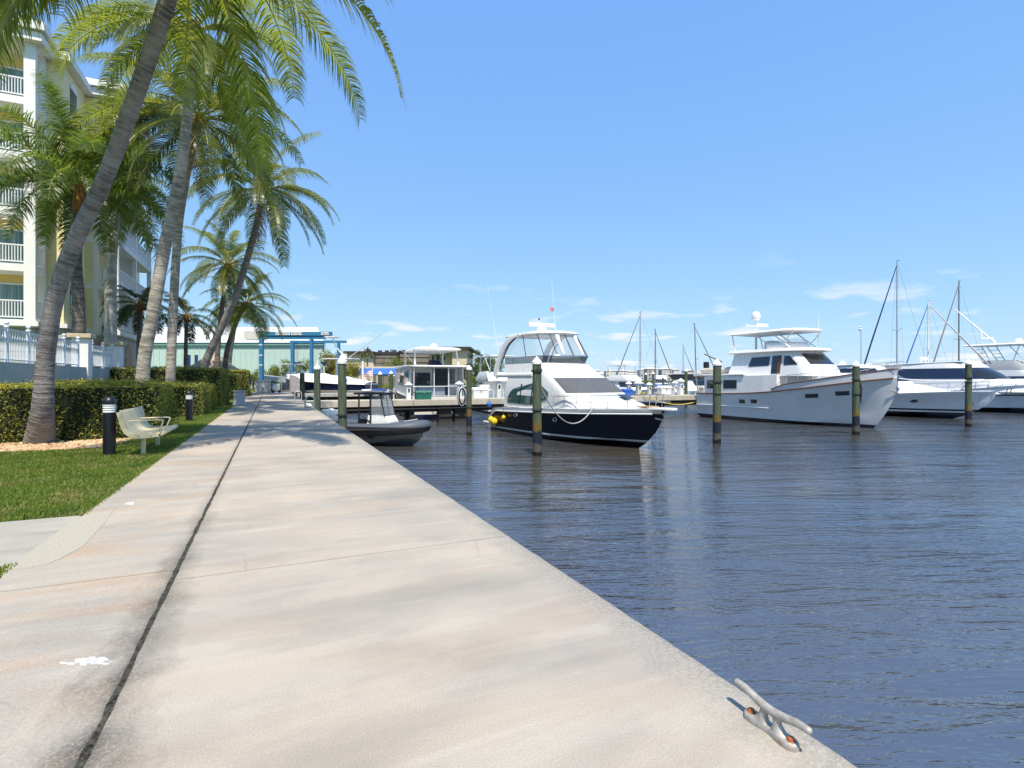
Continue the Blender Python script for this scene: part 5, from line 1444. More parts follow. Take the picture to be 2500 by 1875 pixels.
line('grey mooring line looping from the yacht foredeck to its piling', local_to_world(y1, (9.4, -1.5, 1.78)), (9.95, 19.3, 1.3), 1.15, .024)
line('thin dark line from the inflatable boat across the water to the yacht stern', local_to_world(y1, (-.6, -1.8, .75)), (7.3, 23.2, -.72), .62, .014, ROPE_B)
line('tan line along the yacht foredeck to its bow', local_to_world(y1, (9.4, -1.52, 1.82)), local_to_world(y1, (11.9, -.2, 1.95)), .03, .015, ROPE_T)

# ----------------------------------------------------------------- white trawler
y2 = boat('trawler_yacht', 'white pilothouse trawler yacht with brown trim and hardtop over its flybridge', 34.2, 34.0, 0.027, -0.9995, None, 'yacht')
WT = hull_paint('trawler_hull', (0.66, 0.67, 0.69), bottom=(0.012, 0.010, 0.012), boot=((.24, .27, (0.03, .03, .035)),), slope=-.005)
st = [(0,2.0,1.95,1.85,.15,-.4),(.3,2.1,1.95,1.9,.1,-.6),(3,2.25,1.98,2.05,.05,-.8),(6.5,2.3,2.15,2.0,.05,-.9),(9.3,2.12,2.46,1.55,.15,-.9),(11.3,1.62,2.75,.70,.35,-.75),(12.7,1.02,2.96,.16,.45,-.15),(13.6,.50,3.10,.05,1.2,.95),(14.3,.08,3.18,.02,2.5,2.4)]
S = hull(y2, st, WT, 40, 1.35)
BULW = mk('trawler_bulwark', (0.68, 0.69, 0.71), .25, var=.03, coat=.2)
for sd in (-1, 1):
    MB().tube(smooth_path([sheer(S, lerp(0, 14.15, i/16), sd, -.03, -.02) for i in range(17)], 60), .045, 6).build('rub_rail', BROWN_TRIM, y2, 60)
    rows = [[], [], []]; cap = []
    for i in range(25):
        x = lerp(7.3, 14.15, i/24); e = min(1, (i/24)*5); h = lerp(.35, .52, i/24) * min(1, e + .4)
        b = sheer(S, x, sd, -.0, 0); rows[0].append(b + Vector((0, sd*.0, .01))); rows[1].append(b + Vector((.05, sd*.05, h))); cap.append(b + Vector((.05, sd*.05, h + .02)))
        rows[2].append(b + Vector((.03, -sd*.06, h)))
    MB().grid(rows).build('bulwark', BULW, y2, 50)
    MB().tube(cap, .04, 6).build('cap_rail', BROWN_TRIM, y2, 60)
    MB().box(.2, 7.0, sd*2.16 - .04, sd*2.16 + .04, .98, 1.06).build('spray_strake', WHITE, y2, bevel=.02)
sal = MB(); sal.loft([[(x, -w, z), (x, w, z), (x, w, z2), (x, -w, z2)] for x, w, z, z2 in ((1.0, 2.12, 1.9, 3.30), (4, 2.22, 1.95, 3.32), (6.6, 2.26, 2.1, 3.36), (7.7, 2.2, 2.2, 3.38))])
sal.build('saloon', WHITE, y2)
for x0, x1 in ((1.35, 2.6), (3.0, 4.3)):
    for sd in (-1, 1): MB().panel([(x0, sd*2.19, 2.35), (x1, sd*2.225, 2.37), (x1, sd*2.225, 3.02), (x0, sd*2.19, 3.0)], .04).build('saloon_window', GLASS_D, y2, bevel=.01)
MB().loft([[(x, -w, z), (x, w, z), (x, w, z + .13), (x, -w, z + .13)] for x, w, z in ((-.3, 2.05, 3.32), (1, 2.28, 3.34), (5.0, 2.32, 3.36))]).build('boat_deck', WHITE, y2, bevel=.03)
for sd in (-1, 1): MB().tube([(.15, sd*1.95, 1.95), (-.05, sd*1.98, 3.35)], .045, 8).build('aft_post', WHITE, y2)
ph = Body([(3.3, 3.2, 10.1, 1.92), (3.75, 3.3, 9.95, 1.86), (4.05, 3.4, 9.75, 1.80), (5.0, 3.6, 8.85, 1.66)], 1.0, 3.2)
ph.build(y2, 'pilothouse', WHITE)
ph.glass(y2, 'windscreen', GLASS_D, 4.1, 4.86, .36, .64)
for sd in (-1, 1):
    ph.side(y2, 'side_window', GLASS_B, [(5.0, 4.0), (6.75, 4.05), (6.8, 4.72), (5.25, 4.68)], sd)
    ph.side(y2, 'doorway', GLASS_D, [(7.0, 3.45), (7.5, 3.47), (7.5, 4.76), (7.0, 4.74)], sd)
    d = ph.side(y2, 'sliding_door', BROWN_TRIM, [(7.5, 3.5), (7.72, 3.5), (7.72, 4.76), (7.5, 4.76)], sd, .03, .05)
    ph.side(y2, 'side_window', GLASS_B, [(7.95, 4.06), (9.0, 4.1), (8.35, 4.70), (7.95, 4.72)], sd)
SCR = mk('white_window_screen', (0.70, 0.70, 0.69), .8)
ph.glass(y2, 'window_screen', SCR, 4.08, 4.88, .215, .345); ph.glass(y2, 'window_screen', SCR, 4.08, 4.88, .655, .785)
br = Body([(5.0, 3.3, 9.5, 1.85), (5.06, 3.2, 9.75, 1.95), (5.2, 3.3, 9.6, 1.90), (5.26, 3.6, 9.2, 1.7)], 1.8, 2.4); br.build(y2, 'brow_roof', WHITE)
fb = Body([(5.2, 4.2, 8.3, 1.55), (5.75, 4.3, 8.0, 1.5)], 1.3, 2.4)
m = MB(); m.grid([fb.ring(z)[4:-4] for z in (5.2, 5.5, 5.72)]); o = m.build('flybridge_coaming', WHITE, y2, 50); sdm = o.modifiers.new('thick', 'SOLIDIFY'); sdm.thickness = .06
ws = Body([(5.74, 4.3, 8.05, 1.5), (6.0, 4.3, 7.7, 1.4)], 1.3, 2.4); m = MB(); m.grid([ws.ring(z)[8:-8] for z in (5.74, 6.0)]); m.build('venturi_screen', VINYL, y2, 50)
MB().box(5.3, 5.9, -.5, .5, 5.26, 5.95).build('helm_seat', WHITE, y2, bevel=.08)
bim = Body([(6.46, 3.1, 8.9, 1.70), (6.50, 3.0, 9.0, 1.75), (6.60, 3.0, 8.95, 1.70), (6.68, 3.3, 8.5, 1.3)], 1.5, 2.6); bim.build(y2, 'hardtop', WHITE)
for sd in (-1, 1):
    for a, b in (((3.6, 1.6, 5.26), (3.3, 1.55, 6.47)), ((6.3, 1.5, 5.7), (5.2, 1.5, 6.47)), ((7.6, 1.5, 5.6), (8.5, 1.45, 6.47)), ((8.2, 1.45, 5.3), (6.6, 1.45, 6.47))):
        MB().tube([(a[0], sd*a[1], a[2]), (b[0], sd*b[1], b[2])], .04, 8).build('hardtop_post', WHITE, y2, 60)
MB().tube([(4.2, 0, 5.25), (4.2, 0, 7.55)], [.09, .07], 10).build('mast', WHITE, y2, 60)
MB().lathe([(.16, 0), (.30, .08), (.33, .3), (.31, .5), (.2, .66), (.02, .72)], 18, (4.2, 0, 7.62)).build('satellite_dome', WHITE, y2, 60)
MB().box(4.05, 4.45, -.1, 1.1, 7.12, 7.38).build('radar_bar', WHITE, y2, bevel=.06)
MB().tube([(4.2, 0, 7.2), (4.2, -1.0, 7.2)], .03, 6).build('spreader', WHITE, y2); MB().ball((4.2, -1.0, 7.2), .09, 8, 6).build('light', WHITE, y2)
for a, b in (((3.4, -1.8, 5.2), (3.3, -1.9, 7.8)), ((8.3, 1.4, 5.7), (8.3, 1.5, 8.0)), ((11.0, -.9, 5.0), (11.0, -.9, 5.2))): 
    if b[2] - a[2] > 1: whip(y2, a, b, .025)
trk = Body([(2.5, 9.6, 12.2, 1.25), (3.3, 9.6, 12.0, 1.15), (3.45, 9.6, 11.7, .95)], 1.4, 2.4); trk.build(y2, 'trunk_cabin', WHITE)
bowrail(y2, S, 7.6, 13.8, .95, 9, .02, .02, True, CHROME, 14.5)
for x0, z0, w, sl in ((4.5, 1.42, .5, 0), (5.55, 1.46, .5, 0), (9.6, 1.95, .75, .12), (11.3, 2.15, .7, .12)):
    b0, b1 = sheer(S, x0, -1), sheer(S, x0 + w, -1)
    def hy(x, z):
        for a, b in zip(S, S[1:]):
            if a[0] <= x <= b[0]:
                q = tuple(lerp(u, v, (x - a[0])/(b[0] - a[0])) for u, v in zip(a, b)); t_ = max(0, (z - q[4])/(q[2] - q[4])); return lerp(q[3], q[1], t_**1.35)
    MB().panel([(x, -hy(x, z) - .006, z) for x, z in ((x0, z0 - .14), (x0 + w, z0 - .14 + sl*.4), (x0 + w + .05, z0 + .14 + sl*.4), (x0 + .02, z0 + .14))], .03).build('port_light', GLASS_D, y2, bevel=.02)
for x, z in ((8.3, 2.22), (3.1, 1.02), (.6, 1.3)):
    MB().ball((x, -hy(x, z) + .01, z), (.1, .04, .1), 10, 6).build('hull_fitting', CHROME if z > 1.2 else WHITE, y2, 60)
MB().tube([(14.1, 0, 2.9), (14.35, 0, 2.5), (14.2, 0, 2.2)], .05, 6).tube([(14.0, -.25, 2.45), (14.3, 0, 2.25), (14.0, .25, 2.45)], .04, 6).build('anchor', CHROME, y2)
dg = thing('dinghy', 'tan inflatable dinghy stowed on the trawler boat deck', 'dinghy', local_to_world(y2, (.6, -.9, 3.48)), y2.rotation_euler.z)
DGM = mk('tan_hypalon', (0.50, 0.46, 0.40), .7, var=.08)
MB().tube(smooth_path([(-.4, -.55, .28), (1, -.6, .28), (2.0, -.5, .32), (2.5, 0, .40), (2.0, .5, .32), (1, .6, .28), (-.4, .55, .28)], 40), .24, 10).build('tube', DGM, dg, 60)
MB().box(-.3, 2.0, -.45, .45, .05, .25).build('floor', DGM, dg)
ob = MB().box(-.75, -.4, -.2, .2, .3, 1.05).build('outboard', BLACKP, dg, bevel=.08)
cr = MB().tube([(-.2, 1.3, 0), (-.2, 1.3, 1.1), (-1.2, .4, 1.75)], .06, 8).build('davit_arm', BLACKP, dg)

# ----------------------------------------------------------------- white express cruiser
y3 = boat('express_cruiser', 'low white express cruiser with dark side windows behind the trawler bow', 48.4, 36.0, 0.0, -1.0, None, 'yacht')
WE = hull_paint('cruiser_hull', (0.68, 0.70, 0.73), (0.80, 0.80, 0.80), (0.010, 0.009, 0.010), .14, ((.34, .46, (0.72, .73, .75)), (.46, .60, (0.012, .010, .012))), .012)
st = [(0,2.0,1.35,1.9,.1,-.6),(4.5,2.2,1.55,2.0,.1,-.7),(8.5,2.1,1.85,1.55,.25,-.6),(11.4,1.5,2.05,.8,.55,-.25),(13.3,.75,2.14,.25,.95,.35),(14.6,.22,2.18,.05,1.5,1.2),(15.1,.05,2.19,.02,1.95,1.85)]
S = hull(y3, st, WE, 36)
fd = Body([(1.75, 4, 13.2, 1.5), (2.15, 4, 12.2, 1.45), (2.5, 4, 10.8, 1.35), (2.75, 4, 9.4, 1.3)], 4.0, 2.0); fd.build(y3, 'foredeck', WHITE, [1.75, 1.95, 2.15, 2.35, 2.5, 2.65, 2.75])
hb = Body([(1.6, 2.2, 9.6, 1.85), (2.8, 2.4, 9.4, 1.72), (3.55, 2.6, 8.0, 1.58), (4.1, 2.8, 7.2, 1.48), (4.32, 3.2, 6.6, 1.3)], 2.4, 2.2); hb.build(y3, 'deckhouse', WHITE)
hb.glass(y3, 'windshield', GLASS_D, 2.9, 3.6, .10, .90); hb.glass(y3, 'upper_window', GLASS_B, 3.68, 4.05, .05, .36)
MB().loft([[(x, -w, z), (x, w, z), (x, w, z + .1), (x, -w, z + .1)] for x, w, z in ((-.2, 1.6, 4.1), (3.2, 1.6, 4.24), (5.5, 1.5, 4.30))]).build('hardtop', WHITE, y3, bevel=.03)
MB().loft([[(x, -1.72, z), (x, 1.72, z), (x, 1.6, 4.1), (x, -1.6, 4.1)] for x, z in ((.2, 2.3), (2.3, 2.6))]).build('aft_canvas', mk('blue_canvas', (0.02, 0.06, 0.22), .8), y3)
for sd in (-1, 1): MB().tube([(1.4, sd*1.75, 1.6), (2.6, sd*1.6, 4.15)], .08, 8).build('arch_leg', WHITE, y3)
bowrail(y3, S, 6.2, 14.6, .7, 9, .15, .02, True, CHROME, 15.4)
for x in (7.4, 10.3):
    for a, b in zip(S, S[1:]):
        if a[0] <= x <= b[0]:
            q = tuple(lerp(u, v, (x - a[0])/(b[0] - a[0])) for u, v in zip(a, b)); zz = 1.35; tq = (zz - q[4])/(q[2] - q[4]); yq = lerp(q[3], q[1], tq**1.7)
            MB().ball((x, -yq, zz), (.42, .03, .13), 14, 6).build('port_light', GLASS_D, y3, 60)
MB().lathe([(.25, 0), (.27, .2), (.1, .32)], 14, (3.6, 0, 4.42)).build('radar_dome', WHITE, y3, 60); MB().box(2.6, 4.2, -.9, .9, 4.34, 4.44).build('radar_arch', WHITE, y3, bevel=.03)
line('long white bow line from the rightmost piling to the cruiser', (41.4, 19.3, 1.45), local_to_world(y3, (13.0, -.8, 2.3)), .35, .03, WPAINT)
line('white line stretched from the rightmost piling back to the trawler bow', (41.4, 19.3, 1.35), local_to_world(y2, (13.6, .4, 3.2)), .12, .03, WPAINT)
line('thin dark line drooping from the rightmost piling to the cruiser stem', (41.5, 19.25, .3), local_to_world(y3, (14.3, -.2, 2.0)), .8, .014, ROPE_B)

# ----------------------------------------------------------------- sportfisher at the right edge
y4 = boat('express_yacht', 'large white express yacht cut by the right edge with initials on its bow', 62.5, 38.5, 0.0, -1.0, None, 'yacht')
WS = hull_paint('express_yacht_hull', (0.62, 0.66, 0.72), (0.8, 0.8, 0.8), (0.012, 0.011, 0.014), .16, ((.18, .2, (0.012, .011, .014)), (1.30, 1.42, (0.012, .014, .03))), .02)
st = [(0,2.3,1.1,2.2,.1,-.6),(5,2.6,1.4,2.3,.1,-.8),(9,2.55,1.95,2.0,.2,-.8),(13,1.9,2.45,1.0,.5,-.5),(16.5,1.0,2.75,.3,1.1,.3),(18.6,.2,2.9,.05,2.1,1.7),(19.2,.05,2.92,.02,2.6,2.5)]
S = hull(y4, st, WS, 36, 1.9)
fdk = Body([(1.9, 4, 17.0, 1.9), (2.7, 4, 15.8, 1.75), (3.1, 4, 14.0, 1.6)], 5, 2.0); fdk.build(y4, 'foredeck', WHITE)
hz = Body([(1.7, 3.0, 13.8, 2.15), (2.95, 3.4, 12.8, 2.02), (4.3, 4.2, 10.8, 1.75), (4.6, 4.4, 10.4, 1.65), (4.75, 5.0, 9.6, 1.3)], 2.6, 2.2); hz.build(y4, 'deckhouse', WHITE)
hz.glass(y4, 'side_window', GLASS_B, 3.1, 4.15, .02, .24); hz.glass(y4, 'windshield', GLASS_D, 3.05, 4.2, .27, .73); hz.glass(y4, 'side_window', GLASS_B, 3.1, 4.15, .76, .98)
MB().loft([[(x, -w, z), (x, w, z), (x, w, z + .12), (x, -w, z + .12)] for x, w, z in ((1.6, 1.7, 4.45), (5, 1.75, 4.62), (9.6, 1.5, 4.72))]).build('roof', WHITE, y4, bevel=.04)
MB().tube([(5.4, -.5, 4.8), (5.4, -.5, 5.1), (5.4, .5, 5.1), (5.4, .5, 4.8)], .06, 6).build('radar_arch', WHITE, y4); MB().ball((5.4, 0, 5.25), (.4, .4, .16), 12, 6).build('radar_dome', WHITE, y4, 60)
text(y4, 'JT', .62, (13.3, -1.93, 2.02), (R(90 + 24), 0, R(12)), LETTER, .35)
bowrail(y4, S, 9, 18.4, .6, 11, .2, .02, True, CHROME, 19.3)
y8 = boat('sportfishing_yacht', 'white sportfishing boat with hardtop tower and long outriggers near the right edge', 77.5, 38.0, 0.0, -1.0, None, 'yacht')
S = hull(y8, st, hull_paint('sportfisher_hull', (0.72, 0.73, 0.75), boot=((.18, .3, (0.012, .011, .03)),)), 30, 1.9)
hz = Body([(1.6, 4.5, 12.0, 2.1), (2.7, 4.6, 11.2, 1.95), (3.6, 4.7, 9.8, 1.85), (4.1, 3.6, 9.0, 1.8)], 2.2, 2.3); hz.build(y8, 'deckhouse', WHITE)
hz.glass(y8, 'cabin_window', GLASS_B, 2.75, 3.4, .04, .35)
fz = Body([(4.1, 3.8, 8.8, 1.8), (5.0, 4.0, 8.4, 1.7), (5.2, 4.2, 8.0, 1.6)], 1.8, 2.3); fz.build(y8, 'flybridge', mk('flybridge_screen_grey', (.36,.38,.40), .6))
tt = Body([(6.95, 2.2, 8.6, 1.85), (7.02, 2.1, 8.7, 1.9), (7.16, 2.3, 8.5, 1.8)], 1.5, 2.4); tt.build(y8, 'hardtop', WHITE)
for sd in (-1, 1):
    for a, b in (((4.2, 1.7, 4.9), (3.0, 1.65, 6.95)), ((4.9, 1.7, 4.9), (3.9, 1.65, 6.95)), ((7.8, 1.55, 5.1), (6.4, 1.6, 6.95)), ((6.8, 1.6, 5.1), (7.4, 1.6, 6.95))):
        MB().tube([(a[0], sd*a[1], a[2]), (b[0], sd*b[1], b[2])], .045, 6).build('tower_leg', GALV, y8)
    for k in range(4):
        f = (k + .7)/4.6
        MB().tube([(lerp(4.2, 3.0, f), sd*1.68, lerp(4.9, 6.95, f)), (lerp(4.9, 3.9, f), sd*1.68, lerp(4.9, 6.95, f))], .03, 5).build('ladder_rung', GALV, y8)
MB().lathe([(.35, 0), (.4, .3), (.2, .55), (.02, .6)], 16, (6.5, .4, 7.16)).build('radar_dome', WHITE, y8, 60)
MB().tube([(4.6, 0, 7.1), (4.2, 0, 7.9), (3.2, 0, 7.95), (3.1, 0, 8.9)], .11, 6).build('antenna_mast', WHITE, y8)
whip(y8, (4.0, -1.7, 4.2), (4.0, -1.75, 11.2), .04); whip(y8, (7.5, 1.4, 7.0), (7.5, 1.4, 12), .035)
inv = Matrix.LocRotScale(y8.location, y8.rotation_euler, None).inverted()
for a, b in ((at(2442, 918, d=63), at(2270, 746, d=58)), (at(2428, 836, d=65), at(2331, 754, d=70))):
    MB().tube([inv @ a, (inv @ a).lerp(inv @ b, .5), inv @ b], [.11, .09, .05], 8).build('outrigger', WHITE, y8, 60)

# ----------------------------------------------------------------- trawler seen from astern behind the dock
y5 = boat('sundeck_trawler', 'white trawler seen from astern across the dock with open cockpit and hardtop', 11.95, 39.4, 0.05, 0.998, None, 'yacht')
WR = hull_paint('stern_trawler_hull', (0.74, 0.74, 0.73), bottom=(0.008, 0.010, 0.03), boot=((.30, .40, (0.01, .014, .06)),))
st = [(0,2.25,1.75,2.1,.15,-.4),(3,2.4,1.8,2.2,.1,-.8),(8,2.3,2.1,1.9,.1,-.9),(11,1.5,2.5,.8,.4,-.6),(13,.15,2.8,.04,1.6,1.0)]
S = hull(y5, st, WR, 26)
text(y5, 'Rhonda Mar', .46, (-.045, -.35, 1.12), (R(90), 0, R(-90)), LETTER, .45)
MB().tube([(-.06, .9 - .75*k/10, 1.0 - .55*math.sin(PI*k/10)) for k in range(11)], .018, 5).build('scroll_mark', LETTER, y5)
MB().tube([(-.06, -1.0 - .8*k/10, 1.05 - .35*math.sin(PI*k/10)) for k in range(11)], .018, 5).build('scroll_mark', LETTER, y5)
MB().box(-.06, -.03, -.62, -.58, .45, 1.0).box(-.06, -.03, -1.12, -1.08, .45, 1.0).build('transom_door_seam', GALV, y5)
SHADE = mk('cabin_white_shaded', (0.66, 0.68, 0.68), .5, var=.05)  # cabin white greyed in the colour for the shade under the flybridge
MB().box(2.6, 2.75, -2.0, 2.0, 1.75, 4.05).build('aft_bulkhead', SHADE, y5)
MB().box(2.55, 2.62, -1.15, .1, 1.8, 3.95).build('doorway', GLASS_D, y5); MB().box(2.55, 2.61, .3, 1.7, 2.6, 3.6).build('aft_window', GLASS_D, y5)
MB().box(2.55, 2.61, -1.75, -1.25, 2.7, 3.9).build('aft_window', GLASS_T, y5)
for sd in (-1, 1): MB().loft([[(x, sd*2.22, z), (x, sd*2.12, z), (x, sd*2.05, 4.03), (x, sd*2.15, 4.03)] for x, z in ((1.4, 1.76), (8.5, 2.1))]).build('wing_wall', SHADE, y5); MB().panel([(2.0, sd*2.205, 2.75), (6.5, sd*2.21, 2.8), (6.5, sd*2.165, 3.75), (2.0, sd*2.165, 3.75)], .05).build('side_window', GLASS_T, y5)
MB().loft([[(x, -w, z), (x, w, z), (x, w, z + .13), (x, -w, z + .13)] for x, w, z in ((-.1, 2.15, 4.0), (.2, 2.3, 4.02), (9.2, 2.2, 4.12))]).build('flybridge_deck', WHITE, y5, bevel=.05)
for yy in (-2.1, -.6, .55, 2.1): MB().tube([(.15, yy, 1.78), (.15, yy, 4.02)], .035, 6).build('cockpit_post', WHITE, y5)
MB().box(.9, 1.5, -.5, 1.6, 1.8, 2.55).build('cockpit_seat', mk('blue_grey_vinyl', (0.16, 0.20, 0.27), .6), y5, bevel=.05)
MB().tube([(.1, -2.2, 2.55), (.1, 2.2, 2.5)], .03, 6).build('cockpit_rail', WHITE, y5)
hp_ = Body([(5.35, 1.2, 6.8, 1.75), (5.42, 1.0, 7.0, 1.85), (5.55, 1.2, 6.8, 1.7), (5.66, 1.8, 6.2, 1.2)], 1.6, 2.4); hp_.build(y5, 'hardtop', WHITE)
for a, b in (((1.4, 1.75), (1.9, 1.7)), ((6.2, 1.65), (6.2, 1.65))):
    for sd in (-1, 1): MB().tube([(a[0], sd*a[1], 4.13), (b[0], sd*b[1], 5.4)], .06, 8).build('hardtop_post', WHITE, y5)
MB().loft([[(x, -w, 4.13), (x, w, 4.13), (x, w*.5, 4.13 + h), (x, -w*.5, 4.13 + h)] for x, w, h in ((3.0, .55, .5), (4.2, .55, .55))]).build('console_cover', mk('navy_canvas', (0.01, 0.015, 0.06), .8), y5, loc=(0, -.3, 0))
MB().lathe([(.28, 0), (.3, .2), (.12, .36), (.02, .38)], 14, (2.6, 0, 5.62)).build('radar_dome', WHITE, y5, 60)
MB().tube([(.3, 1.9, 4.1), (-1.8, 3.6, 5.4)], [.03, .015], 6).build('fishing_rod', WHITE, y5)

# ----------------------------------------------------------------- rigid inflatable boat
y6 = boat('inflatable_boat', 'black and grey rigid inflatable boat with open cabin at the seawall', 3.05, 27.3, 0.74, -0.673)
t = NT('rib_tube'); z = t.sep(t.obj())[2]
c = t.mix(t.math('GREATER_THAN', z, .93), (0.008, 0.009, 0.013), (0.075, 0.090, 0.12))  # grey top is a highlight painted on the black tube
RIBT = t.done(t.bsdf(c, 0.55, 0, t.bump(t.noise(t.obj(), 12, 3), .1, .02), .4))
tp = smooth_path([(-.35, -.98, .76), (0, -1.0, .76), (2.2, -1.02, .77), (3.9, -.98, .82), (4.9, -.72, .88), (5.45, -.28, .92), (5.55, 0, .93), (5.45, .28, .92), (4.9, .72, .88), (3.9, .98, .82), (2.2, 1.02, .77), (0, 1.0, .76), (-.35, .98, .76)], 90)
tr = [.02 if i in (0, 89) else (.16 if i in (1, 88) else (.25 if i in (2, 87) else .29)) for i in range(90)]
MB().tube(tp, tr, 16).build('tube', RIBT, y6, 60)
MB().tube([Vector((p.x, p.y, p.z)) + Vector((0, 0, 0)) + (Vector((p.x - 2.3, p.y*2.2, 0)).normalized() * .295 if p.x > 3.5 else Vector((0, math.copysign(.295, p.y), 0))) + Vector((0, 0, .0)) for p in tp[4:-4]], .045, 6).build('rub_strake', RUBBER, y6, 60)
for k, zz in enumerate((.80, .88, .96)):
    MB().tube([(5.62 + .24*math.cos(a) - .30 + .02, .62*math.sin(a), zz) for a in [-.5 + k2*.1 for k2 in range(11)]], .012, 4).build('bow_tread', WPAINT, y6)
ALU = mk('grey_alu_hull', (0.12, 0.125, 0.13), .5, .3, var=.12, grime=.3)
hull(y6, [(0,.85,.62,.8,.1,-.3),(2.5,.86,.64,.78,.12,-.32),(4.2,.68,.7,.5,.3,-.2),(5.1,.32,.74,.12,.45,.15),(5.45,.06,.76,.02,.6,.5)], ALU, 20, 1.2, 4, ALU)
fl_ = MB().panel([(2.6, -.93, .36), (2.95, -.92, .36), (2.95, -.94, .58), (2.6, -.95, .58)], .02).build('hull_patch', BLACKP, y6)
GREYC = mk('console_grey', (0.40, 0.415, 0.44), .5)
MB().loft([[(x0, -w, z), (x1, -w, z), (x1, w, z), (x0, w, z)] for x0, x1, w, z in ((2.2, 3.75, .50, .6), (2.25, 3.62, .50, 1.15), (2.3, 3.40, .48, 1.42))]).build('console', WHITE, y6, bevel=.03)
MB().panel([(3.735, -.38, .72), (3.735, .38, .72), (3.655, .38, 1.1), (3.655, -.38, 1.1)], .03).build('console_panel', GREYC, y6)
fr = [(3.38, -.50, 1.42), (3.12, -.50, 2.42), (3.12, .50, 2.42), (3.38, .50, 1.42)]
MB().tube(fr + [fr[0]], .035, 6).tube([(3.38, 0, 1.42), (3.12, 0, 2.42)], .02, 6).build('windshield_frame', BLACKP, y6)
MB().panel(fr, .012).build('windshield', VINYL, y6)
for sd in (-1, 1):
    MB().panel([(3.36, sd*.5, 1.44), (3.12, sd*.5, 2.40), (2.55, sd*.5, 2.40), (2.55, sd*.5, 1.44)], .012).build('side_screen', VINYL, y6)
    for x in (2.5, 1.75): MB().tube([(x, sd*.52, .7), (x, sd*.52, 2.45)], .045, 6).build('cabin_post', BLACKP, y6)
    MB().tube([(1.75, sd*.52, 1.5), (2.5, sd*.52, 1.1)], .03, 6).build('cabin_brace', BLACKP, y6)
MB().panel([(2.52, -.5, 1.4), (2.52, .5, 1.4), (2.52, .5, .7), (2.52, -.5, .7)], .05).build('seat_back', BLACKP, y6); MB().box(1.6, 2.3, -.45, .45, .65, 1.25).build('seat', BLACKP, y6, bevel=.05)
MB().box(1.45, 3.3, -.62, .62, 2.44, 2.53).build('cabin_roof', BLACKP, y6, bevel=.03)
MB().tube([(1.3, -.7, 2.6), (3.4, -.7, 2.6), (3.4, .7, 2.6), (1.3, .7, 2.6), (1.3, -.7, 2.6)], .03, 6).build('roof_rack', GALV, y6)
MB().box(2.6, 2.8, -.6, .6, 2.58, 2.7).build('light_bar', mk('blue_light_bar', (0.05, .1, .5), .3), y6, bevel=.03); MB().box(1.8, 2.3, -.4, .4, 2.54, 2.68).build('roof_gear', WHITE, y6, bevel=.04)
def outboard(root, x, y, z, mt, s=1.0):
    o = MB().loft([[(x + dx*s, y + dy*s, z + h*s) for dx, dy in ((-.34*w, -.19*w), (.2*w, -.19*w), (.2*w, .19*w), (-.34*w, .19*w))] for w, h in ((.75, .0), (.95, .12), (1.0, .4), (.85, .58), (.6, .64))]).build('outboard_cowl', mt, root, bevel=.04*s)
    l = MB().box(x - .16*s, x + .08*s, y - .07*s, y + .07*s, z - .75*s, z + .01).tube([(x - .05*s, y, z - .75*s), (x - .4*s, y, z - .75*s)], .08*s, 8).build('outboard_leg', BLACKP, root)
    MB().box(x + .05*s, x + .3*s, y - .14*s, y + .14*s, z - .25*s, z + .02*s).build('outboard_bracket', BLACKP, root)
outboard(y6, -.45, -.4, .95, WHITE, 1.15); outboard(y6, -.45, .45, .95, mk('grey_blue_cowl', (0.22, .28, .36), .35), 1.05)
MB().tube([(4.6, -.5, 1.17), (5.1, 0, 1.25), (4.6, .5, 1.17)], .035, 6).build('bow_line_roll', ROPE_W, y6)

y6.scale = (.84, .92, .97)
# white skiff at the seawall behind the nearest piling
y7 = boat('white_skiff', 'small white skiff with a tilted outboard between the seawall and the dock', 3.2, 33.8, -.25, .97)
hull(y7, [(0,.9,.75,.8,.05,-.25),(2,.95,.78,.82,.05,-.3),(3.4,.75,.85,.5,.2,-.2),(4.6,.06,1.0,.03,.7,.5)], hull_paint('skiff_hull', (.76,.76,.76), boot=((.02, .06, (.05,.05,.06)),)), 16, 1.4, 4)
outboard(y7, -.35, 0, .75, WHITE, .9)

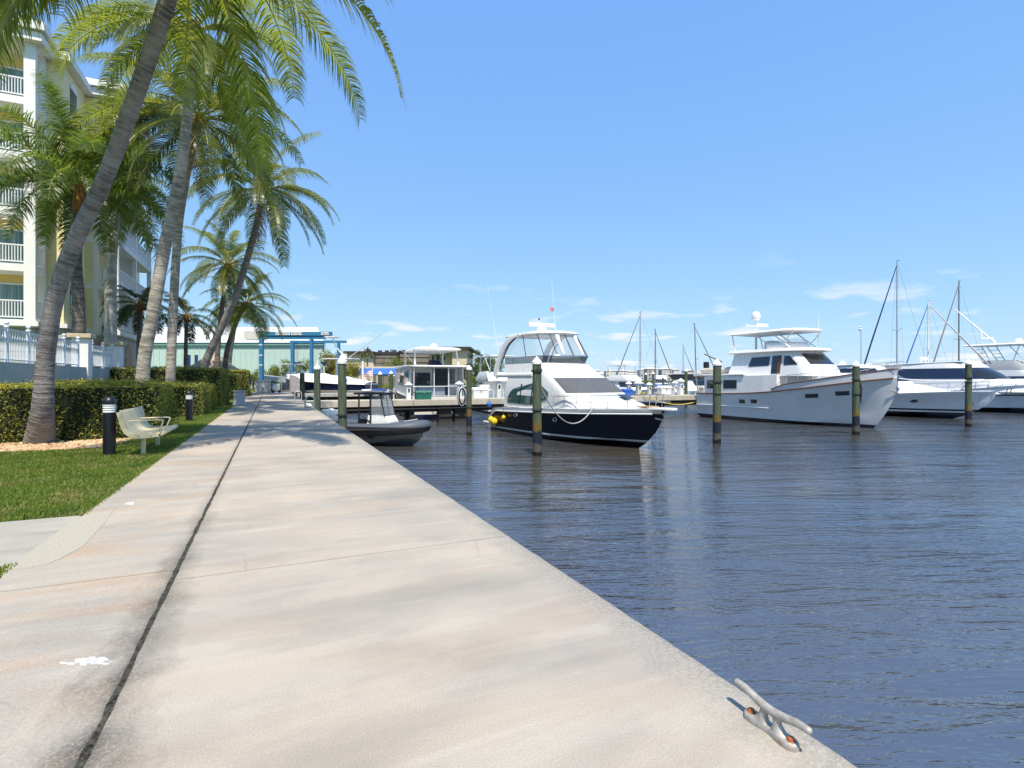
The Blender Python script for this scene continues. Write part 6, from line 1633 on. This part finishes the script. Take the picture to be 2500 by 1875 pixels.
# ----------------------------------------------------------------- other boats of the marina
def cruiser(label, x, y, hx, hy, L, kind, mats=None, name='cabin_cruiser', z0=0.0):
    r = boat(name, label, x, y, hx, hy); r.location.z += z0
    k = L/10.0; b = .16*L
    hm = mats or hull_paint('cabin_cruiser_hull', (.74,.74,.74), boot=((.12, .2, (.02,.03,.08)),))
    S = hull(r, [(0,b,1.1*k,b*.95,.1,-.4*k),(.35*L,b*1.05,1.2*k,b*.97,.1,-.5*k),(.65*L,b*.95,1.4*k,b*.7,.2,-.4*k),(.87*L,b*.5,1.6*k,b*.18,.6*k,.1),(L,.04,1.72*k,.02,1.3*k,1.2*k)], hm, 18, 1.6, 4)
    if kind in ('sedan', 'canvas', 'fly'):
        B = Body([(1.1*k, .25*L, .80*L, b*.8), (1.75*k, .26*L, .70*L, b*.75), (2.5*k, .28*L, .55*L, b*.66)], .15*L, 2.3, 8); B.build(r, 'cabin', WHITE); B.glass(r, 'windshield', GLASS_D, 1.8*k, 2.4*k, .08, .92)
        bowrail(r, S, .5*L, .93*L, .6*k, 6, .1*k, .02, False)
    if kind == 'canvas':
        C = Body([(2.5*k, .1*L, .56*L, b*.72), (3.0*k, .05*L, .50*L, b*.7), (3.15*k, .1*L, .42*L, b*.5)], .1*L, 2.3, 8); C.build(r, 'canvas_top', mk('black_canvas', (.012,.014,.02), .8), None, 60)
        MB().loft([[(xx, -w, z), (xx, w, z), (xx, w, z + .1), (xx, -w, z + .1)] for xx, w, z in ((.02*L, b*.7, 3.16*k), (.5*L, b*.7, 3.2*k))]).build('hardtop', WHITE, r)
    if kind == 'fly':
        F_ = Body([(2.5*k, .1*L, .58*L, b*.78), (2.7*k, .1*L, .58*L, b*.8), (3.3*k, .2*L, .50*L, b*.7)], .1*L, 2.3, 8); F_.build(r, 'flybridge', WHITE)
        MB().box(.12*L, .45*L, -b*.65, b*.65, 4.5*k, 4.6*k).build('hardtop', WHITE, r, bevel=.03)
        for sx in (.14*L, .43*L):
            for sd in (-1, 1): MB().tube([(sx, sd*b*.6, 3.2*k), (sx, sd*b*.6, 4.5*k)], .04, 6).build('hardtop_post', CHROME, r)
    if kind in ('console',):
        MB().loft([[(x0, -.4*k, z), (x1, -.4*k, z), (x1, .4*k, z), (x0, .4*k, z)] for x0, x1, z in ((.38*L, .52*L, 1.0*k), (.38*L, .49*L, 2.2*k))]).build('console', WHITE, r, bevel=.04)
        MB().box(.28*L, .56*L, -b*.75, b*.75, 3.3*k, 3.42*k).build('t_top', WHITE, r, bevel=.04)
        for sx, tx in ((.34*L, .30*L), (.50*L, .54*L)):
            for sd in (-1, 1): MB().tube([(sx, sd*.5*k, 1.2*k), (tx, sd*b*.65, 3.3*k)], .04*k, 6).build('t_top_leg', CHROME, r)
        outboard(r, -.3, 0, 1.0*k, WHITE, 1.1)
    return r, S
# navy boat under a white cover, bow to the left, on its lift
NV = hull_paint('navy_boat_hull', (.010,.014,.05), (.7,.7,.71), (.3,.28,.24), .10, ((.42, .45, (.5,.5,.5)),))
p0, p1 = rd(rr_(908, 62), 62), rd(rr_(690, 64), 64); hd = (p1 - p0).normalized()
r, S = cruiser('navy hulled boat under a white cover on a lift behind the second dock', p0.x, p0.y, hd.x, hd.y, 11.0, 'none', NV, 'covered_boat', 1.35)
COV = mk('white_boat_cover', (.66,.67,.69), .85, var=.08, scale=1.5)
m = MB(); rows = []
for i in range(12):
    x = lerp(0, 10.7, i/11); q = sheer(S, x, 1); h = .85*math.sin(PI*min(1, .15 + .8*(1 - i/11)))*(1 + .12*math.sin(i*2.3)) + .05
    rows.append([(x, q.y*1.04, q.z - .12), (x, q.y*.9, q.z + .25*h), (x, q.y*.35, q.z + h*.9), (x, 0, q.z + h), (x, -q.y*.35, q.z + h*.9), (x, -q.y*.9, q.z + .25*h), (x, -q.y*1.04, q.z - .12)])
m.grid(rows).build('cover', COV, r, 70)
for x in (2.2, 5.6):
    for sd in (-1, 1): MB().tube([(x, sd*2.2, -2.0), (x, sd*2.2, 3.9)], .12, 8).build('lift_post', WPAINT, r)
    MB().box(x - .12, x + .12, -2.2, 2.2, 0.0, .25).build('lift_beam', GALV, r)
MB().box(2.0, 5.8, -1.0, 1.0, 4.05, 4.15).build('t_top', WHITE, r, bevel=.03); MB().tube([(3.2, 0, 4.1), (4.6, 0, 5.6), (4.9, 0, 6.6)], .06, 6).build('tower', WHITE, r)
MB().box(4.2, 5.6, -.8, .8, 6.6, 6.7).build('tower_top', WHITE, r); MB().lathe([(.4, 0), (.42, .25), (.1, .5)], 12, (3.6, 0, 4.15)).build('radar_dome', WHITE, r, 60)
MB().tube([(2.4, .9, 4.2), (-3.0, 2.5, 7.2)], [.05, .02], 6).build('outrigger', WHITE, r)
# white boat in the hoist
p0, p1 = rd(rr_(775, 75.5), 75.5), rd(rr_(650, 76.5), 76.5); hd = (p1 - p0).normalized()
r, S = cruiser('white sport boat with T-top hanging in the blue hoist', p0.x, p0.y, hd.x, hd.y, 9.0, 'console', hull_paint('hoist_boat_hull', (.72,.74,.76), (.8,.8,.8), (.03,.08,.14), .15, ((.45, .5, (.3,.4,.5)),)), 'sport_boat', 2.15)
# center console with flag behind the dock, engines towards us
q = at(968, 950, Y=52)
r, S = cruiser('white centre console boat with a large outboard between the close pair of pilings', q.x, q.y, .25, .97, 7.5, 'console', None, 'centre_console_boat', .9)
fl = thing('flag', 'small faded red and white flag on a leaning staff near the lift dock', 'flag', at(905, 948, Y=54))
MB().tube([(0, 0, -.3), (.25, 0, 2.4)], .035, 6).build('staff', WPAINT, fl)
t = NT('flag_cloth'); s_ = t.sep(t.obj()); st_ = t.math('GREATER_THAN', t.math('FRACT', t.math('MULTIPLY', s_[2], 5.0)), .5)
FLC = t.done(t.bsdf(t.mix(st_, (.75,.70,.70), (.62,.30,.32)), .8))
m = MB(); rows = [[(.15 - .9*j/6, .12*math.sin(j*1.3 + i), 1.9 - .75*i/4 - .55*j/6) for j in range(7)] for i in range(5)]; m.grid(rows); m.build('cloth', FLC, fl, 70)
# beyond the dock behind the black yacht's stern
q = at(1238, 940, Y=44); cruiser('white sportfisher with tuna tower behind the black yacht stern', q.x, q.y, .1, .99, 11.5, 'fly', None, 'sportfishing_boat')
q = at(1186, 940, Y=58); cruiser('white flybridge boat seen from ahead between the small piling and the yacht', q.x, q.y - 4, .1, -.99, 9.5, 'sedan', None, 'sedan_boat')
wh = thing('outrigger_pole', 'single white outrigger pole slanting up against the far trees', 'pole', at(1196, 905, d=60)); MB().tube([(0, 0, 0), (-.9, .4, 2.6)], [.05, .03], 6).build('pole', WHITE, wh)
# open basin between the yacht and the trawler
q = at(1628, 930, Y=58); cruiser('cruiser with a black canvas enclosure beyond the open dock', q.x, q.y, .55, -.83, 11, 'canvas', None, 'canvas_cruiser', .25)
q = at(1478, 930, Y=66); cruiser('white flybridge cruiser just right of the black yacht windshield', q.x, q.y, .2, -.98, 11, 'fly', None, 'flybridge_cruiser')
for a, b, lb in ((at(1490, 908, d=74), at(1463, 858, d=74), 'left'), (at(1518, 905, d=76), at(1496, 855, d=76), 'right')):
    o = thing('outrigger_pole', '%s white outrigger pole rising behind the yacht windshield' % lb, 'pole', a); MB().tube([Vector((0,0,0)), b - a], [.07, .04], 6).build('pole', WHITE, o)
for px, Y, L, kind, nm, lb in ((1545, 95, 9, 'sedan', 'sedan_boat', 'distant white sedan boat behind the tall mast'), (1600, 105, 12, 'fly', 'flybridge_cruiser', 'distant flybridge cruiser beyond the canvas cruiser'), (1700, 90, 8, 'console', 'centre_console_boat', 'distant centre console left of the trawler piling'), (1740, 100, 10, 'canvas', 'canvas_cruiser', 'distant cruiser with dark canvas behind the trawler stern'), (1660, 120, 12, 'fly', 'flybridge_cruiser', 'far flybridge cruiser on the horizon behind the tall far piling'), (2080, 60, 11, 'sedan', 'sedan_boat', 'white boat partly seen over the trawler foredeck'), (2120, 75, 12, 'fly', 'flybridge_cruiser', 'white flybridge boat behind the trawler bow piling'), (2240, 70, 12, 'fly', 'flybridge_cruiser', 'white flybridge boat behind the express cruiser roof')):
    q = at(px, 930, Y=Y); a = random.Random(px).uniform(-.5, .5); cruiser(lb, q.x, q.y, math.sin(a), -math.cos(a), L, kind, None, nm)
for px, Y, L, kind, nm, lb, a in ((1500, 78, 10, 'canvas', 'canvas_cruiser', 'cruiser with dark canvas top between the outrigger poles and the tall mast', .3), (1575, 82, 9, 'sedan', 'sedan_boat', 'white sedan boat right below the tall grey mast', -.4), (1648, 76, 9, 'console', 'centre_console_boat', 'white T-top boat right of the cruiser with black canvas', .2), (1690, 80, 10, 'sedan', 'sedan_boat', 'white sedan boat below the leaning mast', .5), (1722, 76, 10, 'fly', 'flybridge_cruiser', 'white flybridge boat just left of the trawler stern piling', -.2), (2160, 62, 10, 'canvas', 'canvas_cruiser', 'dark canvas cruiser glimpsed over the trawler bow', .1)):
    q = at(px, 930, Y=Y); cruiser(lb, q.x, q.y, math.sin(a), -math.cos(a), L, kind, None, nm)
line('yellow line hanging from the open dock to the trawler stern', (28.6, 36.2, .1), local_to_world(y2, (-.1, -1.4, 1.3)), .55, .03, YF)
# sailing boats: masts over the fleet
SAILC = {'navy': mk('navy_sail_cover', (.01,.02,.12), .8), 'blue': mk('blue_sail_cover', (.05,.16,.5), .8), 'grey': mk('grey_sail_cover', (.2,.2,.22), .8)}
ALUM = mk('mast_aluminium', (.50,.49,.48), .4, .6, var=.06); WMAST = mk('white_mast', (.8,.8,.8), .4); BMAST = mk('bronze_mast', (.22,.19,.18), .45, .5)
def sailboat(label, px, ptop, d, mast, stay, side, L=11, lean=0):
    base = at(px, 925, d=d); top = zz_(ptop, d) - WATER
    r = boat('sailing_boat', label, base.x, base.y, CY*side, -SY*side)
    hull(r, [(-.45*L,1.2,1.1,1.0,.2,-.2),(-.1*L,1.8,1.0,1.2,0,-.6),(.25*L,1.3,1.15,.6,.1,-.5),(.5*L,.06,1.4,.03,.9,.6)], hull_paint('sailboat_hull', (.74,.75,.76), boot=((.1, .18, (.02,.04,.15)),)), 16, 1.2, 4)
    Body([(1.0, -.2*L, .18*L, 1.0), (1.55, -.2*L, .12*L, .85)], 1.2, 2.2, 6).build(r, 'cabin', WHITE)
    tp = Vector((lean, 0, top)); MB().tube([(0, 0, 1.0), (lean*.5, 0, top*.5), tp], [.11, .10, .07], 8).build('mast', mast, r, 60)
    MB().tube([(0, -.9, top*.52), (0, 0, top*.5), (0, .9, top*.52)], .03, 6).build('spreader', mast, r)
    MB().tube([(0, 0, 1.9), (-.4*L, 0, 2.0)], [.16, .12], 8).build('boom_cover', SAILC['blue'], r, 60)
    MB().tube([tp + Vector((0, 0, -.5)), tp.lerp(Vector((.48*L, 0, 1.5)), .6), (.48*L, 0, 1.5)], [.05, .10, .10], 6).build('furled_jib', SAILC[stay], r, 60)
    MB().tube([tp, (-.45*L, 0, 1.3)], .018, 4).build('backstay', ALUM, r)
    for sd in (-1, 1): MB().tube([tp*.98, (0, sd*.92, top*.52), (0, sd*1.4, 1.1)], .014, 4).build('shroud', ALUM, r)
    MB().box(lean - .3, lean + .05, -.03, .03, top, top + .06).build('wind_vane', BLACKP, r)
    return r
sailboat('sailing boat with the tallest grey mast and dark blue furled jib behind the trawler bow', 2190, 637, 72, ALUM, 'navy', -1, 11.5)
sailboat('sailing boat with white mast crossed by an outrigger', 2266, 735, 84, WMAST, 'blue', -1, 10)
sailboat('sailing boat with dark bronze mast near the right edge', 2341, 686, 80, BMAST, 'grey', -1, 10.5)
sailboat('sailing boat with tall grey mast right of the black yacht', 1563, 762, 92, ALUM, 'grey', -1, 10)
sailboat('sailing boat with shorter dark mast beyond the open dock', 1600, 804, 100, BMAST, 'grey', 1, 8)
sailboat('sailing boat with leaning mast left of the trawler piling', 1701, 790, 96, BMAST, 'grey', 1, 10, -.4)
sailboat('small far sailing boat with thin low mast near the horizon', 1668, 842, 140, ALUM, 'grey', 1, 8)
# light pole on the dock behind the trawler
q = at(2102, 900, Y=50); lp = thing('dock_light_pole', 'slim dock light pole behind the trawler bow', 'light pole', (q.x, q.y, 0))
h = zz_(798, q.x*SY + q.y*CY); MB().tube([(0, 0, 0), (0, 0, h)], .05, 8).build('pole', GALV, lp); MB().ball((-.2, 0, h - .35), (.2, .2, .22), 10, 6).build('lamp_head', WPAINT, lp, 60); MB().ball((-.25, 0, h), (.18, .18, .1), 10, 6).build('camera_dome', WPAINT, lp, 60)
# ================================================================= far greenery and shore
BUSH = leafmat('shrub_leaf', (0.055, 0.085, 0.012), (0.20, 0.22, 0.03), 0.3, (0.28, 0.32, 0.04), .5, 0)
BUSHY = leafmat('yellow_shrub_leaf', (0.10, 0.10, 0.012), (0.30, 0.27, 0.03), 0.3, (0.40, 0.36, 0.04), .5, 0)
BUSHD = leafmat('dark_tree_leaf', (0.022, 0.038, 0.010), (0.08, 0.10, 0.022), 0.25, (0.10, 0.14, 0.02), .5, 0)
BARK = mk('bark', (0.12, 0.09, 0.06), .9, var=.3, scale=9)
def tree(label, px, Y, w, h, mat, seed, trunk=.35, ls=.22, n=2600, name='shrub', cat='shrub'):
    rnd = random.Random(seed); b = at(px, 925, d=Y); b.z = -0.03
    r = thing(name, label, cat, b, 0)
    m = MB(); m.tube([(0, 0, 0), (.1, 0, h*.5), (0, .1, h*.75)], [.14, .1, .05], 7)
    for k in range(5):
        a = k*1.3; m.tube([(0, 0, h*trunk), (math.cos(a)*w*.25, math.sin(a)*w*.25, h*.7)], [.06, .03], 5)
    m.build('trunk', BARK, r)
    cl = [(rnd.gauss(0, .26)*w, rnd.gauss(0, .26)*w, lerp(trunk, .88, rnd.random())*h, rnd.uniform(.14, .26)*min(w, h)) for _ in range(16)]
    v = MB()
    for _ in range(n):
        cx, cy_, cz, cr = rnd.choice(cl); d = Vector((rnd.gauss(0,1), rnd.gauss(0,1), rnd.gauss(0,1))).normalized()
        p = Vector((cx, cy_, max(.1, cz))) + d*cr*rnd.uniform(.7, 1.12); p.z = max(.05, p.z)
        s = d.cross(Vector((rnd.gauss(0,1), rnd.gauss(0,1), rnd.gauss(0,1)))).normalized(); t_ = d.cross(s); l = ls*rnd.uniform(.6, 1.4)
        o = len(v.v); v.v.extend([tuple(p - s*l*.5), tuple(p + t_*l*.28 + d*l*.1), tuple(p + s*l*.5), tuple(p - t_*l*.28 + d*l*.1)]); v.f.extend([(o, o+1, o+2), (o, o+2, o+3)]); v.m.extend([0, 0])
    tag(v.build('crown', mat, r, None, False), None, None, None, 'stuff')
    return r
tree('large yellow-green shrub right of the blue hoist', 800, 92, 7.0, 6.3, BUSHY, 1, .1, .3, 4200)
tree('second yellow-green shrub nearer the apartment block', 838, 96, 6.5, 5.2, BUSHY, 2, .1, .3, 3600)
tree('green shrub under the hoist beside the left sling', 672, 85, 4.5, 3.6, BUSH, 3, .1, .25)
tree('green shrub under the hoist between the two slings', 720, 86, 6.0, 4.6, BUSH, 4, .1, .25, 3200)
tree('round green tree in front of the middle of the apartment block', 968, 140, 9.0, 7.0, BUSH, 5, .2, .35, 3000, 'round_tree', 'tree')
tree('yellowish small tree right of the round green tree', 985, 128, 4.0, 4.4, BUSHY, 6, .2, .3, 1600, 'small_tree', 'tree')
tree('bright green tree beyond the dock right of the small piling', 1192, 105, 7.0, 6.0, BUSH, 7, .1, .32, 3600, 'round_tree', 'tree')
tree('dark narrow tree left of the bright green tree', 1161, 112, 3.6, 8.0, BUSHD, 8, .15, .3, 2400, 'narrow_tree', 'tree')
tree('dark trees at the apartment block right corner', 1128, 118, 5.0, 5.0, BUSHD, 9, .1, .3, 2200, 'round_tree', 'tree')
tree('bright shrub behind the far gate', 618, 78, 2.6, 2.6, BUSH, 10, .1, .2, 1600)
def far_palm(label, px, py, d, seed):
    b = at(px, 925, d=d); b.z = 0; t_ = at(px, py, d=d)
    palm(label, [b, (b + t_)/2, t_], [.2, .17, .14], SET_DARK, 16, seed, TRUNK_L, .8, -20, 70, flower=False, name='fan_palm')
far_palm('small palm in front of the apartment block left wing', 897, 868, 120, 3)
far_palm('small palm seen through the hardtop of the stern-on trawler', 1075, 868, 115, 4)
far_palm('small palm with dark skirt beyond the small piling', 1172, 876, 100, 5)
# blue awning / boat shed row in front of the apartments
aw = local('blue_awning', 'long blue awning below the apartment block behind the docks', 'awning', 945, 105)
MB().add([(-6, 0, 2.4), (6, 0, 2.4), (6, 2.5, 3.6), (-6, 2.5, 3.6), (-6, 0, 2.3), (6, 0, 2.3), (6, 2.5, 3.5), (-6, 2.5, 3.5)], [(0,1,2,3), (7,6,5,4), (0,4,5,1), (1,5,6,2), (2,6,7,3), (3,7,4,0)]).build('canopy', mk('awning_blue', (.03,.12,.42), .7), aw)
for x in (-5.8, -2, 2, 5.8): MB().box(x - .06, x + .06, .05, .17, 0, 2.3).build('post', WPAINT, aw)
tl = local('tiled_arbour', 'low tiled arbour roof left of the blue awning', 'arbour', 925, 112)
MB().add([(-5, 0, 3.2), (6, 0, 3.2), (6, 2, 4.1), (-5, 2, 4.1), (-5, 4, 3.2), (6, 4, 3.2)], [(0,1,2,3), (3,2,5,4), (0,3,4), (1,5,2), (0,4,5,1)]).build('roof', mk('tile_roof', (.34,.29,.22), .8, var=.25, scale=5), tl)
for x in (-4.8, 0, 5.8):
    for y in (.2, 3.8): MB().box(x - .08, x + .08, y - .08, y + .08, 0, 3.2).build('post', WPAINT, tl)
# far shore: long low buildings and tree line
FARW = [mk('far_wall_%d' % i, c, .8) for i, c in enumerate(((.62,.61,.58), (.50,.48,.46), (.70,.69,.67), (.45,.40,.36)))]
FWIN = mk('far_window', (.10,.12,.14), .3)
rnd = random.Random(12)
for px in list(range(1330, 1760, 27)) + list(range(2030, 2500, 34)):
    d = rnd.uniform(430, 520); w = rnd.uniform(14, 26)/FPX*d; top = rnd.uniform(900, 911) if px < 1900 else rnd.uniform(890, 902)
    b = local('far_building', 'pale low waterfront building far away on the horizon', 'building', px + rnd.uniform(-8, 8), d, 0, 'far waterfront buildings')
    h = zz_(top, d)
    MB().box(-w/2, w/2, 0, 12, 0, h).build('wall', FARW[rnd.randrange(4)], b)
    MB().add([(-w/2 - .5, -.5, h), (w/2 + .5, -.5, h), (w/2 + .5, 12.5, h), (-w/2 - .5, 12.5, h), (-w/4, 6, h + 1.4), (w/4, 6, h + 1.4)], [(0,1,5,4), (1,2,5), (2,3,4,5), (3,0,4), (3,2,1,0)]).build('roof', FARW[rnd.randrange(4)], b)
    for j in range(max(1, int(h/3.4))):
        for i in range(max(2, int(w/3.2))):
            x = lerp(-w/2, w/2, (i + .5)/max(2, int(w/3.2)))
            MB().box(x - .7, x + .7, -.12, .05, j*3.2 + .9, j*3.2 + 2.4).build('window', FWIN, b)
m = MB(); v = m
for i in range(9000):
    px = rnd.uniform(1180, 2560); d = rnd.uniform(540, 620); q = at(px, 925, d=d); zq = rnd.random()**1.5 * (4.5 + 2.0*math.sin(px*.021) + 1.2*math.sin(px*.07)); l = rnd.uniform(.8, 1.8)
    a = rnd.uniform(0, PI); dx, dy = math.cos(a)*l, math.sin(a)*l; o = len(v.v)
    v.v.extend([(q.x - dx, q.y - dy, zq), (q.x + dx*.2, q.y, zq - l*.5), (q.x + dx, q.y + dy, zq), (q.x, q.y, zq + l*.7)]); v.f.extend([(o, o+1, o+2), (o, o+2, o+3)]); v.m.extend([0, 0])
tag(m.build('tree_line', BUSHD, None, None, False), 'dark tree line along the far shore', 'tree line', None, 'stuff')
